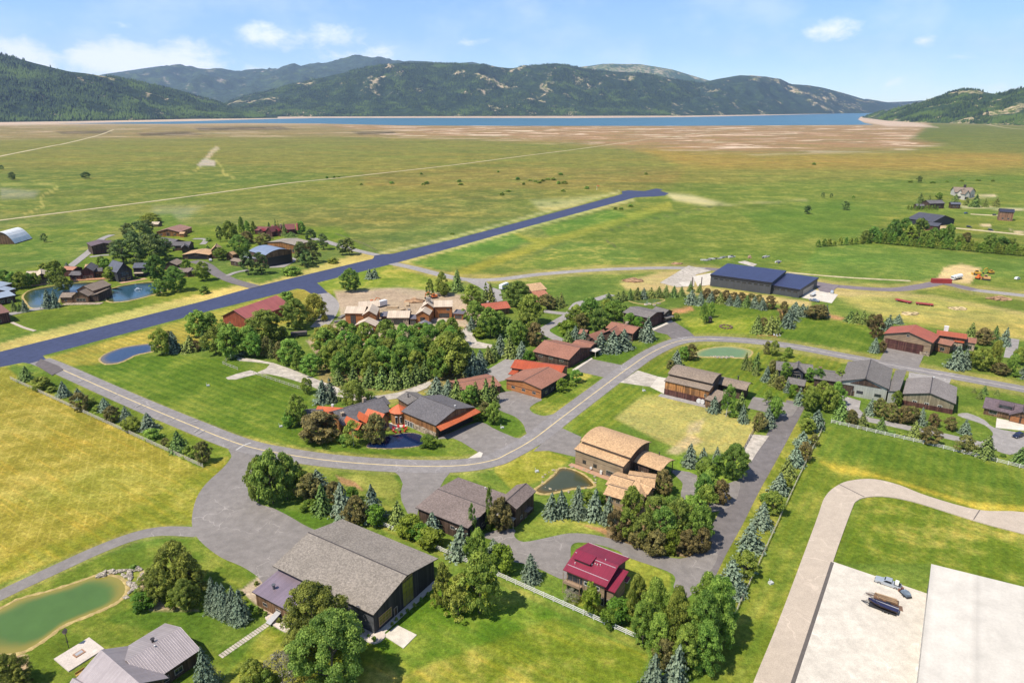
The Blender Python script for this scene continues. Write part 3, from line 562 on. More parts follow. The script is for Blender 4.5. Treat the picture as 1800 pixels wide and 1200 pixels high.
def M_hill(base, grass, rock, fscale, cover, key):
    def f(b):
        p = pos_co(b); nrm = b.n('ShaderNodeNewGeometry').outputs['Normal']
        n1 = b.noise(p, fscale, 5, .62); n2 = b.noise(p, fscale * 5, 4, .65); n3 = b.noise(p, fscale * 26, 3, .7); n4 = b.noise(p, fscale * 1.9, 4, .7)
        rg = b.n('ShaderNodeAttribute', attribute_name='Ridge').outputs['Fac']; k = b.ramp(b.m('ADD', b.m('ADD', b.m('MULTIPLY', n1, .7), b.m('MULTIPLY', n2, .3)), b.m('MULTIPLY', rg, .30)), cover - .05, cover + .05)  # pale meadow on ridges, dark gullies: relief shading put into the vegetation colour
        dec = b.ramp(n4, .52, .62)
        cc = b.mix(b.m('MULTIPLY', dec, .6), base, tuple(x * y for x, y in zip(base, (1.9, 1.75, .85))))
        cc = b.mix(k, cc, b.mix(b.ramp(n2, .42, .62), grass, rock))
        sl = b.n('ShaderNodeSeparateXYZ', {0: nrm}).outputs[2]
        cc = b.vary(b.vary(cc, n2, .62, 1.4), n3, .40, 1.6)
        out(b, cc, .95, 0, .05, n3, 14, .9)
    return mat(('hill', key), f)
HILLS = {}
def hill(sil, ybase, d0off, d1, m, amp=.25, seed=1, ns=600., step=5, back=1.3, shape=1.0, K=40):
    sil = np.array(sil, float); xs = np.arange(sil[0, 0], sil[-1, 0] + step, step)
    ys = np.interp(xs, sil[:, 0], sil[:, 1]); yb = np.array([np.interp(x, [q[0] for q in ybase], [q[1] for q in ybase]) for x in xs])
    vb = (yb - 600) / F; tb = HC / (SP + vb * CP); D0 = (CP - vb * SP) * tb
    lat = (xs - 900) / F                          # column direction
    vt = (ys - 600) / F
    v = np.concatenate([np.linspace(0, 1, K), 1 + np.linspace(0, 1, 12)[1:] * (back - 1) * 2])
    X, Vv = np.meshgrid(xs, v); Z = np.zeros_like(X); PXw = np.zeros_like(X); PYw = np.zeros_like(X)
    D1 = np.maximum(D0 + d1, D0 * 1.03)
    for j in range(len(v)):
        D = D0 + (D1 - D0) * v[j]
        # ground depth -> lateral metres: x = lat * zc ; zc from y and z
        zr = -(D1 * SP + vt * D1 * CP) / (CP - vt * SP) + HC
        zr = np.maximum(zr, 1.0)
        if v[j] <= 1: z = zr * (v[j] ** shape)
        else: z = zr * np.maximum(0, 1 - (v[j] - 1) / (back - 1) / 2)
        zc = D * CP - (z - HC) * SP
        PXw[j] = lat * zc; PYw[j] = D; Z[j] = z
    w = np.clip(4 * Vv * (1 - Vv), 0, 1) ** .8
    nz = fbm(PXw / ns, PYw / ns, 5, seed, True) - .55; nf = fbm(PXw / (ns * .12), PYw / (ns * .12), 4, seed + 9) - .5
    zmax = Z.max(0, keepdims=True)
    Z = Z + zmax * (amp * nz * w + .22 * (fbm(PXw / (ns * .3), PYw / (ns * .3), 3, seed + 20, True) - .55) * w + .05 * nf * np.clip(w * 2, 0, 1)); Z = np.maximum(Z, -2)
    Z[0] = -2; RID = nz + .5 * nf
    nr_, nc_ = X.shape; ii = np.arange(nr_ * nc_).reshape(nr_, nc_)
    Q = np.stack([ii[:-1, :-1], ii[:-1, 1:], ii[1:, 1:], ii[1:, :-1]], -1).reshape(-1, 4)
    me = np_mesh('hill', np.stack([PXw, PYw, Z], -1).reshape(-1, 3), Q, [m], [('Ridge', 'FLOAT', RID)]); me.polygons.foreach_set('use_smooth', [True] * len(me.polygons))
    o = bpy.data.objects.new('hill', me); COL.objects.link(o); tag(o, kind='structure')
    return PXw, PYw, Z, Vv, RID
def forest(H, name, n, hgt, cover, ns, seed, mats, vmax=1.02, wid=.26, label=None):
    PXw, PYw, Z, Vv, RID = H; nr_, nc_ = Z.shape
    a = rng.random(n * 3) * (nr_ - 1.001); c = rng.random(n * 3) * (nc_ - 1.001)
    i = a.astype(int); j = c.astype(int); fa = a - i; fc = c - j
    def samp(A): return (A[i, j] * (1 - fc) + A[i, j + 1] * fc) * (1 - fa) + (A[i + 1, j] * (1 - fc) + A[i + 1, j + 1] * fc) * fa
    x, y, z, v = samp(PXw), samp(PYw), samp(Z), samp(Vv)
    dens = fbm(x / ns, y / ns, 4, seed) - .35 * samp(RID)  # fir gathers in the gullies, its dark colour standing in for relief shade
    ok = (dens > cover - .08 * (1 - np.minimum(v, 1))) & (v < vmax) & (z > 4) & (rng.random(len(x)) < np.clip((dens - cover + .12) * 6, .12, 1))
    x, y, z = x[ok][:n], y[ok][:n], z[ok][:n]; k = len(x)
    h = hgt * (.55 + .8 * rng.random(k)); r = h * wid * (.8 + .5 * rng.random(k)); th = rng.random(k) * 6.28
    V = np.zeros((k, 6, 3)); 
    for q in range(5):
        an = th + q * 2 * np.pi / 5; V[:, q] = np.stack([x + r * np.cos(an), y + r * np.sin(an), z - 1.5 + h * .08 * rng.random(k)], -1)
    V[:, 5] = np.stack([x + r * .15 * (rng.random(k) - .5), y, z + h], -1)
    b0 = (np.arange(k) * 6)[:, None]
    T = np.concatenate([b0 + np.array([[q, (q + 1) % 5, 5]]) for q in range(5)], 0)
    me = np_mesh(name, V.reshape(-1, 3), T, mats)
    me.attributes.new('Tone', 'FLOAT', 'POINT').data.foreach_set('value', np.repeat(rng.random(k) * .6 + .4 * fbm(x / 300, y / 300, 3, 5), 6).astype(np.float32))
    o = bpy.data.objects.new(name, me); COL.objects.link(o)
    return tag(o, label, 'forest', None, 'stuff')
def f_fir(b):
    t = b.n('ShaderNodeAttribute', attribute_name='Tone').outputs['Fac']; p = pos_co(b)
    cc = b.mix(b.ramp(t, .25, .8), (.012, .024, .018), (.050, .080, .028)); cc = b.mix(b.m('MULTIPLY', b.ramp(b.m('ADD', b.noise(p, .0035, 4, .6), b.m('MULTIPLY', b.ramp(b.n('ShaderNodeSeparateXYZ', {0: p}).outputs[2], 200, 20), .10)), .50, .66), .8), cc, (.088, .135, .032))
    out(b, cc, .9, 0, .1)
FIR = mat('fir_forest', f_fir)
g1 = (.12, .15, .035); rk = (.42, .32, .20)
# far to near
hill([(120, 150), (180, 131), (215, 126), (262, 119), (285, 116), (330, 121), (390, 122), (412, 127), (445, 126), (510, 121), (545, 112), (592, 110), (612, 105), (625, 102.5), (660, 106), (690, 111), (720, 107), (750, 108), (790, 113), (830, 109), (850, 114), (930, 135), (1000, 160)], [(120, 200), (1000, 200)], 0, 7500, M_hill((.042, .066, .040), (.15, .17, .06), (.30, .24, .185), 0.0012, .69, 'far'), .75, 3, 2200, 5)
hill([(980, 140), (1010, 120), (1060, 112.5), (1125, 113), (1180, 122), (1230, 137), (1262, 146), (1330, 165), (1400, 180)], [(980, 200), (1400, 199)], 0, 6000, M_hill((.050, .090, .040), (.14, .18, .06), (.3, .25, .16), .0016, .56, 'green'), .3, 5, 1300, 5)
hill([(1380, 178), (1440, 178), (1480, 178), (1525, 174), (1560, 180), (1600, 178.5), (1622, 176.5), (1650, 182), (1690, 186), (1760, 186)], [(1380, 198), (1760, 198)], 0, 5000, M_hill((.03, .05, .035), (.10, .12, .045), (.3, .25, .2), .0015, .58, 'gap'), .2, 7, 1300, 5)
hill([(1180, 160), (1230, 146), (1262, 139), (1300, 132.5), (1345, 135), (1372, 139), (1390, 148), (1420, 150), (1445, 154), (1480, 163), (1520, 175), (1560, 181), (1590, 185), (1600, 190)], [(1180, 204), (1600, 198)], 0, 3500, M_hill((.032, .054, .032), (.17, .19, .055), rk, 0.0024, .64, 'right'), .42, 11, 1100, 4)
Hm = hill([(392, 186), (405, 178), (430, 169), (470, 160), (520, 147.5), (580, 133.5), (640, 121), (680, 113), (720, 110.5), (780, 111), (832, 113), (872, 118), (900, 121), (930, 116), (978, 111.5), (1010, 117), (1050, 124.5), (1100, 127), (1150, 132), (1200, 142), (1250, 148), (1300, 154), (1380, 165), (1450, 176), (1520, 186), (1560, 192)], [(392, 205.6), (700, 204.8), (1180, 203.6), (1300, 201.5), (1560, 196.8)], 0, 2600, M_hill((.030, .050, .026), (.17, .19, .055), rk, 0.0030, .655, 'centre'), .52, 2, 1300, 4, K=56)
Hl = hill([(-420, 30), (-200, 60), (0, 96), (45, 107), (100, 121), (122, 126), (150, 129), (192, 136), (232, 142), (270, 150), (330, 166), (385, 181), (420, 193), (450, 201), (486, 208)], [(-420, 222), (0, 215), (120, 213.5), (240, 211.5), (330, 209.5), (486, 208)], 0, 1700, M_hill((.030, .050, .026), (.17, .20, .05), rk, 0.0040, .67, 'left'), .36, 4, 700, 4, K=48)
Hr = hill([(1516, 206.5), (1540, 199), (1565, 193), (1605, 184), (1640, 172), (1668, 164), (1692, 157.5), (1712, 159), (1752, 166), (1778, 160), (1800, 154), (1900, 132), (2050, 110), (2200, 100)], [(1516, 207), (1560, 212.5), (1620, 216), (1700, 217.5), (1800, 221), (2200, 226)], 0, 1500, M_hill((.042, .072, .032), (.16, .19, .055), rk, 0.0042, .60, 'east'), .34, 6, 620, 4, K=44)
forest(Hl, 'fir_forest', 30000, 27, .40, 260, 3, [FIR], label='dense dark fir forest covering the hill at the left shore')
forest(Hm, 'fir_forest', 46000, 25, .45, 420, 8, [FIR], label='dark fir forest over the long hill behind the lake')
forest(Hr, 'fir_forest', 15000, 20, .46, 260, 13, [FIR], label='scattered fir forest on the right hand hill above the bay')
# ------------------------------------------------------------------ sky
w = bpy.data.worlds.new('World'); SC.world = w; w.use_nodes = True
b = NB(w.node_tree)
sky = b.n('ShaderNodeTexSky', sky_type='NISHITA', sun_disc=False, sun_elevation=SUN_EL, sun_rotation=math.atan2(sd.x, sd.y), altitude=1700, air_density=1.0, dust_density=.25, ozone_density=1.5).outputs[0]
d = b.n('ShaderNodeTexCoord').outputs['Generated']
sx = b.n('ShaderNodeSeparateXYZ', {0: d})
u = b.m('ARCTAN2', sx.outputs[0], sx.outputs[1]); e = b.m('ARCSINE', sx.outputs[2])
dens = None
def blob(px, py, rx, ry, k=1.0):
    global dens
    r = ray(px, py).normalized(); u0 = math.atan2(r.x, r.y); e0 = math.asin(r.z)
    a = b.m('DIVIDE', b.m('SUBTRACT', u, u0), rx / F); c = b.m('DIVIDE', b.m('SUBTRACT', e, e0), ry / F)
    q = b.m('SUBTRACT', 1.0, b.m('SQRT', b.m('ADD', b.m('MULTIPLY', a, a), b.m('MULTIPLY', c, c)))); q = b.m('MULTIPLY', b.m('MAXIMUM', q, 0.0), k)
    dens = q if dens is None else b.m('MAXIMUM', dens, q)
for q in [(30, 100, 95, 42, 1.0), (215, 108, 125, 44, 1.15), (310, 110, 120, 46, 1.0), (480, 66, 120, 34, .75), (590, 68, 125, 42, .6), (640, 100, 170, 36, .6), (450, 130, 60, 20, .7), (1462, 52, 58, 26, .9), (1625, 72, 40, 16, .6), (830, 74, 90, 16, .4), (1680, 100, 70, 14, .35), (1770, 155, 110, 30, .45), (1290, 140, 70, 16, .5), (1560, 150, 130, 26, .35), (-200, 70, 160, 50, .9), (2000, 90, 150, 40, .7), (160, 42, 200, 14, .3)]: blob(*q)
cv = b.n('ShaderNodeCombineXYZ', {0: u, 1: b.m('MULTIPLY', e, 1.7), 2: 0.0}).outputs[0]
n1 = b.noise(cv, 26, 7, .62, .25); n2 = b.noise(cv, 7, 4, .6)
cl = b.ramp(b.m('ADD', dens, b.m('MULTIPLY', b.m('SUBTRACT', n1, .5), 1.15)), .22, .80)
veil = b.m('MULTIPLY', b.ramp(n2, .40, .72), .22)
al = b.m('MAXIMUM', b.m('MULTIPLY', cl, .85), veil)
up = b.ramp(e, -.02, .2)
skc = b.n('ShaderNodeVectorMath', {0: sky, 1: (.84, .97, 1.13)}, operation='MULTIPLY').outputs[0]
colr = b.mix(al, skc, (9.0, 9.1, 9.3))
bg = b.n('ShaderNodeBackground', {'Color': colr, 'Strength': .125}); b.n('ShaderNodeOutputWorld', {'Surface': bg.outputs[0]})
# ------------------------------------------------------------------ air
def f_haze(b):
    pv = b.n('ShaderNodeVolumePrincipled', {'Color': (.50, .66, 1.0), 'Density': 2.3e-5, 'Anisotropy': .15})
    b.n('ShaderNodeOutputMaterial', {'Volume': pv.outputs[0]})
hz_b = MB().box(-21000, 21000, -400, 26500, -3.2, 2300).build('haze', mat('haze_air', f_haze)); tag(hz_b, kind='stuff')
# ------------------------------------------------------------------ buildings
GLASS = M_glass()
TRIM = M_plain((.30, .26, .22), .6); WTRIM = M_plain((.62, .60, .56), .55); DTRIM = M_plain((.035, .03, .03), .5)
FASC = M_plain((.055, .045, .042), .6, 0, .3); FASCB = M_plain((.12, .065, .04), .7, 0, .3); FASCW = M_plain((.55, .53, .5), .5)
SH_GREY = M_shingle((.150, .134, .122)); SH_HANG = M_shingle((.222, .190, .158)); SH_DGREY = M_shingle((.120, .110, .112)); SH_BROWN = M_shingle((.182, .140, .122)); SH_RED = M_shingle((.265, .122, .082), .15)
SH_TAN = M_shingle((.45, .285, .155), .2); SH_TAUPE = M_shingle((.225, .172, .130)); SH_WOOD = M_shingle((.30, .20, .135)); SH_BLUE = M_shingle((.10, .105, .13)); SH_CREAM = M_shingle((.46, .37, .27), .22); SH_PURP = M_shingle((.125, .092, .10), .2)
WD_BLACK = M_boards((.030, .028, .032), (.042, .038, .040), True, .4); WD_SLATE = M_boards((.072, .074, .082), (.09, .09, .095), False, .25, .15)
WD_DARK = M_boards((.062, .040, .030), (.095, .060, .042), True, .35); WD_BROWN = M_boards((.13, .075, .042), (.19, .11, .06), True, .35); WD_HONEY = M_boards((.31, .145, .052), (.22, .10, .04), True, .4)
WD_RED = M_boards((.22, .055, .03), (.27, .075, .04), True, .5, .15); WD_DRED = M_boards((.075, .03, .026), (.10, .045, .035), True, .5); WD_CEDAR = M_boards((.34, .135, .048), (.38, .16, .06), False, .3, .15)
WD_LOG = M_boards((.21, .145, .095), (.27, .19, .12), False, .38, .2); WD_TAN = M_boards((.25, .18, .11), (.30, .22, .14), False, .3, .15); WD_OLIVE = M_boards((.20, .17, .115), (.25, .20, .13), True, .5, .2); WD_ORANGE = M_boards((.35, .16, .055), (.22, .11, .05), True, .45, .4)
ST_TAN = M_stone((.32, .25, .18)); ST_GREY = M_stone((.28, .25, .22)); MT_GREY = M_seam((.075, .078, .085), 0, .4, .5, .1); PANEL = M_seam((.34, .34, .305), 0, .9, .5, 0); STUC = M_plain((.50, .46, .40), .8)
class House:
    def __init__(s, name, label, cat='house', group=None):
        s.name, s.label, s.cat, s.group, s.o = name, label, cat, group, None; s.wings = []
    def wing(s, A, B, C=None, wid=None, he=None, base=None, Rp=None, rise=None, axis='x', prof='gable', oh=.5, wall=None, roof=None, fasc=None, th=.22, z0=-.05, ends=(0, 0), apex=.5, wname='wall', steps=10, gable=None, oe=None):
        wg = Wing(s, A, B, C, wid, he, base, Rp, rise, axis, prof, oh, wall, roof, fasc or FASC, th, z0, apex, wname, steps, gable, oe)
        s.wings.append(wg); return wg
class Wing:
    def __init__(s, H, A, B, C, wid, he, base, Rp, rise, axis, prof, oh, wall, roof, fasc, th, z0, apex, wname, steps, gable, oe):
        if he is None:
            g = G(*base); he = hz(g, A[1])
        a, b = G(*A, he), G(*B, he); ex = (b - a); L = ex.length; ex.normalize(); ey = Vector((-ex.y, ex.x, 0))
        W = (G(*C, he) - a).dot(ey) if wid is None else wid
        flip = W < 0
        if flip: a, ex, ey, W = b, -ex, -ey, -W
        s.L, s.W, s.he, s.H, s.axis, s.oh = L, W, he, H, axis, oh; s.flip = flip
        M = Matrix(((ex.x, ey.x, 0, a.x), (ex.y, ey.y, 0, a.y), (0, 0, 1, 0), (0, 0, 0, 1))); s.M = M
        if H.o is None:
            c = M @ Vector((L / 2, W / 2, 0)); H.o = empty(H.name, c, math.atan2(ex.y, ex.x), H.label, H.cat, H.group); H.Mi = (Matrix.Translation(c) @ Matrix.Rotation(math.atan2(ex.y, ex.x), 4, 'Z')).inverted()
        s.rel = H.Mi @ M
        span = W if axis == 'x' else L; run = L if axis == 'x' else W; s.span, s.run = span, run
        if rise is None:
            if Rp is None: rise = span * .16
            else:
                if axis == 'x': pw = M @ Vector((0 if flip else L, W * apex, 0))
                else: pw = M @ Vector((L * apex, 0, 0))
                rise = min(max(hz(pw, Rp[1]) - he, .2), span * .55)
        s.rise = rise
        if prof == 'gable': P = [(0, he), (span * apex, he + rise), (span, he)]
        elif prof == 'shed': P = [(0, he), (span, he + rise)]
        elif prof == 'flat': P = [(0, he), (span, he + .15)]
        elif prof == 'barrel':
            P = []
            for i in range(steps + 1):
                t = i / steps; P.append((t * span, he + rise * (1 - (2 * t - 1) ** 2)))
        elif prof == 'gambrel': P = [(0, he), (span * .22, he + rise * .72), (span * .5, he + rise), (span * .78, he + rise * .72), (span, he)]
        else: P = [(t * span, he + z * rise) for t, z in prof]
        s.P = P
        # walls follow the underside of the roof
        i0, i1 = oh, span - oh; e0, e1 = (oh, run - oh) if oe is None else (oe, run - oe)
        def zat(t):
            for (t0, z_0), (t1, z_1) in zip(P, P[1:]):
                if t0 <= t <= t1: return z_0 + (z_1 - z_0) * (t - t0) / max(1e-6, t1 - t0)
            return he
        s.zat = zat; s.i0, s.i1, s.e0, s.e1 = i0, i1, e0, e1
        if wall is not None:
            q = [(i0, z0), (i1, z0), (i1, zat(i1) - th)] + [(t, z - th) for t, z in reversed(P) if i0 < t < i1] + [(i0, zat(i0) - th)]
            mb = MB()
            n = len(q)
            def pt(t, r, z): return (r, t, z) if axis == 'x' else (t, r, z)
            vs = [pt(t, e0, z) for t, z in q] + [pt(t, e1, z) for t, z in q]
            fs = [tuple(range(n)), tuple(range(n, 2 * n))[::-1]] + [(i, n + i, n + (i + 1) % n, (i + 1) % n) for i in range(n)]
            if axis == 'x': fs = [f[::-1] for f in fs]
            mi = [1, 1] + [0] * n
            for f, m_ in zip(fs, mi): pass
            mb.v = [Vector(v) for v in vs]; mb.f = [list(f) for f in fs]; mb.mi = mi
            s.wall = mb.build(wname, [wall, gable or wall], H.o, s.rel)
        if roof is not None:
            mb = MB(); n = len(P)
            top = P; bot = [(t, z - th) for t, z in P]
            def pt(t, r, z): return (r, t, z) if axis == 'x' else (t, r, z)
            vs = [pt(t, 0, z) for t, z in top] + [pt(t, run, z) for t, z in top] + [pt(t, 0, z) for t, z in bot] + [pt(t, run, z) for t, z in bot]
            for i in range(n - 1):
                mb.f.append([i, i + 1, n + i + 1, n + i]); mb.mi.append(0)
                mb.f.append([2 * n + i, 3 * n + i, 3 * n + i + 1, 2 * n + i + 1]); mb.mi.append(1)
                mb.f.append([i, 2 * n + i, 2 * n + i + 1, i + 1]); mb.mi.append(1)
                mb.f.append([n + i, n + i + 1, 3 * n + i + 1, 3 * n + i]); mb.mi.append(1)
            mb.f.append([0, n, 3 * n, 2 * n]); mb.f.append([n - 1, 3 * n - 1, 4 * n - 1, 2 * n - 1]); mb.mi += [1, 1]
            if axis == 'x': mb.f = [f[::-1] for f in mb.f]
            mb.v = [Vector(v) for v in vs]
            if prof == 'gable' and span > 5 and roof.name.startswith('shingle'):
                t, z = P[1]; c = MB()
                k = len(mb.v); w_ = .18
                vs = [pt(t - w_, .0, z - .02), pt(t, .0, z + .05), pt(t + w_, .0, z - .02), pt(t - w_, run, z - .02), pt(t, run, z + .05), pt(t + w_, run, z - .02)]
                mb.v += [Vector(v) for v in vs]; fs = [[k, k + 1, k + 4, k + 3], [k + 1, k + 2, k + 5, k + 4]]
                mb.f += fs; mb.mi += [1, 1]
            o = mb.build('roof', [roof, fasc], H.o, s.rel); s.roof = o
            bm = bmesh.new(); bm.from_mesh(o.data); bmesh.ops.recalc_face_normals(bm, faces=bm.faces); bm.to_mesh(o.data); bm.free()
        if wall is not None:
            bm = bmesh.new(); bm.from_mesh(s.wall.data); bmesh.ops.recalc_face_normals(bm, faces=bm.faces); bm.to_mesh(s.wall.data); bm.free()
        s.x0, s.x1 = (e0, e1) if axis == 'x' else (i0, i1); s.y0, s.y1 = (i0, i1) if axis == 'x' else (e0, e1)
    def side(s, sd):             # frame of a wall: origin at its left foot seen from outside, u along, outwards
        if s.flip: sd = {'W': 'E', 'E': 'W'}.get(sd, sd)
        if sd == 'S': o, u, n, l = (s.x0, s.y0), (1, 0), (0, -1), s.x1 - s.x0
        elif sd == 'N': o, u, n, l = (s.x1, s.y1), (-1, 0), (0, 1), s.x1 - s.x0
        elif sd == 'E': o, u, n, l = (s.x1, s.y0), (0, 1), (1, 0), s.y1 - s.y0
        else: o, u, n, l = (s.x0, s.y1), (0, -1), (-1, 0), s.y1 - s.y0
        return s.rel @ Matrix(((u[0], n[0] * -1, 0, o[0]), (u[1], n[1] * -1, 0, o[1]), (0, 0, 1, 0), (0, 0, 0, 1))), l
    def _panel(s, sd, u, z, w, h, nm, frame, pane, fw=.12, bars=(0, 0), inner='pane', d=.06):
        M, l = s.side(sd); x = u * l if 0 <= u <= 1 else u
        mb = MB(); a, b_, c, e = x - w / 2, x + w / 2, z, z + h
        for q in ((a, a + fw, c, e), (b_ - fw, b_, c, e), (a + fw, b_ - fw, c, c + fw), (a + fw, b_ - fw, e - fw, e)): mb.box(q[0], q[1], -d, .05, q[2], q[3])
        for i in range(bars[0]):
            p = a + (i + 1) * w / (bars[0] + 1); mb.box(p - .03, p + .03, -d * .8, .0, c + fw, e - fw)
        for i in range(bars[1]):
            p = c + (i + 1) * h / (bars[1] + 1); mb.box(a + fw, b_ - fw, -d * .7, .0, p - .03, p + .03)
        f = mb.build(nm, frame, s.H.o, M)
        if inner: MB().box(a + fw, b_ - fw, -.02, .04, c + fw, e - fw).build(inner, pane, f)
        return f
    def win(s, sd, u, z=1.0, w=1.4, h=1.2, frame=None, bars=(1, 0), pane=None): return s._panel(sd, u, z, w, h, 'window', frame or TRIM, pane or GLASS, bars=bars)
    def wins(s, sd, us, **k):
        for u in us: s.win(sd, u, **k)
    def door(s, sd, u, w=1.1, h=2.1, frame=None, pane=None, nm='door', bars=(0, 0), z=0.02): return s._panel(sd, u, z, w, h, nm, frame or TRIM, pane or WD_DARK, bars=bars, inner='door_panel')
    def gdoor(s, sd, u, w, h, pane=None, frame=None, n=5): return s._panel(sd, u, .02, w, h, 'hangar_door' if w > 6 else 'garage_door', frame or DTRIM, pane or WD_BLACK, .2, (0, n), 'door_panel', .1)
    def add(s, nm, mb, m, parent=None): return mb.build(nm, m, s.H.o if parent is None else parent, s.rel if parent is None else None)
    def stack(s, x, y, w, top, m=None, nm='chimney', d=None):        # chimney or vent through the roof, x,y in metres or fractions
        x = x * s.L if 0 < x < 1 else x; y = y * s.W if 0 < y < 1 else y
        zr = s.zat(y if s.axis == 'x' else x); d = d or w
        mb = MB().box(x - w / 2, x + w / 2, y - d / 2, y + d / 2, zr - .6, zr + top); mb.box(x - w / 2 - .08, x + w / 2 + .08, y - d / 2 - .08, y + d / 2 + .08, zr + top, zr + top + .12)
        return s.add(nm, mb, m or ST_TAN)
    def pipe(s, x, y, r=.12, top=.6, m=None):
        x = x * s.L if 0 < x < 1 else x; y = y * s.W if 0 < y < 1 else y; zr = s.zat(y if s.axis == 'x' else x)
        return s.add('vent_pipe', MB().tube([(x, y, zr - .2), (x, y, zr + top)], r, 8).cyl((x, y, zr + top + .05), r * 1.6, .12, 8), m or WTRIM)
def deckbox(H, w, x0, x1, y0, y1, z, m, nm='deck', rail=True):
    mb = MB().box(x0, x1, y0, y1, -.02, z)
    d = w.add(nm, mb, m)
    if rail:
        r = MB()
        for x in np.linspace(x0 + .05, x1 - .05, max(2, int((x1 - x0) / 1.8) + 1)): r.box(x - .05, x + .05, y0, y0 + .1, z, z + 1)
        r.box(x0, x1, y0 - .01, y0 + .11, z + 1, z + 1.08); w.add('railing', r, m)
# --- black hangar with the purple metal lean-to
h = House('aircraft_hangar', 'big black hangar with grey shingle roof and a purple metal lean-to beside the forecourt', 'hangar')
w = h.wing((479, 994), (656, 1080.5), (771, 981), base=(484, 1032), Rp=(717, 1010.6), wall=WD_SLATE, gable=WD_BLACK, roof=SH_HANG, oh=.8)
print('hangar', w.L, w.W, w.he, w.rise)
YEL = M_plain((.17, .15, .035), .2, 0, .6, .3)  # dark glass; its yellow-green reflection is painted into the base colour
w._panel('E', .54, .3, w.W * .17, w.he + .4, 'window', DTRIM, YEL, .15, (2, 3)); w._panel('E', .17, .9, 4.2, 2.6, 'window', M_plain((.35, .2, .12), .6), YEL, .15, (3, 2)); w._panel('E', .54, w.he + .75, w.W * .17, .7, 'window', DTRIM, M_plain((.25, .16, .07), .3), .1)
w.door('E', .33, 1.2, 2.3); w.wins('S', [.62], z=2.2, w=2.2, h=1.4)
w.add('foundation_strip', MB().box(w.x1 + .01, w.x1 + 1.5, w.y0 - .2, w.y1, -.02, .10), A_WHITE)
lw = h.wing((442.7, 1039.4), (512, 1076), (488, 999), base=(449, 1064), rise=1.0, prof='shed', wall=WD_BROWN, roof=M_seam((.24, .185, .215), 0, .5), oh=.5)
lw.pipe(.3, .35, .3, 1.1, M_plain((.10, .10, .11), .5)); lw.door('S', .62, 1.8, 2.1, pane=GLASS); lw.wins('S', [.25, .85], z=1, w=1.5, h=1)
cn = MB().add([(-1.2, -5.2, .9), (1.2, -5.2, .9), (1.2, -.1, 2.5), (-1.2, -.1, 2.5), (-1.2, -5.2, 1.02), (1.2, -5.2, 1.02), (1.2, -.1, 2.62), (-1.2, -.1, 2.62)], [(0, 3, 2, 1), (4, 5, 6, 7), (0, 1, 5, 4), (1, 2, 6, 5), (2, 3, 7, 6), (3, 0, 4, 7)])
for x in (-1.15, 1.15): cn.box(x - .06, x + .06, -5.1, -4.98, 0, .95)
cn.v = [v * .62 + Vector((lw.L * .62, lw.y0, 0)) for v in cn.v]; lw.add('entrance_canopy', cn, M_plain((.42, .40, .38), .4, .3))
# --- cottage with the crimson roof
CRIM = M_seam((.215, .020, .042), 0, .5, .5, .05)
h = House('cottage', 'two storey log cottage with crimson metal roof on the paved loop', 'house')
w = h.wing((989.7, 1000.3), (1065.4, 1031.2), (1104.6, 979.6), base=(993, 1038), Rp=(1085.5, 993.7), wall=WD_LOG, gable=M_boards((.07, .055, .05), (.09, .07, .06), False, .35), roof=CRIM, oh=.7, fasc=M_plain((.20, .02, .04), .5))
print('cottage', w.L, w.W, w.he, w.rise)
t = w.he
w._panel('S', 2.3, t * .52, 4.2, t * .36, 'window', WD_LOG, GLASS, .15, (2, 0)); w._panel('S', 2.3, .3, 4.2, t * .42, 'window', WD_LOG, GLASS, .15, (2, 0)); w.wins('S', [.52, .62, .72, .82], z=t * .6, w=1.1, h=1.1, bars=(0, 0), frame=WTRIM); w.door('S', .93, 1.6, 2.1, pane=GLASS)
w.add('balcony', MB().box(.3, 4.9, -.55, .7, t * .46, t * .5).box(.3, 4.9, -.6, -.52, t * .5, t * .5 + .15).box(.3, 4.9, -.6, -.52, t * .5 + .4, t * .5 + .5).box(.3, 4.9, -.6, -.52, t * .5 + .75, t * .5 + .85).box(.35, .47, -.6, -.5, 0, t - .3).box(4.75, 4.87, -.6, -.5, 0, t - .3), M_plain((.30, .20, .13), .7))
for y, z in ((w.W * .13, w.zat(w.W * .13)), (w.W * .43, w.zat(w.W * .43)), (w.W - .06, w.zat(w.W - .06))): w.add('snow_guard', MB().box(.3, w.L - .3, y - .04, y + .04, z, z + .14), M_plain((.55, .48, .50), .4, .3))
y0 = w.W * .26; z0_ = w.zat(y0); dz = w.zat(w.W * .5)
dm = MB().add([(.9, y0 - .3, z0_ + .75), (5.6, y0 - .3, z0_ + .75), (5.6, w.W * .5, dz + .05), (.9, w.W * .5, dz + .05), (.9, y0 - .3, z0_ + .9), (5.6, y0 - .3, z0_ + .9), (5.6, w.W * .5, dz + .2), (.9, w.W * .5, dz + .2)], [(0, 3, 2, 1), (4, 5, 6, 7), (0, 1, 5, 4), (1, 2, 6, 5), (2, 3, 7, 6), (3, 0, 4, 7)])
dr = w.add('dormer', dm, CRIM); MB().box(1.3, 5.2, y0, y0 + .3, z0_ - .1, z0_ + .75).build('dormer_wall', M_plain((.06, .04, .04), .7), dr)
for x, y in ((.47, .40), (.5, .3), (.55, .34), (.6, .34), (.66, .36), (.7, .5), (.16, .2)): w.pipe(x, y, .07, .35)
h.wing((1062, 1033.5), (1080.8, 1041), (1098.5, 1007), he=w.he * .83, rise=.9, prof='shed', wall=WD_LOG, roof=CRIM, oh=.5, fasc=M_plain((.20, .02, .04), .5)).win('S', .5, .5, 1.5, 1.6)
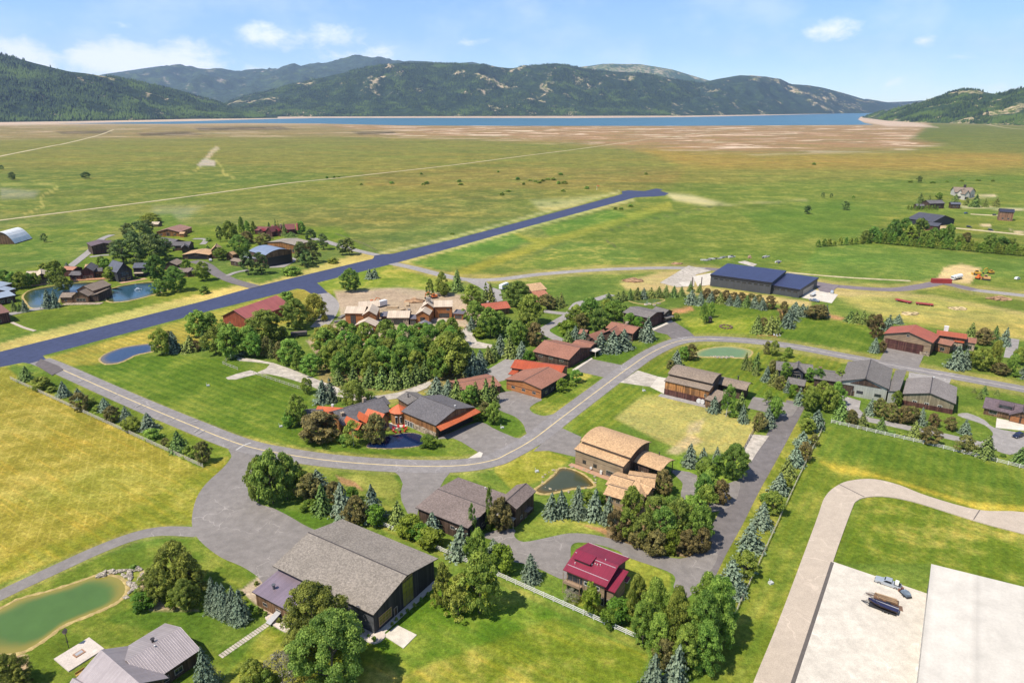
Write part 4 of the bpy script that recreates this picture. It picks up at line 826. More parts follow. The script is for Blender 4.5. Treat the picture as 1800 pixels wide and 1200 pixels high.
h.wing((1094, 1020), (1102.5, 1023.5), (1108.5, 1016), he=w.he * .6, rise=.3, prof='shed', wall=None, roof=CRIM, fasc=FASCW).add('post', MB().box(.2, .34, .2, .34, 0, w.he * .6), WD_DARK)
# --- brown hangar house with cross gabled tower
h = House('hangar_house', 'dark timber hangar house with brown shingles and a gabled side wing above the fence', 'house')
w = h.wing((729.9, 891.4), (822.6, 928), (893, 869), he=5.0, Rp=(854.6, 892), wall=WD_DARK, gable=WD_BLACK, roof=SH_BROWN, oh=.6); print('brown', w.L, w.W, w.rise)
w.gdoor('W', .5, w.W * .7, 3.9); w.win('S', .7, 2.2, 1.4, 1.1); w.wins('E', [.2, .38], z=1.2)
w.add('wall_lamp', MB().cyl((w.L * .76, w.y0 - .1, 2.9), .22, .3, 8), WTRIM); w.pipe(.6, .93)
v = h.wing((907.9, 894.6), (942.6, 862.6), wid=6.6, he=6.2, Rp=None, rise=1.6, wall=WD_DARK, roof=SH_BROWN, oh=.5, gable=WD_DARK)
v.wins('S', [.3, .75], z=1, w=1.1, h=1.2); v.wins('W', [.5], z=3.6, w=1.8, h=1.6); v.door('S', .55)
v.add('porch_roof', MB().box(v.L * .45, v.L * .72, v.y0 - 1.3, v.y0, 2.6, 2.75), SH_BROWN)
v.add('balcony', MB().box(-.9, v.x0, v.y0, v.y1, 2.8, 2.95).box(-.9, -.8, v.y0, v.y1, 3.8, 3.9).box(-.9, -.78, v.y0, v.y0 + .12, 0, 3.8).box(-.9, -.78, v.y1 - .12, v.y1, 0, 3.8), M_plain((.35, .33, .3), .7))
# --- tan barrel roofed hangar by the small pond
h = House('hangar_house', 'tan shingled hangar house with curved barrel roof beside the small pond', 'house')
w = h.wing((1008.8, 788.8), (1096, 820), (1018, 777), base=(1011, 816), rise=1.1, prof='shed', wall=WD_TAN, roof=SH_TAN, oh=.4); he = w.he; print('tan', w.L, w.W, he)
w.wins('S', [.2, .43], z=1.5, w=1.3, h=1.2, frame=DTRIM); w.win('S', .75, .4, 3.0, 1.8, bars=(3, 0)); w.add('paved_walk', MB().box(-1, w.L, w.y0 - 2.0, w.y0 - .01, -.02, .09), M_plain((.38, .22, .14), .9))
w.add('wall_box', MB().box(w.L * .55, w.L * .59, w.y0 - .5, w.y0, .2, 1.4).cyl((w.L * .36, w.y0 - .2, 1.0), .45, .3, 10, 'y'), WTRIM)
b2 = h.wing((1020, 774), (1108.8, 804.5), (1147.5, 777.5), he=he + 1.9, Rp=(1125, 783), prof='barrel', wall=WD_TAN, gable=WD_DARK, roof=SH_TAN, oh=.5)
e2 = h.wing((1106.5, 808.5), (1162.5, 828.5), (1185, 807.5), he=he * .85, rise=1.2, prof='barrel', wall=None, roof=SH_TAN, oh=.5)
e2.add('wall', MB().box(.5, e2.L * .6, .5, e2.W - .5, -.05, he * .8), WD_DARK); e2.wins('S', [.2, .4], z=1, w=1, h=1.2)
e2.add('post', MB().box(e2.L - .7, e2.L - .5, .5, .7, 0, he * .84), WD_DARK); e2.add('post', MB().box(e2.L - .7, e2.L - .5, e2.W - .7, e2.W - .5, 0, he * .84), WD_DARK); e2.pipe(.55, .85, .15, 1.0, DTRIM)
for A, B, wd, hh, ax in (((1064, 851), (1104, 863), 9, 3.2, 'x'), ((1100, 855), (1150, 862), 10, 3.4, 'x'), ((1060, 868), (1098, 879), 8, 3.0, 'x'), ((1110, 871), (1136, 874), 8, 3.3, 'y'), ((1139, 869), (1154, 858), 6, 3.4, 'y')):
    q = h.wing(A, B, wid=wd, he=hh, rise=1.3, axis=ax, wall=WD_TAN, roof=SH_TAN, oh=.6); q.wins('S', [.35, .7], z=.9, w=1.2, h=1.3)
# --- timber hangar with curved roof
h = House('hangar_house', 'long timber clad hangar house with curved brown roof by the mown lawn', 'house')
w = h.wing((1167.4, 668.8), (1247, 687), (1173.5, 659.5), base=(1167.4, 693), rise=1.2, prof='shed', wall=WD_ORANGE, roof=SH_TAUPE, oh=.35); he = w.he; print('timber', w.L, w.W, he)
w.add('wainscot', MB().box(w.x0 - .1, w.x1 + .1, w.y0 - .12, w.y0 - .01, -.03, he * .42), WD_DRED); w.win('S', .93, 3, .9, 1.2)
w.add('paved_walk', MB().box(-1, w.L, w.y0 - 3.2, w.y0 - .13, -.02, .09), A_LIGHT); w.add('wall_box', MB().cyl((w.L * .8, w.y0 - .5, 1.0), .9, .6, 12, 'y').cyl((w.L * .88, w.y0 - .5, 1.0), .9, .6, 12, 'y'), WTRIM)
h.wing((1173.8, 656.5), (1252.7, 674.3), (1272, 657.8), he=he + 1.8, Rp=(1262, 659.5), prof='barrel', wall=WD_DARK, roof=SH_TAUPE, oh=.5)
e2 = h.wing((1254, 673), (1312, 686), (1319.6, 673.4), he=he * .8, rise=1.5, prof='barrel', wall=WD_DARK, roof=SH_TAUPE, oh=1.2); e2.wins('S', [.3, .6], z=1, w=1.4, h=1.5); e2.pipe(.6, .7, .25, 1.6, DTRIM)
h.wing((1238, 701), (1262, 708), (1250, 686), he=3.4, rise=1.1, prof='shed', wall=WD_BROWN, roof=SH_TAUPE, oh=.4).stack(.9, .8, .8, 1.6, ST_TAN)
# --- red fronted hangar with brown and red roof
REDM = M_seam((.40, .080, .030), 0, .55, .45, .1); REDMY = M_seam((.40, .080, .030), 1, .55, .45, .1)
h = House('hangar_house', 'red fronted hangar with brown shingles and bright red metal roof behind', 'house')
w = h.wing((887.3, 666.2), (952, 683.8), (990, 656.3), base=(888, 684), Rp=(918.8, 669.3), axis='y', wall=WD_BLACK, gable=WD_CEDAR, roof=SH_RED, oh=.5); print('redfront', w.L, w.W, w.he, w.rise)
for u in (.2, .5, .8): w.win('S', u, 1.2, 1.7, 1.1)
w.wins('E', [.2, .45, .7], z=1.2, w=1.6, h=1.1)
w.add('door_seam', MB().box(w.x0 + .4, w.x1 - .4, w.y0 - .06, w.y0 - .01, w.he * .55, w.he * .6).box(w.x0 + .3, w.x0 + .42, w.y0 - .05, w.y0 - .01, 0, w.he * .9), WD_DRED)
q = h.wing((897, 646), (986, 658.5), (1000, 643), he=w.he, rise=1.8, axis='x', wall=WD_BROWN, roof=REDM, oh=.5); q.wins('E', [.5], z=1)
h.wing((893, 657), (905, 659), (901, 645), he=3.0, rise=1.0, prof='shed', wall=None, roof=REDM)
# --- brown red hangar
h = House('hangar_house', 'reddish brown shingled hangar with dark doored gable facing the curved road', 'house')
w = h.wing((936, 617.5), (1000, 632.5), (1036, 610), base=(937, 633), Rp=(1018, 611), wall=WD_DARK, gable=WD_DRED, roof=SH_RED, oh=.5); print('brred', w.L, w.W, w.he, w.rise)
w.gdoor('E', .5, w.W * .72, w.he * .85, WD_DRED, n=3); w.wins('S', [.2, .5, .8], z=w.he * .55, w=2.2, h=.9)
q = h.wing((1002, 606.5), (1034, 614), (1012, 594), he=w.he * .85, rise=1.3, wall=WD_DARK, roof=SH_RED, oh=.5)
q.add('canopy', MB().box(q.L, q.L + 3.4, 1, 6, 2.7, 2.9).box(q.L + 3.2, q.L + 3.35, 1.1, 1.25, 0, 2.7).box(q.L + 3.2, q.L + 3.35, 5.8, 5.95, 0, 2.7), A_WHITE)
h = House('cabin', 'small red brown cabin between hangar and spruces with two low gables', 'house')
for A, B, wd, ax in (((1028, 591), (1040, 594.5), 12, 'y'), ((1034, 597), (1047, 599.5), 10, 'y'), ((1016, 586), (1030, 588), 7, 'x')): h.wing(A, B, wid=wd, he=3.4, rise=1.5, axis=ax, wall=WD_DARK, roof=SH_RED, oh=.5).win('S', .5)
h = House('house', 'long red brown roofed house with corner porch post behind blue spruces', 'house')
w = h.wing((1064, 576), (1112.6, 586.7), (1121.5, 573.8), base=(1064, 590), Rp=None, rise=1.9, wall=WD_DARK, roof=SH_RED, oh=.8); w.wins('S', [.55, .75, .9], z=1.2, w=1.6, h=1.4); w.stack(.45, .75, 1.3, 1.3); w.add('porch_post', MB().box(w.L - .5, w.L - .2, .2, .5, 0, w.he), WD_BROWN)
h.wing((1058, 586), (1084, 590.5), wid=9, he=w.he * .85, rise=2.2, axis='y', wall=WD_DARK, roof=SH_RED, oh=.6)
# --- grey brown hangar, dark red gable
h = House('hangar_house', 'grey shingled hangar with dark red gable doors at the bend of the road', 'house')
w = h.wing((1094, 549), (1141, 559.3), (1174.5, 549.3), base=(1094, 568), Rp=(1158, 548.5), wall=WD_DARK, gable=WD_DRED, roof=M_shingle((.165, .145, .135)), oh=.5); print('gb', w.L, w.W, w.he, w.rise)
w.gdoor('E', .5, w.W * .7, w.he * .78, WD_DRED, n=3)
q = h.wing((1168, 552), (1184, 547), wid=9, he=5.2, rise=1.7, axis='y', wall=WD_DARK, roof=SH_GREY, oh=.5); q.wins('S', [.3, .7], z=1); q.wins('S', [.5], z=3.4)
h.wing((1172, 560), (1186, 556), wid=3, he=3.0, rise=.6, prof='shed', wall=None, roof=SH_GREY)
# --- lodge with the dark blue pond
ORM = M_seam((.44, .098, .030), 0, .5, .45, .1)
h = House('lodge_hangar', 'timber hangar with dark slate roof and orange awning over its wide door', 'hangar')
w = h.wing((705, 722.5), (766, 747.5), (834, 714.5), base=(706, 746), Rp=(802, 718.5), wall=WD_HONEY, gable=WD_BROWN, roof=SH_DGREY, oh=.5); print('lodgeh', w.L, w.W, w.he, w.rise)
w.gdoor('E', .5, w.W * .86, w.he * .72, M_plain((.012, .011, .012), .7), WD_DARK, n=2); w.wins('S', [.08, .16, .24, .31], z=.1, w=1.2, h=2.2, frame=WTRIM, bars=(0, 0)); w.win('S', .62, 1.2, 1.2, 1.1, WTRIM)
w.add('stone_base', MB().box(w.L * .33, w.x1 + .02, w.y0 - .15, w.y0 - .01, -.02, w.he * .42), ST_TAN); w.pipe(.86, .6, .2, .5)
aw = MB().add([(w.x1, .3, w.he * .93), (w.x1, w.W - .3, w.he * .93), (w.x1 + 3.0, w.W + .2, w.he * .74), (w.x1 + 3.0, -.2, w.he * .74), (w.x1, .3, w.he * .93 + .15), (w.x1, w.W - .3, w.he * .93 + .15), (w.x1 + 3.0, w.W + .2, w.he * .74 + .15), (w.x1 + 3.0, -.2, w.he * .74 + .15)], [(3, 2, 1, 0), (4, 5, 6, 7), (0, 1, 5, 4), (1, 2, 6, 5), (2, 3, 7, 6), (3, 0, 4, 7)])
w.add('awning', aw, M_seam((.44, .098, .030), 1, .5, .45, .1))
h.wing((697, 699), (717, 711), (740, 693), he=w.he, rise=1.4, wall=WD_BROWN, roof=SH_GREY, oh=.5).pipe(.5, .3, .2, 1.4, DTRIM)
h = House('lodge', 'sprawling lodge with slate and orange metal roofs beside the dark blue pond', 'house')
w = h.wing((601.5, 748), (688, 722), (673, 696), he=3.6, rise=3.1, wall=WD_HONEY, roof=SH_DGREY, oh=.6); w.stack(.66, .56, 1.2, 1.6); w.stack(.12, .3, 1.1, 1.0, ST_TAN); print('lodge', w.L, w.W)
w.wins('S', [.2, .5, .8], z=1, w=1.8, h=1.5)
for A, B, wd, hh in (((629, 757), (645, 750.5), 9, 3.5), ((668, 742), (686, 733), 8.5, 4.3), ((644, 744), (655, 740), 6.5, 3.9)):
    q = h.wing(A, B, wid=wd, he=hh, rise=2.3, axis='y', wall=WD_HONEY, roof=M_seam((.44, .098, .030), 1, .5, .45, .1), oh=.5); q.win('S', .5, .8, 2.2, 1.8)
h.wing((529, 743), (565, 741), wid=12, he=3.3, rise=2.2, wall=WD_BROWN, roof=SH_DGREY, oh=.5).wins('S', [.3, .7])
h.wing((549, 734), (604, 738), wid=10, he=3.5, rise=2.5, wall=WD_BROWN, roof=ORM, oh=.5).stack(.45, .6, .7, .9, WTRIM)
h.wing((634, 714), (654, 722), wid=9, he=4.0, rise=2.2, axis='y', wall=WD_BROWN, roof=SH_DGREY, oh=.5)
g = G(702, 741); tw = MB().cyl((0, 0, 2.4), 3.0, 4.8, 10); cone = MB(); k = 10
M_ = h.o.matrix_basis.inverted() if False else (Matrix.Translation(h.o.location) @ Matrix.Rotation(h.o.rotation_euler.z, 4, 'Z')).inverted()
lc = M_ @ g
tw.v = [v + Vector((lc.x, lc.y, 0)) for v in tw.v]; tw.build('turret', WD_HONEY, h.o)
cv_ = [(lc.x + 3.6 * math.cos(6.283 * i / k), lc.y + 3.6 * math.sin(6.283 * i / k), 4.7) for i in range(k)] + [(lc.x, lc.y, 7.2)]
cone.add(cv_, [(i, (i + 1) % k, k) for i in range(k)] + [tuple(range(k))[::-1]]).build('turret_roof', M_plain((.50, .115, .035), .45), h.o)
for i in range(4):
    a = -2.4 + i * .55; x, y = lc.x + 2.95 * math.cos(a), lc.y + 2.95 * math.sin(a)
    f_ = MB().cyl((x, y, 2.2), .5, 2.6, 6).build('window', WTRIM, h.o)
    MB().cyl((lc.x + 3.1 * math.cos(a), lc.y + 3.1 * math.sin(a), 2.2), .42, 2.3, 6).build('pane', GLASS, f_)
w.add('patio', MB().box(w.L * .80, w.L * .80 + 14, -8.0, -2, -.02, .09), A_WHITE)
# --- house still being built
h = House('house', 'house under construction with pale bare roofs and orange timber walls on bare earth', 'house')
RC = M_seam((.50, .40, .30), 0, 1.2, .8, 0); RCY = M_seam((.50, .40, .30), 1, 1.2, .8, 0); DKR = M_seam((.16, .14, .15), 0, .6, .5, .1)
def cw(A, B, wd, hh, rise, ax='x', wall=WD_CEDAR, roof=None, prof='gable', **k): return h.wing(A, B, wid=wd, he=hh, rise=rise, axis=ax, wall=wall, roof=roof or (RC if ax == 'x' else RCY), oh=.5, prof=prof, fasc=FASCB, **k)
w = cw((604.5, 550.6), (640, 551), 12, 7.2, 2.3); w._panel('S', .42, .6, 2.8, 5.6, 'window', DTRIM, GLASS, .15, (1, 3)); w.win('E', .5, 4)
q = cw((636, 554.5), (662, 554), 14, 6.9, 2.5, 'y'); cw((630, 540), (668, 538), 9, 6.6, 2.0)
q = cw((622.5, 572.5), (660, 573.5), 8, 3.8, 2.6, 'y'); cw((618, 588), (644, 590), 7, 2.9, 2.2, 'y'); cw((622, 582), (656, 580), 4, 2.7, .4, prof='flat', roof=DKR, wall=WD_BROWN)
w = cw((679.7, 558.5), (719.4, 558.5), 11, 4.2, 2.4, wall=ST_TAN); w._panel('S', .5, .5, 5.0, 2.8, 'window', DTRIM, GLASS, .12, (3, 0)); w.stack(.9, .8, 1.4, 1.4, ST_GREY)
cw((668, 556), (682, 556), 9, 3.4, .2, prof='flat', roof=DKR, wall=WD_BROWN)
q = cw((655, 571), (678, 571), 8, 2.9, .5, prof='flat', roof=M_plain((.34, .34, .38), .5, .2), wall=None); q.add('post', MB().box(.3, .5, .3, .5, 0, 2.8), WD_BROWN); q.add('post', MB().box(q.L - .5, q.L - .3, .3, .5, 0, 2.8), WD_BROWN)
w = cw((719, 560.5), (732, 560.5), 8, 3.5, .2, prof='flat', roof=DKR, wall=WD_BROWN); w.wins('S', [.3, .7], z=.3, w=1.6, h=2.2)
w = cw((729.5, 553.5), (755, 554), 15, 5.4, 2.3, 'y'); w.win('S', .5, 1.8, 2.6, 2.2, DTRIM, (1, 1)); cw((733, 572), (757, 572), 5, 2.6, 1.7, 'y', roof=M_seam((.20, .19, .20), 1, .6, .5, .1))
w = cw((762, 539.5), (795.5, 539), 10, 6.9, 2.4); w._panel('S', .55, .7, 5.5, 2.4, 'window', DTRIM, GLASS, .12, (4, 0)); w.wins('S', [.78], z=4.6, w=1.8, h=1.2)
cw((740, 541), (763, 541), 11, 6.9, 2.6, 'y').stack(.5, .45, 2.2, 1.6, ST_GREY)
w = cw((795.5, 551), (814.5, 552), 8, 3.5, .25, prof='flat', roof=DKR); w.wins('S', [.25, .5, .75], z=.4, w=1.4, h=2.2)
w.add('terrace', MB().box(-14, -1, -5, 1, -.02, .35), A_CONC)
# --- red barn by the runway
h = House('barn', 'long red barn with pinkish red metal roof beside the runway', 'barn')
w = h.wing((388.6, 556), (436, 563), (516, 536), base=(390, 571), Rp=(411, 545), axis='y', wall=WD_RED, gable=WD_RED, roof=M_seam((.36, .105, .090), 1, 1.0, .5, .1), oh=.6, th=.3); print('barn', w.L, w.W, w.he, w.rise)
w.door('S', .25, 1.2, 2.2, pane=WD_DRED)
# --- navy roofed industrial hangar
NAVY = M_seam((.040, .046, .105), 0, .6, .45, .15)
h = House('industrial_hangar', 'long grey metal hangar with navy blue roof on bare earth', 'hangar')
w = h.wing((1248.6, 482), (1357, 496.5), (1373.6, 477.1), base=(1248.6, 502.5), rise=1.0, prof='shed', wall=MT_GREY, roof=NAVY, oh=.4, th=1.1, fasc=M_plain((.02, .02, .026), .5)); print('navy', w.L, w.W, w.he)
w.wins('S', [.09 + i * .095 for i in range(10)], z=w.he - 2.9, w=2.4, h=.8, frame=DTRIM, bars=(0, 0))
q = h.wing((1348, 499.6), (1406.6, 508.8), (1424, 487.7), he=w.he - 2.2, rise=.9, prof='shed', wall=MT_GREY, roof=NAVY, oh=.4, th=.9, fasc=M_plain((.02, .02, .026), .5)); q.wins('S', [.12 + i * .19 for i in range(5)], z=q.he - 2.5, w=2.4, h=.8, frame=DTRIM, bars=(0, 0)); q.gdoor('E', .5, q.W * .6, q.he * .7, M_plain((.3, .27, .22), .5), n=1)
# --- red roofed hangar house on the right
h = House('hangar_house', 'stone and timber hangar house with rust red roof and white chimney beyond the road', 'house')
w = h.wing((1552, 586.5), (1640, 603), (1649, 588.6), base=(1556, 610), Rp=(1598, 583.5), axis='y', wall=WD_BROWN, gable=WD_LOG, roof=M_seam((.36, .095, .045), 1, .6, .5, .1), oh=.6); print('redR', w.L, w.W, w.he, w.rise)
w.gdoor('S', .45, w.L * .78, w.he * .72, WD_DRED, WD_BROWN, n=1); w.win('S', .5, w.he + .6, 1.4, 1.2); w.door('S', .94); w.add('stone_base', MB().box(w.x1 - 4.0, w.x1 + .05, w.y0 - .15, w.y0 - .01, -.02, 1.6), ST_TAN)
q = h.wing((1646, 588.5), (1700, 596), wid=9, he=6.4, rise=1.3, wall=WD_BROWN, roof=M_seam((.36, .095, .045), 0, .6, .5, .1), oh=.6); q.wins('S', [.3, .4, .5, .75], z=3.6, w=1.7, h=1.3); q.stack(.3, .7, 1.8, 2.4, WTRIM)
q = h.wing((1643, 602), (1672, 608), wid=6, he=4.2, rise=1.0, prof='shed', wall=WD_BROWN, roof=SH_RED, oh=.4); q.wins('S', [.5], z=.8, w=2, h=1.8); q.gdoor('S', .2, 2.6, 2.4, WD_CEDAR)
q = h.wing((1690, 600), (1716, 604), wid=6, he=4.0, rise=1.0, prof='shed', wall=ST_TAN, roof=SH_RED, oh=.4); q.wins('S', [.35, .65], z=.6, w=1.5, h=2)
h.wing((1676, 600), (1694, 603), wid=5, he=4.6, rise=.8, prof='shed', wall=ST_TAN, roof=REDM, oh=.3).win('S', .5, .6, 1.5, 2)
# --- grey hangar and its neighbours
h = House('hangar_house', 'pale grey walled hangar with dark grey roof and brown garage door', 'house')
w = h.wing((1478, 669), (1563, 684), (1568, 648), base=(1480, 692.5), Rp=(1521, 665), axis='y', wall=PANEL, gable=PANEL, roof=SH_GREY, oh=.6); print('grey', w.L, w.W, w.he, w.rise)
w.gdoor('S', .12, 5.0, 4.4, WD_DARK); w.door('S', .27, 1.3, 2.4); w.wins('S', [.42, .82], z=1.6, w=2.4, h=1.2, frame=DTRIM); w.add('gable_cladding', MB().xprism([(w.L * .2, w.he - .5), (w.L * .86, w.he - .5), (w.L * .5, w.he + w.rise * .8)], w.y0 - .12, w.y0 - .02), WD_DARK)
q = h.wing((1560, 687), (1580.5, 691), (1565, 648), he=w.he * .85, rise=.9, axis='y', prof='shed', wall=PANEL, roof=SH_GREY, oh=.4); w.stack(.5, .03, .4, .3, FASC)
h = House('house', 'low slate shingled house with black gable among spruces left of the pale grey hangar', 'house')
w = h.wing((1364, 650), (1430, 657), (1434, 642), he=4.0, rise=2.2, wall=M_boards((.03, .035, .05), (.04, .045, .06), True), roof=SH_GREY, oh=.6)
q = h.wing((1387, 652.5), (1415, 656.5), wid=9, he=4.0, rise=2.3, axis='y', wall=M_boards((.03, .035, .05), (.04, .045, .06), True), roof=SH_GREY, oh=.6); q.win('S', .5, .5, 3.2, 2.4)
q = h.wing((1430, 665), (1479, 672), (1434, 647), he=4.2, rise=1.6, wall=WD_DARK, roof=SH_GREY, oh=.5); q.stack(.2, .6, 1.2, 1.2, M_stone((.2, .12, .09))); h.wing((1382, 673), (1414, 679), wid=8, he=3.4, rise=1.4, wall=WD_DARK, roof=SH_GREY, oh=.5)
h = House('hangar_house', 'olive and red walled hangar with taupe roof between the road and the plum hedge', 'house')
w = h.wing((1586.6, 692), (1680.5, 709.8), (1679, 679.5), base=(1590.5, 711), Rp=(1632.5, 690.5), axis='y', wall=WD_OLIVE, gable=WD_OLIVE, roof=M_shingle((.20, .175, .16)), oh=.5); print('olive', w.L, w.W, w.he, w.rise)
w.add('wainscot', MB().box(w.x0 - .03, w.x1 + .03, w.y0 - .14, w.y0 - .01, -.03, w.he * .42), WD_DRED); w.wins('S', [.24, .48, .74], z=w.he * .33, w=1.5, h=1.2, frame=WTRIM); w.pipe(.52, .97, .25, .4)
h = House('house', 'plum roofed house with long dormer and orange garage doors at the right edge', 'house')
w = h.wing((1727, 716), (1800, 732), wid=11, base=(1729, 727.5), rise=2.6, wall=WD_BROWN, roof=SH_PURP, oh=.6); w.win('S', .25, .8, 2.6, 1.5)
w.add('dormer', MB().box(w.L * .35, w.L * .72, 1.6, 5.0, w.he - .2, w.he + 2.4), SH_PURP); w.add('window', MB().box(w.L * .38, w.L * .69, 1.5, 1.62, w.he + 1.0, w.he + 2.0), GLASS)
q = h.wing((1773, 729), (1818, 739), wid=9, he=w.he, rise=2.4, axis='y', wall=WD_BROWN, roof=SH_PURP, oh=.6); q.gdoor('S', .25, 3.6, 2.8, WD_CEDAR); q.gdoor('S', .72, 3.6, 2.8, WD_CEDAR)
# --- left settlement
h = House('aircraft_hangar', 'hangar with pale blue curved metal roof and dark brown door', 'hangar')
w = h.wing((437, 441), (467, 448.5), (505, 438.5), base=(468, 462), Rp=(484, 438), prof='barrel', wall=WD_DARK, gable=WD_BROWN, roof=M_seam((.25, .29, .37), 1, .8, .35, .3), oh=.4); print('blue', w.L, w.W, w.he, w.rise)
w.gdoor('E', .5, w.W * .85, w.he * .75, M_plain((.02, .02, .028), .4), n=2)
h.wing((423, 452), (452, 455), (432, 444), he=w.he * .55, rise=.7, prof='shed', wall=WD_DARK, roof=M_plain((.26, .28, .31), .4, .3), oh=.3)
h.wing((403.5, 458), (421, 461), wid=8, he=3.4, rise=1.5, wall=WD_DARK, roof=SH_TAUPE, oh=.4).win('S', .5)
h = House('aircraft_hangar', 'tan roofed timber hangar between the blue roofed hangar and the red lodge', 'hangar')
w = h.wing((468.6, 425.8), (518.4, 431), (546, 424), base=(469, 441), Rp=(491, 424.8), axis='y', wall=WD_HONEY, gable=WD_HONEY, roof=M_shingle((.27, .23, .185)), oh=.5); w.gdoor('S', .35, w.L * .5, w.he * .6, WD_DARK); w.wins('S', [.82, .92], z=1, w=2, h=2.5)
h = House('lodge', 'rambling dark red roofed lodge at the edge of the meadow', 'house')
RR = M_seam((.16, .045, .040), 0, .7, .6, 0); RRY = M_seam((.34, .045, .040), 1, .7, .5, .1)
w = h.wing((446, 404.8), (468, 406.2), wid=11, base=(446, 411.5), rise=3.0, wall=WD_DRED, roof=RR, oh=.6); w.wins('S', [.3, .7], z=.8)
for A, B, wd, hh, ax, m, rs in (((466, 407), (478, 408), 12, 4.5, 'y', RR, 4), ((474, 404), (502, 404.5), 10, 4, 'x', RR, 3.6), ((481, 408), (491, 408), 9, 3.6, 'y', RRY, 3), ((489, 409), (497, 409), 8, 3.4, 'y', RRY, 2.6), ((499, 404), (519, 403), 12, 5, 'x', RR, 4.2), ((503, 408), (523, 405.5), 4, 3.0, 'x', RRY, .8), ((454, 406), (463, 406.5), 5, 4, 'y', RRY, 2)):
    q = h.wing(A, B, wid=wd, he=hh, rise=rs, axis=ax, wall=WD_DRED, roof=m, oh=.5, prof='shed' if rs < 1 else 'gable'); q.win('S', .5, 1)
w.stack(w.L * 3.05, 8, 1.5, 5.5, M_plain((.45, .14, .10), .7)); w.stack(w.L * 1.7, 9, 1.2, 4.5, ST_TAN)
h = House('barn', 'dark brown flat gabled barn left of the tall pines', 'barn')
w = h.wing((160, 432.8), (203.8, 428), (211, 420.5), base=(162, 448.5), rise=1.6, axis='y', wall=WD_DARK, gable=WD_DARK, roof=SH_PURP, oh=.5); w.gdoor('S', .3, w.L * .4, w.he * .5, WD_DRED); w.wins('S', [.7, .8], z=.5, w=1.6, h=1.8)
h = House('house', 'honey gabled house with reddish roof under the yellow willow', 'house')
w = h.wing((273, 408), (315.5, 408), (317, 399.5), base=(275, 415.5), Rp=(297.5, 402.5), axis='y', wall=WD_HONEY, roof=M_shingle((.27, .15, .115)), oh=.6); w.door('S', .5, 3, 3.5); w.wins('S', [.2, .8], z=1, w=2, h=1.4); h.wing((314, 411), (323, 411), wid=8, he=3.2, rise=1.2, wall=WD_HONEY, roof=SH_TAN, oh=.4)
h = House('cabin', 'small tan roofed cabin behind the honey gabled house', 'house')
h.wing((264, 394.5), (278, 394.5), wid=9, base=(264, 399), rise=2, wall=WD_BROWN, roof=SH_CREAM, oh=.5)
h = House('house', 'grey shingled twin gabled house below the honey gabled house', 'house')
for A, B, wd, ax in (((273, 424), (302, 428), 13, 'x'), ((301, 432), (333, 431.5), 11, 'x'), ((318, 436), (332, 435), 8, 'y')): h.wing(A, B, wid=wd, he=4.2, rise=2.4, axis=ax, wall=WD_DARK, roof=SH_DGREY, oh=.5).win('S', .6)
h = House('garage', 'wide garage with orange tan roof and black door', 'garage')
w = h.wing((318.6, 448), (367.5, 448), (366, 440), base=(321, 456), Rp=(346, 444.5), axis='y', wall=WD_DARK, roof=SH_TAN, oh=.5); w.gdoor('S', .55, w.L * .66, w.he * .75, M_plain((.02, .02, .03), .5))
h = House('cabin', 'narrow tan gabled cabin right of the black doored garage', 'house')
w = h.wing((370, 441), (388.5, 440), wid=12, base=(371, 455), Rp=(381, 432.5), axis='y', wall=WD_HONEY, gable=WD_BROWN, roof=SH_TAN, oh=.5); w.wins('S', [.5], z=1, w=3, h=2.2); w.wins('S', [.5], z=4, w=2, h=1.2)
h.wing((396, 447), (409, 448), wid=9, he=4, rise=2, axis='y', wall=WD_BROWN, roof=SH_TAN, oh=.4)
h = House('house', 'dark timber house with slate blue roof and tall glazed gable above the pond', 'house')
w = h.wing((205, 479.5), (234, 474.5), wid=16, he=6.6, Rp=(220, 460), axis='y', wall=M_boards((.035, .035, .045), (.05, .05, .055), True), roof=SH_BLUE, oh=.6); w._panel('S', .5, 3.4, 5, 3.2, 'window', DTRIM, GLASS, .15, (2, 1)); w.wins('S', [.3, .7], z=.5, w=2.4, h=2.0)
q = h.wing((232, 471), (253.5, 470.5), wid=10, he=6.4, rise=2.6, wall=M_boards((.035, .035, .045), (.05, .05, .055), True), roof=SH_BLUE, oh=.5); q.wins('S', [.35, .7], z=1, w=1.8, h=1.6); q.add('porch_roof', MB().box(1, q.L - .5, -2.6, .5, 3.0, 3.2), SH_CREAM); w.add('patio', MB().box(0, w.L + 6, -5, -.5, -.02, .1), M_plain((.42, .25, .15), .9))
h = House('house', 'brown house with red streaked gables and long deck on the pond bank', 'house')
w = h.wing((140, 478), (164, 476.5), wid=16, he=5.6, Rp=(151, 469), axis='y', wall=WD_DRED, gable=WD_DRED, roof=SH_DGREY, oh=.6); w.door('S', .5, 2.2, 2.6); w.wins('S', [.2, .8], z=1, w=1.6, h=1.6); deckbox(h, w, -4, w.L + 12, -3.6, .4, .6, M_plain((.46, .23, .12), .8))
h.wing((120, 484), (141, 484), wid=9, he=3.6, rise=2.0, wall=WD_DRED, roof=SH_DGREY, oh=.5).wins('S', [.5]); h.wing((161, 478), (180, 476.5), wid=8, he=3.8, rise=1.8, wall=WD_HONEY, roof=SH_DGREY, oh=.5).wins('S', [.5]); h.wing((128, 475), (146, 470), wid=10, he=4.8, rise=1.6, axis='y', wall=WD_DRED, roof=M_shingle((.36, .17, .11)), oh=.4); h.wing((148, 471), (164, 470), wid=9, he=4.4, rise=1.8, axis='x', wall=WD_DRED, roof=SH_TAN, oh=.4)
h = House('house', 'pale tan roofed house with deck at the left end of the pond', 'house')
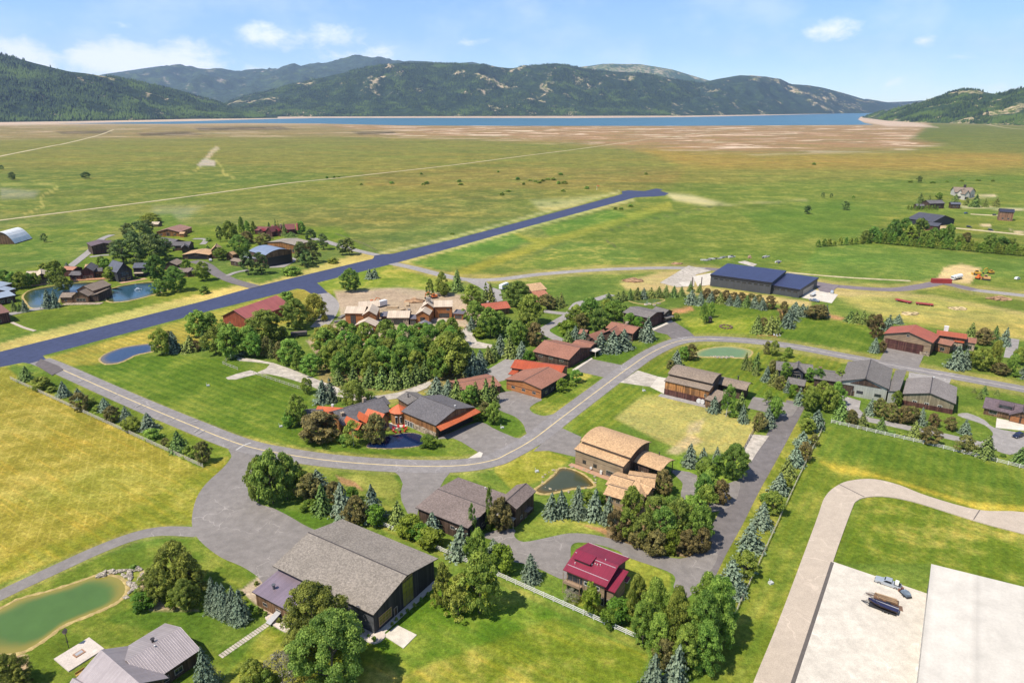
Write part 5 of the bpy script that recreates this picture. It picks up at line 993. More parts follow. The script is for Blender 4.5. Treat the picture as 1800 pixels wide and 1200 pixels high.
w = h.wing((58.5, 489.5), (90, 486), wid=17, he=4.4, Rp=(71, 480.5), axis='y', wall=WD_DARK, roof=SH_CREAM, oh=.6); w.wins('S', [.3, .5, .7], z=.6, w=2, h=2.2); deckbox(h, w, -2, w.L + 2, -3, .4, .5, M_plain((.45, .28, .2), .8)); h.wing((42, 485), (70, 484), wid=10, he=4.2, rise=2.2, wall=WD_DARK, roof=SH_CREAM, oh=.5)
h = House('house', 'taupe roofed house with stone terrace on the spit between the two ponds', 'house')
w = h.wing((125, 521), (155, 520.5), wid=12, he=4.2, Rp=(136, 512), axis='y', wall=WD_BROWN, roof=SH_TAUPE, oh=.6); w.wins('S', [.3, .5, .7], z=.8, w=1.8, h=2); w.add('terrace', MB().box(-4, w.L + 8, -4, .4, -.02, .25), ST_TAN)
h.wing((103.5, 523), (128, 522.5), wid=9, he=3.6, rise=2.0, wall=WD_BROWN, roof=SH_TAUPE, oh=.5).wins('S', [.4]); h.wing((133, 510), (163, 511.5), wid=16, he=5.6, rise=3.0, axis='y', wall=WD_BROWN, roof=SH_TAUPE, oh=.5); h.wing((157, 520), (172, 520), wid=14, he=3.8, rise=1.4, axis='y', prof='shed', wall=WD_DARK, roof=SH_TAUPE, oh=.4)
h = House('house', 'house with pale blue metal shed roofs at the left edge by the pond', 'house')
MB_ = M_seam((.36, .40, .44), 0, .8, .35, .3)
for A, B, wd, hh in (((-22, 528), (28, 518.5), 9, 4.2), ((-10, 508), (22, 497.5), 9, 5.0), ((12, 512), (28, 507), 7, 4.4)): q = h.wing(A, B, wid=wd, he=hh, rise=1.4, prof='shed', wall=WD_DARK, roof=MB_, oh=.5); q.wins('S', [.5, .75], z=1, w=1.8, h=1.6)
h = House('barn', 'red brown barn with wide eaves at the left edge above the runway', 'barn')
w = h.wing((-24, 556), (18, 548), (-8, 533), base=(-24, 574), rise=2.0, axis='x', wall=WD_DRED, roof=M_shingle((.20, .105, .085)), oh=.6); w.wins('S', [.5], z=1)
h = House('quonset_hut', 'white arched metal shed standing alone in the meadow', 'shed')
w = h.wing((-18, 428.5), (26, 428), (37, 419), base=(-18, 430), Rp=(8, 408), axis='y', prof='barrel', wall=WD_DRED, gable=WD_BROWN, roof=M_seam((.70, .70, .68), 1, .8, .55, 0), oh=.25, oe=.7)
h = House('house', 'low taupe roofed houses beside the parking bay right of the pond', 'house')
h.wing((285, 466), (311, 466), wid=12, he=3.6, rise=2.4, axis='y', wall=WD_DARK, roof=SH_TAUPE, oh=.5); w = h.wing((294, 479), (335, 478), wid=11, he=3.4, rise=2.0, wall=WD_BROWN, roof=SH_BROWN, oh=.5); w.wins('S', [.3, .6]); h.wing((328, 480), (344, 479), wid=8, he=3.0, rise=1.6, axis='y', wall=WD_DARK, roof=SH_BROWN, oh=.4)
# --- far right homesteads
h = House('barn', 'charcoal barn with black roof and red trim behind the poplar row', 'barn')
w = h.wing((1594, 384), (1640, 390.5), (1653, 382), base=(1595, 392), Rp=(1648, 378.7), wall=M_plain((.03, .03, .04), .7), roof=M_seam((.075, .072, .085), 0, .8, .5, .1), oh=.6); h.wing((1626, 395.5), (1649, 398), wid=9, he=5, rise=2, prof='shed', wall=WD_DRED, roof=M_seam((.08, .078, .09), 0, .8, .5, .1), oh=.5)
h = House('manor_house', 'pale stone manor with many taupe gables far right', 'house')
w = h.wing((1678, 338), (1712, 339), wid=20, base=(1678, 344.5), rise=6, wall=STUC, roof=SH_TAUPE, oh=.8); w.stack(.6, .5, 2.5, 3, FASC)
for A, B in (((1681, 340), (1693, 341)), ((1696, 342), (1706, 342)), ((1705, 339), (1716, 337))): h.wing(A, B, wid=14, he=7, rise=5, axis='y', wall=STUC, roof=SH_TAUPE, oh=.8).wins('S', [.3, .7], z=1, w=2.4, h=3)
for A, B, wd, hh, lb, m, wl in (((1634, 358), (1662, 357.5), 14, 6, 'dark roofed ranch house in a row of far spruces', SH_DGREY, WD_DARK), ((1612, 362.5), (1627, 362.5), 9, 3.6, 'tiny dark cabin left of the dark roofed ranch house', SH_DGREY, WD_DARK), ((1672, 359), (1690, 359.5), 9, 5, 'dark blue shed behind the tall far spruce', SH_BLUE, WD_DARK), ((1757, 372), (1784, 373.5), 12, 9, 'tall brown house with black roof far right by the track', M_seam((.05, .05, .07), 0, .8), M_boards((.23, .12, .075), (.27, .15, .09))), ((1598, 411), (1616, 412), 9, 4, 'pale pink roofed shed among the poplars', M_shingle((.42, .30, .24)), WD_TAN)):
    h = House('house' if 'house' in lb else ('cabin' if 'cabin' in lb else 'shed'), lb, 'house' if 'house' in lb else ('cabin' if 'cabin' in lb else 'shed')); h.wing(A, B, wid=wd, he=hh, rise=wd * .22, wall=wl, roof=m, oh=.6).wins('S', [.3, .7], z=1.5, w=1.8, h=1.6)
# --- near the centre, behind the trees
h = House('house', 'two level orange roofed timber house beside the white motorhome', 'house')
w = h.wing((934, 512), (962, 508), wid=8, base=(936, 524), rise=2.6, prof='shed', wall=WD_BROWN, roof=SH_TAN, oh=.5); h.wing((931, 524), (967, 519.5), wid=7, he=5.2, rise=1.8, prof='shed', wall=WD_BROWN, roof=M_shingle((.36, .15, .09)), oh=.5).wins('S', [.4, .7], z=1); h.wing((944, 532), (964, 529.5), wid=5, he=3, rise=1, prof='shed', wall=WD_BROWN, roof=SH_RED, oh=.4)
h = House('house', 'low house with rust red roof half hidden by cottonwoods', 'house')
w = h.wing((852, 546), (898, 541), wid=13, he=3.6, rise=2.4, wall=WD_BROWN, roof=M_shingle((.36, .10, .06), .2), oh=.6); w.wins('S', [.4, .7]); w.stack(.3, .6, 1.0, 1.0, STUC)
h = House('garage', 'low brick red roofed garage between spruces left of the red fronted hangar', 'garage')
w = h.wing((812, 691), (882, 677.5), (856, 657), he=3.2, rise=1.5, wall=WD_BROWN, roof=SH_RED, oh=.5); w.wins('S', [.5, .7])
h = House('garden_shed', 'tiny brown playhouse under cottonwoods on the lawn', 'shed')
h.wing((1245, 560.5), (1252.5, 561), wid=3, base=(1245.5, 567), rise=1, axis='y', wall=WD_DARK, roof=SH_TAUPE, oh=.2).win('S', .5, .8, .8, .8)
# --- house at the bottom left
MG = lambda ax: M_seam((.33, .28, .275), ax, .45, .42, .2)
h = House('house', 'house with ribbed grey metal roofs by the green pond', 'house')
w = h.wing((196, 1151.8), (290, 1094.5), (360, 1136), he=3.6, Rp=(326, 1101.5), wall=WD_DARK, roof=MG(0), oh=.8); print('blhouse', w.L, w.W, w.rise)
w.pipe(.48, .42, .28, .8, DTRIM); w.pipe(.53, .55, .1, .3); w.wins('N', [.3, .6], z=.8, w=1.8, h=1.4)
q = h.wing((134, 1191), (228, 1134), wid=-15, he=3.6, Rp=(180, 1141), axis='y', wall=WD_DARK, roof=MG(1), oh=.7); q.win('S', .5, .8, 3, 1.8)
h.wing((118, 1206), (140, 1190), wid=-9, he=3.0, rise=1.0, axis='y', wall=WD_DARK, roof=MG(1), oh=.5)
# --- white roofed hall, lower right
h = House('warehouse', 'huge hall with plain off white roof at the lower right corner', 'warehouse')
A, B = (1637, 990.5), (1612, 1215)
w = h.wing(A, B, (1800, 1036.5), he=7.0, rise=1.2, prof='shed', wall=M_seam((.20, .19, .185), 0, 1.0, .5, .1), roof=M_seam((.52, .475, .41), 1, 9.0, .75, 0), oh=.35, th=.35, fasc=M_plain((.45, .43, .4), .5)); print('hall', w.L, w.W)
for i in range(8): w._panel('S', 10 + i * 3.6, .3, 2.4, 3.6, 'garage_door', M_plain((.5, .48, .45), .5), M_plain((.10, .09, .09), .5), .15, (0, 2))
# ------------------------------------------------------------------ trees
def leaf_quads(P, N, size, r, asp=1.0):           # small leaf faces at P facing N
    n = len(P); N = N / np.linalg.norm(N, axis=1, keepdims=True)
    a = r.normal(size=(n, 3)); T = np.cross(N, a); T /= np.linalg.norm(T, axis=1, keepdims=True) + 1e-9; Bn = np.cross(N, T)
    s = size * (.6 + .8 * r.random((n, 1)))
    T = T * s * asp; Bn = Bn * s
    V = np.stack([P - T * .9 - Bn * .3, P + T * .1 - Bn, P + T + Bn * .2, P - T * .1 + Bn], 1)
    return V
def crown_mesh(name, V, tone, m):
    n = len(V); Fq = np.arange(n * 4).reshape(n, 4)
    return np_mesh(name, V.reshape(-1, 3), Fq, [m], [('Tone', 'FLOAT', np.repeat(tone, 4))])
def broadleaf(name, seed, m, nclump=46, per=110, leaf=.028, z0=.18, prof=None, rad=.5, cl=.15, flat=1.0, hollow=.55):
    r = np.random.default_rng(seed); prof = prof or (lambda t: np.sqrt(np.clip(1 - (2 * t - 1) ** 2, 0, 1)))
    Vs = []; Ts = []; cen = []
    lob = r.random(6) * 6.28
    for i in range(nclump):
        t = (i + r.random()) / nclump; t = t ** .9
        an = r.random() * 6.283; rr = rad * prof(t) * (hollow + (1 - hollow) * r.random()) * (1 + .16 * np.sin(3 * an + lob[0]) + .1 * np.sin(5 * an + lob[1] + 4 * t))
        c = np.array([rr * np.cos(an), rr * np.sin(an), z0 + (1 - z0 - cl * .5) * t]); cen.append(c)
        R_ = cl * (.65 + .6 * r.random()); k = int(per * (.7 + .6 * r.random()))
        D = r.normal(size=(k, 3)); D /= np.linalg.norm(D, axis=1, keepdims=True); D[:, 2] = np.where(D[:, 2] < -.35, -D[:, 2], D[:, 2])
        P = c + D * (R_ * (.45 + .6 * r.random((k, 1)) ** .6)) * np.array([1, 1, .8 * flat])
        N = D + r.normal(size=(k, 3)) * .55 + np.array([0, 0, .35])
        Vs.append(leaf_quads(P, N, leaf, r)); Ts.append(np.clip(.5 + .22 * r.normal() + .16 * r.normal(size=k), 0, 1))
    me = crown_mesh(name, np.concatenate(Vs), np.concatenate(Ts), m)
    return me, cen
def trunk_mesh(name, cen, m, rb=.022, top=.8, limbs=9, seed=1):
    r = random.Random(seed); mb = MB()
    mb.tube([(0, 0, -.02), (r.uniform(-.01, .01), r.uniform(-.01, .01), top * .35), (r.uniform(-.03, .03), r.uniform(-.03, .03), top * .7), (r.uniform(-.04, .04), 0, top)], rb, 7, 0, rb * .25)
    for c in r.sample([tuple(c) for c in cen], min(limbs, len(cen))):
        z = min(c[2] * .62, top * .75); mb.tube([(0, 0, z), (c[0] * .5, c[1] * .5, z + (c[2] - z) * .4), c], rb * .45, 5, 0, rb * .1)
    me = bpy.data.meshes.new(name); me.from_pydata([tuple(v) for v in mb.v], [], mb.f); me.materials.append(m); return me
def spruce(name, seed, m, whorls=17, rad=.5, needle=.030, droop=.30, ragged=.26, z0=.03, per=1.0):
    r = np.random.default_rng(seed); Vs = []; Ts = []
    for i in range(whorls):
        t = (i + .6 * r.random()) / whorls; z = z0 + (1 - z0) * t * .985; R_ = rad * ((1 - t) ** .76) * (1 + .04 * np.sin(i * 2.1)) + .006
        nb = max(5, int(11 * (1 - t) + 4)); off = r.random() * 6.28
        for j in range(nb):
            an = off + 6.283 * (j + .5 * r.random()) / nb; L = R_ * (1 - ragged + 2 * ragged * r.random()); tone = .5 + .2 * r.normal()
            k = max(4, int((5 + 17 * L / rad) * per))
            u = r.random(k) ** .75; side = r.normal(size=k) * .13 * L * (1.1 - u * .7) + r.normal(size=k) * .006
            zz = z - droop * L * u ** 1.4 * (1 - .25 * u) + .07 * rad * (r.random(k) - .5)
            x = L * u; P = np.stack([x * np.cos(an) - side * np.sin(an), x * np.sin(an) + side * np.cos(an), zz], -1)
            N = np.stack([np.cos(an) * (.3 + .5 * u), np.sin(an) * (.3 + .5 * u), .75 + 0 * u], -1) + r.normal(size=(k, 3)) * .38
            Vs.append(leaf_quads(P, N, needle, r, 1.2)); Ts.append(np.clip(tone - .42 + .8 * u + .1 * r.normal(size=k), 0, 1))  # lit tips and shaded inner needles are put into the tone
    P = np.zeros((40, 3)); P[:, 2] = .93 + .07 * r.random(40); P[:, :2] = r.normal(size=(40, 2)) * .006
    Vs.append(leaf_quads(P, r.normal(size=(40, 3)), needle * .6, r)); Ts.append(np.full(40, .6))
    return crown_mesh(name, np.concatenate(Vs), np.concatenate(Ts), m)
def M_leaf(key, c1, c2, trans=.44, hue=.04, rough=.6):
    def f(b):
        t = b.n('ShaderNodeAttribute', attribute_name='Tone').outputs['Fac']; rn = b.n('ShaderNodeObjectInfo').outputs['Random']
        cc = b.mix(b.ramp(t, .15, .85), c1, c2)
        cc = b.n('ShaderNodeHueSaturation', {'Hue': b.n('ShaderNodeMapRange', {0: rn, 1: 0., 2: 1., 3: .5 - hue, 4: .5 + hue * .6}).outputs[0], 'Saturation': 1.0, 'Value': b.n('ShaderNodeMapRange', {0: b.m('FRACT', b.m('MULTIPLY', rn, 7.3)), 1: 0., 2: 1., 3: .92, 4: 1.36}).outputs[0], 'Fac': 1.0, 'Color': cc}).outputs[0]
        p = b.n('ShaderNodeBsdfPrincipled', {'Base Color': cc, 'Roughness': rough, 'Specular IOR Level': .25})
        tr = b.n('ShaderNodeBsdfTranslucent', {'Color': cc})
        b.n('ShaderNodeOutputMaterial', {'Surface': b.n('ShaderNodeMixShader', {0: trans, 1: p.outputs[0], 2: tr.outputs[0]}).outputs[0]})
    return mat(('leaves', key), f)
L_GREEN = M_leaf('green', (.105, .185, .026), (.300, .410, .070)); L_DEEP = M_leaf('deep', (.080, .150, .026), (.245, .350, .065)); L_PLUM = M_leaf('plum', (.085, .080, .024), (.250, .215, .066), .25)
L_WILL = M_leaf('willow', (.150, .185, .028), (.360, .400, .070)); L_LIME = M_leaf('lime', (.090, .160, .018), (.200, .300, .032)); L_GOLD = M_leaf('golden', (.100, .118, .018), (.290, .310, .050), .28, .01)
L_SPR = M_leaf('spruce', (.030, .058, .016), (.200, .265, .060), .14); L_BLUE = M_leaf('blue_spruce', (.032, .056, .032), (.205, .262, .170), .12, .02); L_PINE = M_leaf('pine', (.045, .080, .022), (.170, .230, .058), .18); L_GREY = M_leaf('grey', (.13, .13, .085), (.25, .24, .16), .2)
BARK = M_boards((.10, .078, .058), (.14, .11, .085), True, .06, .4); BARKW = M_plain((.46, .44, .38), .8, 0, .2, .3, 6)
T_oval = lambda t: np.sin(np.pi * np.clip(t * .86 + .12, 0, 1)) ** .7
T_egg = lambda t: np.clip(1.18 * (1 - t) ** .55 * (t + .10) ** .25, 0, 1)
T_cone = lambda t: np.clip((1 - t) ** .65 * 1.0 + .05, 0, 1) * np.clip(t * 8 + .4, 0, 1)
T_col = lambda t: np.clip(1.05 * (1 - t) ** .4 * np.clip(t * 5 + .45, 0, 1), 0, 1)
T_dome = lambda t: np.sqrt(np.clip(1 - t ** 2 * .96, 0, 1))
PRO = {}
def proto(k, i):
    if (k, i) in PRO: return PRO[(k, i)]
    s = hash_k = sum(ord(c) for c in k) * 17 + i * 101; tm = BARK
    if k == 'C': cm, ce = broadleaf('crown', s, L_DEEP, 190, 210, .0105, .08, T_oval, .5, .08)
    elif k == 'D': cm, ce = broadleaf('crown', s, L_GOLD, 180, 200, .0110, .08, T_oval, .5, .085)
    elif k == 'm': cm, ce = broadleaf('crown', s, L_GREEN, 140, 130, .0125, .05, T_egg, .5, .085)
    elif k == 'c': cm, ce = broadleaf('crown', s, L_GREEN, 85, 95, .0215, .12, T_oval, .5, .11)
    elif k == 'e': cm, ce = broadleaf('crown', s, L_DEEP, 85, 95, .0215, .12, T_oval, .5, .11)
    elif k == 'a': cm, ce = broadleaf('crown', s, L_GREEN, 80, 85, .019, .08, T_egg, .48, .095)
    elif k == 't': cm, ce = broadleaf('crown', s, L_GREEN, 40, 70, .022, .18, T_egg, .46, .13, 1.0, .7); tm = BARKW
    elif k == 'p': cm, ce = broadleaf('crown', s, L_PLUM, 85, 95, .0215, .03, T_oval, .5, .11)
    elif k == 'y': cm, ce = broadleaf('crown', s, L_WILL, 100, 100, .019, .05, T_dome, .5, .11, 1.3)
    elif k == 'd': cm, ce = broadleaf('crown', s, L_GOLD, 85, 95, .019, .02, T_cone, .5, .10)
    elif k == 'k': cm, ce = broadleaf('crown', s, L_DEEP, 44, 90, .020, .05, T_col, .5, .11)
    elif k == 'n': cm, ce = broadleaf('crown', s, L_PINE, 40, 100, .024, .12, T_oval, .44, .13, .7, .75)
    elif k == 'u': cm, ce = broadleaf('crown', s, L_GREEN, 30, 90, .045, .0, T_dome, .46, .2)
    elif k == 'v': cm, ce = broadleaf('crown', s, L_LIME, 34, 90, .036, .02, T_oval, .48, .17)
    elif k == 'g': cm, ce = broadleaf('crown', s, L_GREY, 40, 60, .016, .05, T_dome, .5, .15, 1, .6)
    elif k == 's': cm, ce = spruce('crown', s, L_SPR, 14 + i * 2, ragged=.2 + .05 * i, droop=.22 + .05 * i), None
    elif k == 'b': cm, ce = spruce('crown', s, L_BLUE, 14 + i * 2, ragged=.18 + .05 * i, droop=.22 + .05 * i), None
    elif k == 'B': cm, ce = spruce('crown', s, L_BLUE, 22, .5, .019, per=1.8), None
    if ce is None: ce = [(0, 0, .5)]
    tk = trunk_mesh('trunk', ce, tm, .020 if k in 'sbB' else .024, .95 if k in 'sbB' else .7, 0 if k in 'sbB' else 8, s)
    PRO[(k, i)] = (cm, tk); return PRO[(k, i)]
KIND = {'C': ('broadleaf_tree', 'dense dark broadleaf tree'), 'D': ('broadleaf_tree', 'large yellowish broadleaf tree'), 'm': ('maple_tree', 'tall leafy maple'), 'c': ('cottonwood_tree', 'round green cottonwood'), 'e': ('cottonwood_tree', 'dark green cottonwood'), 'a': ('aspen_tree', 'upright green aspen'), 't': ('birch_tree', 'pale trunked birch'),
        'p': ('plum_tree', 'dark plum leaved tree'), 'y': ('willow_tree', 'yellow green willow'), 'd': ('golden_tree', 'golden leaved tree'), 'k': ('poplar_tree', 'slender columnar poplar'), 'n': ('pine_tree', 'dark ragged pine'), 'u': ('shrub', 'low green shrub'), 'v': ('shrub', 'lime green shrub'), 'g': ('shrub', 'grey twiggy shrub'), 's': ('spruce_tree', 'dark green spruce'), 'b': ('blue_spruce', 'blue spruce'), 'B': ('blue_spruce', 'blue spruce')}
RATIO = {'s': .62, 'b': .66, 'B': .72, 'k': .28, 'a': .6, 'c': .85, 'e': .85, 'p': .9, 'u': 1.5, 'v': 1.1, 'y': 1.1, 'n': .8, 't': .6, 'd': .6, 'g': 1.1, 'm': .6, 'C': .9, 'D': .9}
ORD = ['', 'first', 'second', 'third', 'fourth', 'fifth', 'sixth', 'seventh', 'eighth', 'ninth', 'tenth', 'eleventh', 'twelfth', 'thirteenth', 'fourteenth', 'fifteenth', 'sixteenth', 'seventeenth', 'eighteenth', 'nineteenth', 'twentieth']
NT = [0]
def plant(kind, x, y, h, w, label, group):
    g = G(x, y); hm = hz(g, y - h); wm = w * mpp(x, y) * (1.38 if kind in 'sb' else 1.3 if kind == 'B' else 1.0) * (.93 + .14 * ((NT[0] * .618) % 1))
    NT[0] += 1; nv = {'s': 5, 'b': 5, 'a': 5, 'c': 5, 'e': 4, 'p': 4, 'm': 4}.get(kind, 2); i = NT[0] % nv
    rz = (NT[0] * 2.399) % 6.283
    cm, tk = proto(kind, i); nm, ds = KIND[kind]; cat = 'shrub' if nm == 'shrub' else 'tree'
    small = h < 11
    if small:
        o = bpy.data.objects.new(nm, cm); COL.objects.link(o); o.location = g; o.rotation_euler = (0, 0, rz); o.scale = (wm, wm, hm); tag(o, label, cat, group); return o
    t = empty(nm, g, rz, label, cat, group)
    o = bpy.data.objects.new('crown', cm); COL.objects.link(o); o.scale = (wm * (.92 + .16 * ((NT[0] * .377) % 1)), wm, hm); o.parent = t; t.rotation_euler = (.05 * math.sin(NT[0] * 1.7), .05 * math.cos(NT[0] * 2.3), rz)
    if cat == 'tree' or kind == 'g':
        o = bpy.data.objects.new('trunk' if cat == 'tree' else 'stem', tk); COL.objects.link(o); o.scale = (min(wm, hm * .8), min(wm, hm * .8), hm); o.parent = t
    return t
def parse(s):
    L = []
    for q in s.split(';'):
        q = q.split()
        if not q: continue
        k = q[0]; x, y, h = float(q[1]), float(q[2]), float(q[3]); w = float(q[4]) if len(q) > 4 else h * RATIO[k]
        L.append((k, x, y, h, w))
    return L
def stand(ctx, s, group=None, shared=False, jitter=0):       # every plant of one spot, named by kind and its place in the line
    L = sorted(parse(s), key=lambda q: q[1]); cnt = {}
    for q in L: cnt[KIND[q[0]][1]] = cnt.get(KIND[q[0]][1], 0) + 1
    seen = {}
    for k, x, y, h, w in L:
        ds = KIND[k][1]; seen[ds] = seen.get(ds, 0) + 1; n = seen[ds]; N = cnt[ds]
        if shared or N == 1: lb = f'{ds} {ctx}'
        elif N == 2: lb = f'{["left", "right"][n - 1]} one of two {ds}s {ctx}'
        elif n == 1: lb = f'leftmost {ds} {ctx}'
        elif n == N: lb = f'rightmost {ds} {ctx}'
        elif n <= (N + 1) // 2: lb = f'{ORD[n]} {ds} from left {ctx}'
        else: lb = f'{ORD[N - n + 1]} {ds} from right {ctx}'
        plant(k, x, y, h, w, lb, group or (f'{ds}s {ctx}' if N > 1 else None))
def grove(ctx, kind, poly, n, h, w, dmin, group):            # a thick grove whose trees nothing tells apart
    P = np.array(poly, float); r = random.Random(len(ctx) * 7 + n); pts = []; tries = 0
    while len(pts) < n and tries < 6000:
        tries += 1; x = r.uniform(P[:, 0].min(), P[:, 0].max()); y = r.uniform(P[:, 1].min(), P[:, 1].max())
        if poly_sd(np.array([x]), np.array([y]), poly)[0] < 0: continue
        if any(abs(x - a) / dmin < 1 and abs(y - b_) / (dmin * .5) < 1 and math.hypot((x - a) / dmin, (y - b_) / (dmin * .5)) < 1 for a, b_ in pts): continue
        pts.append((x, y))
    for x, y in pts:
        k = r.choice(kind); s = r.uniform(.82, 1.15)
        plant(k, x, y, h * s, w * s * r.uniform(.9, 1.15), f'{KIND[k][1]} {ctx}', group)
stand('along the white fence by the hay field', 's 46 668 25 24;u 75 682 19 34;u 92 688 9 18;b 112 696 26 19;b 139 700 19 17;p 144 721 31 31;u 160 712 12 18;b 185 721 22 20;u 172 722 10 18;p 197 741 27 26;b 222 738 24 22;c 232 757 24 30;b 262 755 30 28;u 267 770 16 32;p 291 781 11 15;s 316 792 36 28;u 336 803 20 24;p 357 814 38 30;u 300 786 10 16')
stand('between the straight road and the wire fence', 'b 1432 753 34 25;c 1418 759 24 27;b 1410 783 26 26;p 1430 783 20 18;p 1414 809 33 28;b 1398 817 35 26;s 1384 837 32 25;b 1368 866 35 33;c 1358 902 38 36;b 1338 925 44 32;b 1319 962 42 38;b 1303 998 42 36;c 1310 1012 42 40;B 1284 1041 58 48;u 1345 880 12 24;u 1420 735 10 18;c 1380 858 20 20')
stand('in the dense grove below the crimson cottage', 'm 1118 1092 84 50;m 1150 1124 112 66;m 1185 1146 118 64;m 1228 1162 120 76;m 1252 1140 128 74;m 1262 1108 96 62;m 1232 1102 100 64;m 1205 1180 84 62;m 1240 1178 90 66;s 1193 1104 72 26;p 1168 1172 50 44;m 1160 1155 80 56;b 1148 1206 58 34;b 1186 1196 66 36;m 1130 1130 74 50')
stand('beside the front wall of the crimson cottage', 'v 1036 1080 56 34;v 1085 1092 38 44;v 1070 1098 30 30;g 1003 1056 22 30;v 1112 1078 30 30')
stand('in front of the black hangar', 'D 556 1130 104 112;C 584 1206 128 126;D 532 1160 60 60;g 497 1200 52 62;c 447 1206 46 46;u 470 1208 30 34')
stand('beside the black hangar below the white fence', 'd 777 1064 76 42;d 805 1080 70 54;c 843 1076 104 70')
stand('between the brown hangar house and white fence', 'c 838 992 60 40;v 880 1006 48 46;b 867 968 22 20;b 808 976 54 38;k 829 946 62 17;k 860 932 76 18;p 882 932 58 38;b 760 938 38 32;v 722 942 36 46;v 757 960 30 52;s 701 924 44 30;v 738 950 30 36')
stand('alone on the lawn by the paved loop', 'B 934 1019 46 34')
stand('in the screen behind the big forecourt', 'e 455 881 78 44;e 480 884 92 54;e 505 876 78 44;s 522 834 24 24;v 527 872 46 36;p 546 878 44 42;b 562 864 40 36;s 568 900 50 32;p 586 880 34 30;b 605 908 62 36;v 545 897 18 28;p 625 920 48 40;v 620 882 26 26;b 658 912 60 36;v 661 922 34 36;v 640 905 24 26')
stand('around the slate roofed lodge', 'p 563 773 48 66;c 525 746 54 36;c 511 750 30 28;t 622 782 42 42;p 663 776 50 40;v 755 784 20 28;y 622 714 44 48;c 650 702 14 18;b 567 707 40 26;b 582 705 42 24;c 540 691 28 20;u 606 778 14 26')
stand('right of the awning hangar by the lane', 'p 853 732 26 24;c 868 744 38 30;v 842 738 16 22;s 835 708 38 22;c 826 712 34 32;s 854 708 44 20;s 866 707 48 20;b 767 691 30 28;b 787 696 30 24;s 804 703 40 22')
stand('in the row along the gravel drive', 's 595 674 28 22;s 622 675 32 22;s 650 678 38 25;s 672 681 40 25;s 694 682 38 25;s 714 677 36 24;s 732 671 34 24;s 748 664 34 22')
grove('in the thick grove south of the building site', ['a', 'a', 'a', 'c'], [(556, 622), (600, 606), (680, 608), (800, 606), (790, 650), (752, 662), (640, 668), (575, 660)], 46, 45, 40, 19, 'aspens in the thick grove south of the building site')
stand('between the red barn and the long pond', 'c 285 623 46 36;b 307 618 36 26;p 300 612 30 22;s 335 617 28 24;p 346 616 18 18;s 360 614 34 16;c 352 592 46 44;c 372 590 40 40;c 380 622 46 42;c 408 628 56 54;b 420 624 34 22;c 437 624 50 46;p 470 626 34 28;s 478 628 34 14;y 467 602 54 64;C 520 577 52 50;y 552 562 44 42;u 505 527 14 26;c 395 608 40 40;c 450 628 44 36')
stand('at the west edge of the aspen grove', 'c 512 639 42 42;p 492 634 34 24;a 522 650 32 24;a 548 657 36 42;y 578 612 38 60;u 505 642 14 20')
stand('around the building site', 'a 755 522 32 20;a 775 518 40 26;c 781 520 22 22;s 804 511 38 22;c 777 588 26 26;s 801 594 30 26')
stand('alone on the green below the runway', 'C 617 512 40 34;b 650 490 18 14;b 659 489 19 14')
stand('around the low rust roofed house', 'c 827 542 42 34;s 855 536 40 17;s 864 536 40 16;C 910 538 44 54;c 932 568 50 48;c 925 596 46 40;p 942 607 40 28;c 912 606 42 34;s 895 592 34 24;c 862 593 52 38;c 834 572 42 36;b 829 581 26 17;v 843 593 18 26;p 962 543 26 32;s 980 541 22 15;s 987 538 24 13;c 880 590 42 36')
stand('bright in the east end of the aspen grove', 'c 795 661 76 70;c 772 664 54 46;C 815 652 48 40')
stand('in the belt behind the red fronted hangar', 'b 830 663 48 28;b 845 643 30 20;s 859 637 30 18;b 880 624 38 24;s 897 627 38 24;b 917 629 30 22;v 930 634 18 20;b 845 655 34 22;s 868 630 28 18')
stand('between the orange house and curved road', 'c 1035 569 46 38;c 1012 572 36 32;v 997 587 24 34;s 999 601 24 16;b 1011 596 24 17;b 1026 598 20 16;e 1052 584 42 36;p 1022 580 30 28;c 1080 562 34 42;c 1106 572 22 22;b 1054 617 34 26;b 1075 618 38 28;b 1097 612 34 28;b 1136 598 42 25;s 1069 538 24 24;c 1066 556 30 28;v 1122 580 24 22')
stand('beside the red fronted hangar', 'v 987 688 24 20;c 1012 672 22 22;u 1006 678 8 14')
stand('in the long spruce row by the berm', 's 1086 531 19 14;s 1096 528 19 12;s 1107 527 20 13;s 1119 526 22 15;b 1131 525 20 13;s 1144 523 19 15;s 1157 523 20 15;s 1170 522 21 14;s 1184 522 20 14;s 1198 521 18 12;s 1214 512 18 12;s 1229 514 16 11')
stand('in the row below the navy roofed hangar', 'b 1215 534 25 22;b 1231 536 24 18;b 1249 531 20 14;s 1266 533 20 14;b 1282 536 18 13;b 1296 538 20 14;s 1311 540 22 15;b 1326 541 22 15;b 1340 544 21 15;p 1242 525 18 18;p 1258 527 18 18;p 1276 529 19 18;p 1290 531 18 17;p 1303 532 18 18;p 1319 534 18 18;p 1333 536 18 18;p 1353 543 24 20')
stand('on the big lawn north of the road', 'a 1238 568 36 18;a 1249 558 28 16;s 1330 585 33 19;p 1342 580 22 18;s 1353 586 32 20;s 1363 586 34 16;p 1377 565 36 18;b 1385 575 32 22;b 1391 562 26 22;b 1397 552 22 22;b 1409 555 22 18;b 1418 555 18 14;p 1432 560 24 28;p 1441 559 24 24;b 1452 557 22 11;c 1188 562 12 14')
stand('around the pale green pond', 'b 1188 644 30 22;p 1178 648 16 16;c 1203 632 24 20;p 1214 632 28 22;p 1348 622 22 15;c 1359 625 26 17;c 1385 628 18 15;u 1374 634 8 14;s 1309 649 30 13;s 1317 650 22 12;s 1327 651 33 16;s 1328 659 20 12')
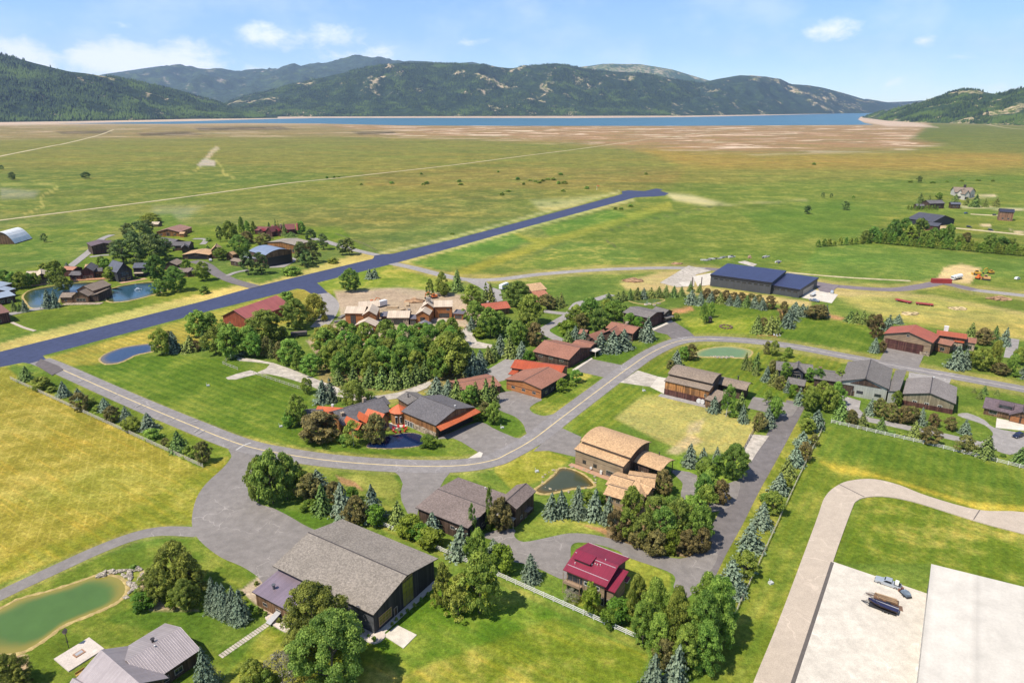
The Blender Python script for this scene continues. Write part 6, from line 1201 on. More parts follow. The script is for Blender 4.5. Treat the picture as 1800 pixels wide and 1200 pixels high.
stand('around the slate house with black gable', 'b 1346 670 28 16;p 1355 656 24 17;s 1361 677 28 19;p 1370 684 24 20;c 1379 667 30 20;b 1383 689 22 12;v 1393 699 24 16;b 1405 711 30 18;s 1402 683 20 14;c 1421 670 24 20;C 1437 678 30 25;c 1473 678 30 20;c 1421 722 42 26;c 1443 715 44 28;c 1455 724 46 30;c 1470 712 40 26;s 1477 740 38 26;b 1436 742 22 20;p 1496 740 20 18;d 1418 695 18 16')
stand('around the timber clad hangar', 'b 1254 724 28 20;t 1276 732 56 32;s 1302 724 36 19;b 1306 742 32 17;u 1290 732 10 18;t 1349 712 26 24;t 1359 732 36 30;b 1351 739 28 19;p 1334 757 32 24;b 1350 749 32 20;c 1362 738 40 24')
stand('east of the tan barrel roofed hangar', 'b 1213 818 38 24;b 1236 814 28 19;b 1260 814 30 17;C 1288 840 60 50;c 1240 838 34 30;c 1258 832 32 18;c 1245 872 44 42;p 1265 884 40 28;e 1236 886 52 34;b 1248 868 26 18;p 1167 869 44 32')
stand('in the grove on the mulch bed', 'p 1085 947 52 34;c 1110 908 54 38;c 1102 947 52 36;e 1130 957 58 42;e 1160 953 62 46;e 1150 917 48 42;e 1190 943 66 48;c 1215 917 48 42;c 1236 908 56 40;c 1226 953 66 48;p 1150 972 38 42;p 1206 972 42 32;v 1182 973 42 26;c 1180 915 44 40;p 1120 962 32 30;p 1232 968 40 30')
stand('in the row between pond and paved loop', 'b 968 908 44 28;b 988 905 44 26;B 1015 907 54 34;b 1045 910 52 32;b 1067 918 48 26;v 1026 880 18 22;v 1050 884 20 20;c 1033 885 24 20')
stand('left of the rust roofed stone hangar', 's 1494 565 20 17;s 1503 566 20 17;s 1517 569 24 17;p 1530 574 22 18;p 1540 594 42 26;b 1559 580 28 19;b 1578 568 16 15;b 1536 619 27 17;p 1548 619 20 15')
stand('right of the rust roofed stone hangar', 'b 1679 647 40 28;b 1694 647 34 20;c 1706 645 26 20;c 1727 650 38 38;y 1743 644 46 22;s 1706 592 26 18;p 1727 605 28 30;s 1748 596 24 14;b 1764 607 32 19;c 1778 658 36 18;p 1757 658 20 26;u 1788 662 9 20;c 1795 640 30 24;b 1798 664 20 20')
stand('in the hedge before the olive walled hangar', 'b 1529 728 28 18;p 1544 731 32 22;p 1565 740 32 26;p 1586 743 30 25;p 1604 743 28 26;c 1574 713 26 18;b 1619 746 30 15;p 1641 749 22 19;p 1670 756 24 21;b 1695 762 26 17')
stand('in the row inside the long white fence', 'p 1497 748 28 17;s 1515 751 27 17;s 1548 758 27 17;s 1607 770 32 23;p 1634 779 30 33;p 1695 794 30 30;s 1730 803 40 32;s 1793 815 30 26;u 1530 752 6 16;u 1566 762 5 18;u 1580 764 5 16;u 1763 802 5 10;s 1721 700 15 9;s 1730 692 15 10;s 1712 690 9 7;s 1752 694 10 8')
HED = []
_r = random.Random(5)
for x in np.arange(1438, 1532, 9.5): HED.append(f'a {x:.0f} {434 - (x - 1438) * .07:.1f} {_r.uniform(9, 15):.1f} {_r.uniform(9, 12):.1f}')
for x in np.arange(1540, 1806, 7.5): HED.append(f'a {x + _r.uniform(-2, 2):.1f} {427.5 + (x - 1540) * .088:.1f} {_r.uniform(14, 22):.1f} {_r.uniform(10, 14):.1f}')
stand('in the long row across the far right meadow', ';'.join(HED), 'poplars in the long row across the far right meadow', True)
stand('behind the poplar row by the charcoal barn', 'e 1533 425 27 22;e 1520 427 22 18;e 1568 421 35 24;e 1587 421 38 26;e 1615 421 37 26;e 1640 424 24 18;c 1667 424 30 20;c 1655 425 24 18;p 1697 425 17 17;c 1686 427 14 12;e 1740 436 26 24;e 1758 440 24 22;c 1600 424 28 20;e 1550 424 22 18;c 1628 428 22 20;e 1775 440 22 18')
stand('beyond the far right ranch houses', 's 1617 358 19 12;s 1633 358 15 10;c 1650 351 13 12;s 1678 358 17 14;s 1698 361 15 9;s 1713 364 23 15;s 1731 364 16 10;s 1750 363 17 10')
SAP = ';'.join(f'a {x:.0f} {368.5 + (i % 2) * 1.5:.1f} {_r.uniform(7, 10):.1f} {_r.uniform(4, 5):.1f}' for i, x in enumerate(np.arange(1596, 1648, 4.6)))
stand('in the row of tiny saplings far right', SAP, 'tiny saplings far right', True)
stand('alone far out on the right meadow', 'n 1419 376 15 13;n 1485 369 16 15;n 1446 348 10 7;n 1461 348 8 6;n 1615 321 12 12')
stand('alone far out on the left meadow', 'n 4 299 9 8;n 22 317 15 15;n 152 314 12 16;n 78 426 16 13')
DOT = [(744, 325), (750, 323.5), (810, 325), (808, 320), (932, 318), (942, 320), (948, 322), (955, 319), (963, 316.5), (972, 317), (985, 307.5), (982, 323.5), (992, 323), (990, 337), (893, 337), (882, 343.5), (910, 316), (920, 325), (1082, 368.5), (1092, 368.5), (1108, 363.5), (1032, 332), (635, 325), (688, 323), (795, 412), (575, 314), (588, 313), (596, 312), (740, 307), (876, 303), (1135, 307), (1600, 321), (1640, 322), (1665, 320), (1690, 319), (1720, 318), (1745, 319), (1500, 348), (1430, 290)]
stand('dotting the open meadow before the lake', ';'.join(f'u {x} {y} {_r.uniform(2.5, 5.5):.1f} {_r.uniform(5, 11):.1f}' for x, y in DOT), 'low shrubs dotting the open meadow', True)
stand('in the dark clump of the left settlement', 'n 225 418 26 22;n 250 428 40 36;n 262 420 34 26;n 217 462 42 42;n 241 464 48 42;n 265 460 48 42;n 290 457 38 36;n 236 442 36 32;n 276 444 34 32;y 266 392 17 36;n 208 452 30 28')
stand('around the left settlement ponds', 'c 186 474 20 20;c 180 468 18 16;c 195 493 24 23;C 277 493 44 38;C 312 512 44 38;c 357 493 33 27;c 282 519 28 26;c 330 482 26 22;u 360 516 14 17;c 102 498 40 30;s 95 498 22 16;e 113 514 30 26;c 7 494 20 22;c 27 507 28 26;c 38 507 30 22;c 50 504 24 22;b 86 541 34 17;b 97 540 30 17;s 26 547 20 11;s 35 548 15 9;b 45 548 22 12;u 78 471 9 20;b 119 478 17 15;c 62 502 22 20;c 172 480 16 14')
stand('around the blue roofed hangar', 'n 387 425 28 13;c 406 424 36 28;a 426 411 30 14;a 437 412 24 13;a 446 411 22 12;C 425 452 40 34;p 436 428 22 26;p 465 430 20 30;c 390 457 22 22;s 367 446 15 12;n 437 483 41 27;n 460 482 39 28;u 510 483 14 30;n 532 466 42 28;n 550 462 40 28;n 547 427 25 18;n 569 439 29 24;n 602 448 27 20;n 615 448 31 26;u 585 463 10 17;c 530 412 23 19;s 512 416 9 20;u 367 424 6 12;n 540 470 30 22')
stand('against the rambling dark red lodge', 's 474 408 18 8;s 485 412 28 9;s 491 412 24 9;s 500 415 24 10;u 478 414 6 16;u 462 413 6 14')
print('trees', NT[0], 'objects', len(bpy.data.objects))
# ------------------------------------------------------------------ beds, paths and stones
BED = A_GRAV
for q in ([(603, 1090), (612, 1107), (650, 1130), (668, 1128), (678, 1117), (668, 1108), (640, 1098)], [(470, 1092), (505, 1113), (520, 1106), (520, 1090), (500, 1080), (470, 1082)]): sheet('gravel_bed', smooth_poly(q, 3), M_asphalt((.50, .42, .36), 0, .25))
pth = MB()
P0, P1 = G(387, 1154), G(470, 1097); dv = (P1 - P0); n_ = 19
for i in range(n_):
    c = P0 + dv * (i + .5) / n_; d = dv.normalized(); e = Vector((-d.y, d.x, 0)); a, b_ = .24, .75
    pth.prism([(c + d * a * s + e * b_ * t_)[:2] for s, t_ in ((-1, -1), (1, -1), (1, 1), (-1, 1))], -.02, .07)
tag(pth.build('path', M_plain((.42, .36, .30), .8, 0, .2, .25)), kind='structure')
def rock(name, x, y, s, label, group, m, i):
    g = G(x, y); r = random.Random(i); bm = bmesh.new(); bmesh.ops.create_icosphere(bm, subdivisions=2, radius=1)
    for v in bm.verts:
        k = 1 + .35 * math.sin(v.co.x * 3.1 + i) * math.cos(v.co.y * 2.7 + i * .7) + r.uniform(-.12, .12); v.co *= k; v.co.z *= .55
    me = bpy.data.meshes.new(name); bm.to_mesh(me); bm.free(); me.materials.append(m)
    o = bpy.data.objects.new(name, me); COL.objects.link(o); o.location = g + Vector((0, 0, s * .2)); o.rotation_euler = (0, 0, i * 1.3); o.scale = (s, s * .75, s * .8)
    return tag(o, label, 'rock', group)
BOUL = M_stone((.34, .29, .23))
for i, (x, y, s) in enumerate([(178, 1012, 1.3), (184, 1006, .9), (196, 1005, 1.0), (204, 1006, .8), (212, 1004, .9), (220, 1003, .8), (228, 1006, 1.1), (234, 1003, 1.0), (240, 1000, 1.1), (246, 1001, .8), (226, 1012, 1.0), (230, 1017, .8), (228, 1026, 1.1), (234, 1028, .9), (240, 1030, .8), (236, 1036, .9), (228, 1041, .7), (222, 1050, .7), (246, 1018, .8), (250, 1010, .7), (190, 1010, .6), (216, 1010, .6)]): rock('boulder', x, y, s, 'pale boulder of the rockery at the head of the green pond', 'boulders at the head of the green pond', BOUL, i)
for i, (x, y) in enumerate([(1250, 626.5), (1254, 627.2), (1257, 626.4), (1261, 627.8), (1264, 627), (1267, 628.3), (1271, 627.4), (1274, 628.6), (1278, 627.6), (1281, 628.4), (1285, 627), (1288, 627.8), (1269, 629.3), (1260, 629), (1277, 629.4)]): rock('boulder', x, y, .5 + .35 * ((i * .618) % 1), 'pale stone lining the near bank of the pale green pond', 'stones lining the pale green pond', BOUL, i + 30)
for i, (x, y) in enumerate([(1135, 536), (1142, 535), (1150, 537), (1157, 534)]): rock('boulder', x, y, 1.3, 'pale stone beside the small berm pond', 'stones beside the berm pond', BOUL, i + 40)
for i in range(26):
    t = i / 26 * 6.283; rock('boulder', 1000 + 47 * math.cos(t) - (6 if math.sin(t) > .3 else 0), 843 + 22 * math.sin(t) * (.9 if math.cos(t) < 0 else 1), .42 + .2 * math.sin(i * 2.3), 'small stone on the bank of the dark pond by the tan hangar', 'bank stones of the dark pond', M_stone((.34, .29, .2)), i + 60)
for s_, ctx in (('u 451 1027 6 8;u 424 1046 7 9;u 441 1068 7 9;u 452 1073 8 10;u 460 1077 8 10;u 467 1082 8 10;u 491 1094 8 9;u 506 1103 8 9;u 432 1058 5 7', 'in the gravel bed by the purple lean-to'), ('u 615 1102 7 8;u 625 1107 7 8;u 637 1112 8 9;u 648 1119 5 6;u 658 1126 8 9;u 690 1098 6 6;u 697 1090 6 6;u 706 1083 6 6;u 716 1075 6 6;u 728 1065 6 6;u 740 1055 6 6;u 752 1046 6 6', 'along the black hangar walls'),
    ('v 252 1068 26 40;v 312 1066 30 34;D 280 1056 60 54;D 312 1040 86 70;d 342 1050 78 54;C 330 1068 50 44;u 258 1050 12 22;u 236 1052 6 10;u 240 1041 6 9;u 236 1000 8 12', 'on the planted bank beside the green pond'), ('B 376 1072 58 28;B 388 1076 56 30;B 399 1080 56 30;B 411 1085 54 32;B 424 1092 56 36', 'in the tight row east of the green pond'), ('B 366 1206 68 40', 'at the corner of the ribbed grey roofed house'),
    ('d -4 1210 80 70;D 24 1215 62 60;d 44 1222 46 40', 'at the bottom left corner'), ('v 738 748 8 10', 'by the turret')): stand(ctx, s_)
# ------------------------------------------------------------------ fences
WHITE = M_plain((.66, .63, .58), .6, 0, .3, .1); WOODF = M_plain((.24, .19, .13), .85, 0, .2, .25); CREAMF = M_plain((.46, .42, .33), .7, 0, .2, .12)
def fence(label, pts, sp, hgt, rails, m, group=None, pw=.12, rw=.15, gapz=None):
    W = [G(*p) for p in pts]; c = sum(W, Vector()) / len(W); t = empty('fence', (c.x, c.y, 0), 0, label, 'fence', group)
    pm = None
    for a, b_ in zip(W, W[1:]):
        d = b_ - a; L = d.length; n = max(1, round(L / sp)); an = math.atan2(d.y, d.x)
        for i in range(n + (1 if b_ is W[-1] else 0)):
            if pm is None:
                o = MB().box(-pw / 2, pw / 2, -pw / 2, pw / 2, -.1, hgt).box(-pw / 2 - .02, pw / 2 + .02, -pw / 2 - .02, pw / 2 + .02, hgt, hgt + .05).build('post', m); pm = o.data
            else: o = bpy.data.objects.new('post', pm); COL.objects.link(o)
            o.location = a + d * i / n - Vector((c.x, c.y, 0)); o.rotation_euler = (0, 0, an); o.parent = t
    for r_ in range(rails):
        z = hgt * (.28 + .62 * r_ / max(1, rails - 1)) if rails > 1 else hgt * .9; mb = MB()
        for a, b_ in zip(W, W[1:]):
            d = (b_ - a); e = Vector((-d.y, d.x, 0)).normalized() * .025
            a_, c_ = a - Vector((c.x, c.y, 0)), b_ - Vector((c.x, c.y, 0)); vs = []
            for zz in (z - rw / 2, z + rw / 2):
                for p in (a_ - e, c_ - e, c_ + e, a_ + e): vs.append((p.x, p.y, zz))
            mb.add(vs, [(0, 3, 2, 1), (4, 5, 6, 7), (0, 1, 5, 4), (1, 2, 6, 5), (2, 3, 7, 6), (3, 0, 4, 7)])
        mb.build('rail', m, t)
    return t
fence('long pale rail fence along the right edge of the yellow hay field', [(19, 667), (357, 822)], 2.7, 1.5, 3, CREAMF, pw=.16, rw=.19)
fence('white three rail fence running past the black hangar to the dense grove', [(636, 908), (860, 1006), (1120, 1123)], 2.6, 1.45, 3, WHITE, pw=.16, rw=.2)
fence('long white rail fence along the upper edge of the right pasture', [(1461, 743), (1640, 784), (1812, 827)], 3.0, 1.4, 3, WHITE, pw=.17, rw=.11)
fence('thin weathered fence down the left edge of the right pasture', [(1449, 748), (1402, 844), (1330, 1000), (1290, 1085)], 3.2, 1.4, 3, M_plain((.42, .38, .29), .8, 0, .2, .2), pw=.13, rw=.1)
fence('white rail fence edging the big lodge lawn by the gravel drive', [(446, 657), (500, 675), (540, 688)], 3, 1.3, 2, CREAMF, pw=.16, rw=.16)
fence('short white corner fence at the end of the gravel drive', [(418, 650), (392, 640), (398, 634), (424, 622)], 3, 1.3, 2, CREAMF, pw=.16, rw=.16)
fence('brown split rail fence across the dry lot beside the straight road', [(1327, 754), (1307, 790)], 2.6, 1.3, 3, WOODF, pw=.18, rw=.14)
fence('dark meadow fence left of the runway junction', [(590, 412), (640, 430), (662, 441)], 6, 1.4, 2, WOODF)
# ------------------------------------------------------------------ vehicles
TYRE = M_plain((.018, .018, .018), .8); RIMM = M_plain((.42, .42, .43), .3, .7); BLK = M_plain((.03, .03, .032), .5); LAMP = M_plain((.75, .75, .72), .15, 0, .6, .05); TAIL = M_plain((.35, .02, .02), .3)
def wheels(t, xs, hw, r, wd=.25):
    for x in xs:
        for s in (-1, 1):
            w_ = MB().cyl((0, 0, 0), r, wd, 16, 'y').build('wheel', TYRE, t); w_.location = (x, s * hw, r)
            MB().cyl((0, s * (wd / 2 + .005), 0), r * .62, .03, 12, 'y').build('rim', RIMM, w_)
def place(name, label, cat, rear, front, group=None):
    a, b_ = G(*rear), G(*front); d = b_ - a; return empty(name, (a + b_) / 2, math.atan2(d.y, d.x), label, cat, group)
def body(prof, hw, m, t, nm='body', taper=.0, zt=1.2):
    mb = MB().xprism(prof, -hw, hw)
    for v in mb.v:
        if v.z > zt: v.y *= 1 - taper
    o = mb.build(nm, m, t); bv = o.modifiers.new('bevel', 'BEVEL'); bv.width = .06; bv.segments = 2; bv.limit_method = 'ANGLE'; return o
def pickup(label, rear, front, m, group=None, name='pickup_truck', bed=None):
    t = place(name, label, 'pickup' if 'pickup' in name else 'car', rear, front, group)
    body([(-2.8, .45), (2.75, .45), (2.85, .75), (2.8, 1.08), (1.25, 1.22), (-2.8, 1.12)], .98, m, t)
    body([(-.95, 1.1), (1.35, 1.2), (.55, 1.86), (-.75, 1.9)], .92, m, t, 'cab', .14, 1.5)
    MB().add([(1.28, -.80, 1.25), (1.28, .80, 1.25), (.63, .70, 1.80), (.63, -.70, 1.80)], [(0, 1, 2, 3)]).build('windscreen', GLASS, t)
    for s in (-1, 1):
        MB().add([(1.05, s * .935, 1.25), (-.8, s * .935, 1.25), (-.68, s * .83, 1.76), (.5, s * .83, 1.76)], [(0, 1, 2, 3)]).build('window', GLASS, t)
        MB().box(2.78, 2.87, s * .85 - .14, s * .85 + .14, .80, .98).build('headlight', LAMP, t); MB().box(-2.84, -2.78, s * .88 - .08, s * .88 + .08, .75, 1.05).build('tail_light', TAIL, t)
    MB().box(-2.7, -1.0, -.82, .82, 1.08, 1.16).build('bed', bed or BLK, t); MB().box(2.8, 2.95, -.9, .9, .42, .62).box(-2.95, -2.8, -.9, .9, .42, .6).build('bumper', BLK, t)
    wheels(t, (-1.75, 1.8), .86, .42); return t
def car(label, rear, front, m, L=4.6, suv=True, group=None, name='parked_car'):
    t = place(name, label, 'car', rear, front, group); k = L / 4.6; hh = 1.72 if suv else 1.45
    body([(-2.3 * k, .4), (2.25 * k, .4), (2.3 * k, .8), (1.1 * k, 1.0), (-2.25 * k, 1.02)], .92, m, t); body([(-2.15 * k, 1.0), (1.1 * k, 1.0), (.45 * k, hh), (-1.9 * k, hh)], .86, m, t, 'cabin', .15, 1.3)
    for s in (-1, 1): MB().add([(.9 * k, s * .875, 1.05), (-1.95 * k, s * .875, 1.05), (-1.8 * k, s * .77, hh - .12), (.4 * k, s * .77, hh - .12)], [(0, 1, 2, 3)]).build('window', GLASS, t); MB().box(2.24 * k, 2.32 * k, s * .7 - .13, s * .7 + .13, .66, .8).build('headlight', LAMP, t)
    MB().add([(1.07 * k, -.74, 1.06), (1.07 * k, .74, 1.06), (.5 * k, .66, hh - .08), (.5 * k, -.66, hh - .08)], [(0, 1, 2, 3)]).build('windscreen', GLASS, t)
    wheels(t, (-1.45 * k, 1.45 * k), .82, .36); return t
SILV = M_plain((.42, .45, .48), .3, .35, .5, .05); CARW = M_plain((.70, .70, .69), .3, 0, .5, .04); NAVYC = M_plain((.02, .025, .06), .25, .2, .5, .05); DKC = M_plain((.03, .032, .038), .3, .2, .5, .05)
t = pickup('silver pickup truck parked on the concrete yard', (1583, 1036), (1538, 1020.5), SILV)
cg = MB().box(-2.2, -1.4, -.6, .5, 0, .75).build('crate', M_plain((.72, .70, .64), .6)); cg.location = t.location + Vector((0, 0, 1.17)); cg.rotation_euler = t.rotation_euler; tag(cg, 'white crate standing in the bed of the silver pickup', 'crate')
for x, y, lb in ((1580, 1040, 'left'), (1585.5, 1037.5, 'right')):
    o = MB().cyl((0, 0, .42), .28, .84, 12).cyl((0, 0, .87), .30, .06, 12).build('barrel', M_plain((.17, .075, .05), .6)); o.location = G(x, y); tag(o, f'{lb} one of two rusty barrels behind the silver pickup', 'barrel')
def trailer(label, a, b_, deck, L, hw=1.1, ax=(-.3, .55), m=BLK):
    t = place('trailer', label, 'trailer', a, b_)
    MB().box(-L / 2, L / 2, -hw, hw, .5, .62).build('frame', m, t); MB().box(L / 2, L / 2 + 1.7, -.07, .07, .5, .6).tube([(L / 2 - .3, -hw, .55), (L / 2 + 1.6, 0, .55)], .05).tube([(L / 2 - .3, hw, .55), (L / 2 + 1.6, 0, .55)], .05).build('drawbar', m, t)
    if deck: MB().box(-L / 2 + .05, L / 2 - .05, -hw + .05, hw - .05, .63, .70).build('deck', deck, t)
    wheels(t, ax, hw + .08, .34, .22)
    for s in (-1, 1): MB().box(ax[0] - .45, ax[-1] + .45, s * (hw + .1) - .16, s * (hw + .1) + .16, .72, .78).build('fender', BLK, t)
    return t
t = trailer('tandem axle trailer under the dark boat', (1577, 1081), (1526, 1062), None, 5.8, 1.05, (-1.1, -.3))
bt = empty('boat', t.location, t.rotation_euler.z, 'dark hulled motor boat with navy cover on its trailer', 'boat')
st = [(-3.1, .98, .66, 1.5), (-1.5, 1.05, .62, 1.55), (.4, 1.05, .62, 1.6), (1.9, .78, .7, 1.68), (2.9, .3, .95, 1.75), (3.25, .03, 1.3, 1.8)]
mb = MB(); vs = []
for x, w_, k_, z_ in st: vs += [(x, -w_, z_), (x, -w_ * .85, (k_ + z_) / 2), (x, 0, k_), (x, w_ * .85, (k_ + z_) / 2), (x, w_, z_)]
fs = [(i * 5 + j, i * 5 + j + 1, i * 5 + j + 6, i * 5 + j + 5) for i in range(5) for j in range(4)] + [(4, 3, 2, 1, 0)]
mb.add(vs, fs).build('hull', M_plain((.055, .035, .03), .3, 0, .6), bt, smooth=True)
cv_ = MB(); vs = []
for x, w_, k_, z_ in st: vs += [(x, -w_ * .97, z_ + .01), (x, -w_ * .4, z_ + .22), (x, w_ * .4, z_ + .22), (x, w_ * .97, z_ + .01)]
cv_.add(vs, [(i * 4 + j, i * 4 + j + 4, i * 4 + j + 5, i * 4 + j + 1) for i in range(5) for j in range(3)] + [(0, 1, 2, 3)]).build('cover', M_plain((.018, .022, .065), .8, 0, .2, .2), bt)
MB().box(-3.1, 3.0, -.02, .02, 1.7, 1.94).box(-3.12, -2.8, -.3, .3, .8, 1.6).build('trim_strip', M_plain((.5, .48, .46), .4), bt)
tw = MB(); 
for s in (-1, 1): tw.tube([(.6, s * 1.0, 1.6), (1.6, s * 1.05, 2.6), (3.0, s * .9, 3.0), (4.0, s * .5, 2.7)], .04, 6)
tw.tube([(4.0, -.5, 2.7), (4.2, 0, 2.5), (4.0, .5, 2.7)], .04, 6).build('tow_tower', M_plain((.16, .16, .15), .3, .7), bt)
trailer('low utility trailer stacked with timber beside the boat', (1577, 1063), (1537, 1050), WD_BROWN, 5.2, .95, (-.5,), M_plain((.09, .05, .035), .7))
for i in range(6):
    a = G(1574, 1061); b_ = G(1540, 1049.5); c = (a + b_) / 2; o = MB().box(-2.3 + .2 * math.sin(i * 2), 2.2 + .3 * math.cos(i * 3), -.09, .09, 0, .12).build('timber_plank', M_plain([(.36, .24, .14), (.44, .31, .19), (.24, .16, .10)][i % 3], .8, 0, .2, .25)); d = b_ - a
    o.location = c + Vector((-d.y, d.x, 0)).normalized() * ((i % 4) - 1.5) * .42 + Vector((0, 0, .71 + .125 * (i // 4))); o.rotation_euler = (0, 0, math.atan2(d.y, d.x) + .04 * math.sin(i * 5)); tag(o, 'bare timber plank stacked on the low utility trailer', 'plank', 'planks stacked on the utility trailer')
o = MB().box(-1.2, 1.2, -.9, .9, 0, .35).build('pallet_stack', M_plain((.14, .085, .06), .8, 0, .2, .3)); o.location = G(1576, 1069); o.rotation_euler = (0, 0, -.4); tag(o, 'stack of dark boards at the stern of the boat', 'boards')
t = trailer('small cargo cart with grey tarpaulin beside the grass edge', (1597, 1053), (1585, 1042), BLK, 2.6, .75, (-.2,)); MB().xprism([(-1.1, .7), (1.1, .7), (.9, 1.25), (-.2, 1.5), (-1.0, 1.2)], -.62, .62).build('tarpaulin', M_plain((.16, .20, .25), .7, 0, .2, .3), t)
o = MB().box(-.35, .35, -.3, .3, 0, .95).box(-.38, .38, -.33, .33, .95, 1.04).cyl((-.28, 0, .12), .12, .7, 10, 'y').build('trash_bin', NAVYC); o.location = G(1218, 971); tag(o, 'black wheeled bin at the end of the mulch bed', 'bin')
o = MB().box(-.35, .35, -.3, .3, 0, .95).box(-.38, .38, -.33, .33, .95, 1.04).build('trash_bin', BLK); o.location = G(1223, 969); tag(o, 'black bin right beside the wheeled bin', 'bin')
car('dark blue jeep on the forecourt at the right edge', (1798, 765), (1779, 771), NAVYC, 4.3); pickup('white pickup beside the wide orange roofed garage', (371, 462), (369.5, 455.5), CARW)
car('small white car far right on the cut meadow', (1783, 492), (1793, 490), CARW); car('dark car on the far meadow track', (1700, 399.5), (1707, 400.5), DKC, 5); car('blue car on the far meadow behind the charcoal barn', (1694, 376), (1702, 375.5), M_plain((.06, .10, .2), .3, .2)); car('dark car by the tall brown far house', (1744, 379), (1752, 378.5), DKC); car('black car left of the brush piles', (1738, 405), (1745, 406), DKC, 5)
pickup('blue grey pickup below the navy hangar pad', (1425, 529), (1437, 531), M_plain((.20, .24, .30), .3, .2)); car('silver car at the far corner of the white pad', (1461, 519), (1464, 511), SILV, 5.2)
def boxy(name, label, cat, a, b_, L, hw, z0, h, m, extra=None, wx=None):
    t = place(name, label, cat, a, b_); o = MB().box(-L / 2, L / 2, -hw, hw, z0, z0 + h).build('body', m, t); bv = o.modifiers.new('bevel', 'BEVEL'); bv.width = .15; bv.segments = 2
    if wx: wheels(t, wx, hw - .1, .45)
    return t
t = boxy('motorhome', 'white motorhome parked between the twin spruces and orange house', 'motorhome', (881, 509), (890, 505), 8.5, 1.25, .5, 2.8, CARW, None, (-2.6, 2.8))
for x in (-2.5, 0, 2.4): MB().box(x - .6, x + .6, -1.29, -1.26, 1.7, 2.5).build('window', GLASS, t)
MB().box(4.26, 4.3, -1.0, 1.0, 1.5, 2.6).build('windscreen', GLASS, t); MB().box(-4, 4, -1.28, -1.265, 1.05, 1.3).build('stripe', M_plain((.12, .14, .2), .5), t)
t = boxy('tank_truck', 'white tank truck on the bare dirt beside the red container', 'truck', (1690, 489.5), (1672, 493), 2.4, 1.2, .6, 2.2, CARW, None, (.2,)); t.children[0].location.x = 3.9
MB().tube([(-4.6, 0, 2.2), (2.2, 0, 2.2)], 1.45, 14).build('tank', CARW, t); MB().box(-4.6, 2.6, -1.1, 1.1, .6, .85).build('chassis', BLK, t); MB().box(5.11, 5.16, -.95, .95, 1.7, 2.5).build('windscreen', GLASS, t); wheels(t, (-3.6, -2.5, 4.0), 1.1, .5, .3)
REDP = M_seam((.36, .045, .035), 0, .35, .5, .1)
t = place('shipping_container', 'red shipping container at the bend of the new road', 'container', (1644.5, 497), (1663.5, 497.5)); MB().box(-6.05, 6.05, -1.25, 1.25, .05, 2.85).build('shell', REDP, t)
for x in (-6.08, 6.0): MB().box(x, x + .1, -1.28, 1.28, .0, 2.9).build('end_frame', M_plain((.26, .03, .025), .5), t)
for i, (a, b_) in enumerate((((1579, 529.5), (1596, 533)), ((1615, 535.5), (1634, 537.5)))):
    t = place('hay_wagon', f'{["left", "right"][i]} one of two flat red wagons on the rough ground', 'wagon', a, b_, 'flat red wagons on the rough ground'); MB().box(-4.5, 4.5, -1.5, 1.5, .9, 1.25).build('deck', REDP, t); MB().box(-4.4, 4.4, -.12, .12, .55, .9).box(4.5, 6.6, -.08, .08, .7, .85).build('chassis', BLK, t); wheels(t, (-3, 3), 1.2, .45)
YELM = M_plain((.55, .30, .03), .5, 0, .4, .15); ORGM = M_plain((.60, .15, .03), .5, 0, .4, .15)
def digger(label, x, y, rz, m, s=1.0, dozer=False):
    t = empty('excavator' if not dozer else 'bulldozer', G(x, y), rz, label, 'digger')
    MB().box(-1.9, 1.9, -1.4, -.85, 0, .85).box(-1.9, 1.9, .85, 1.4, 0, .85).build('track', BLK, t); MB().box(-1.9, 1.3, -1.2, 1.2, .9, 1.9).build('body', m, t)
    c = MB().box(-.3, 1.2, -.1, 1.1, 1.9, 3.0).build('cab', m, t); MB().box(1.21, 1.24, .0, 1.0, 2.1, 2.9).box(-.2, 1.1, 1.11, 1.13, 2.1, 2.9).build('cab_window', GLASS, c)
    if dozer: MB().box(2.3, 2.6, -1.8, 1.8, .1, 1.3).box(1.2, 2.3, -1.3, -1.1, .5, .7).box(1.2, 2.3, 1.1, 1.3, .5, .7).build('blade', m, t)
    else:
        MB().tube([(1.2, -.5, 1.6), (3.2, -.5, 4.2), (5.2, -.5, 3.4)], .24, 6).build('boom', m, t); MB().tube([(5.2, -.5, 3.4), (5.5, -.5, 1.2)], .18, 6).build('dipper', m, t); MB().xprism([(5.1, .2), (5.9, .4), (5.8, 1.2), (5.2, 1.2)], -.9, -.1).build('bucket', BLK, t)
    t.scale = (s, s, s); return t
for a in (('yellow bulldozer nearest the dirt heap', 1717, 483, 2.8, YELM, 1.15, True), ('orange bulldozer below the yellow one', 1720, 490.5, .4, ORGM, 1.0, True), ('yellow excavator with arm reaching left over the grass', 1741, 481, 3.3, YELM, 1.0), ('pale orange loader on the grass right of the bulldozers', 1733, 492, 2.6, M_plain((.6, .32, .12), .5), 1.2, True), ('orange telehandler behind the building site roofs', 653, 536, .5, ORGM, 1.0), ('orange excavator at the back right of the building site', 763, 524, 3.6, ORGM, 1.0)): digger(*a)
t = boxy('box_truck', 'white box truck behind the roofs of the building site', 'truck', (678, 537), (662, 541), 7.5, 1.25, .7, 3.0, CARW, None, (-2.4, 2.6)); MB().box(3.76, 3.8, -.9, .9, 1.6, 2.6).build('windscreen', GLASS, t)
t = boxy('dump_trailer', 'dark grey dump trailer on the shady drive by the red barn', 'trailer', (513, 592), (539, 590), 8, 1.3, .7, 1.8, M_plain((.05, .052, .06), .5), None, (-2, -1)); MB().box(-3.8, 3.8, -1.15, 1.15, 2.4, 2.52).build('load', M_plain((.13, .10, .085), .8), t)
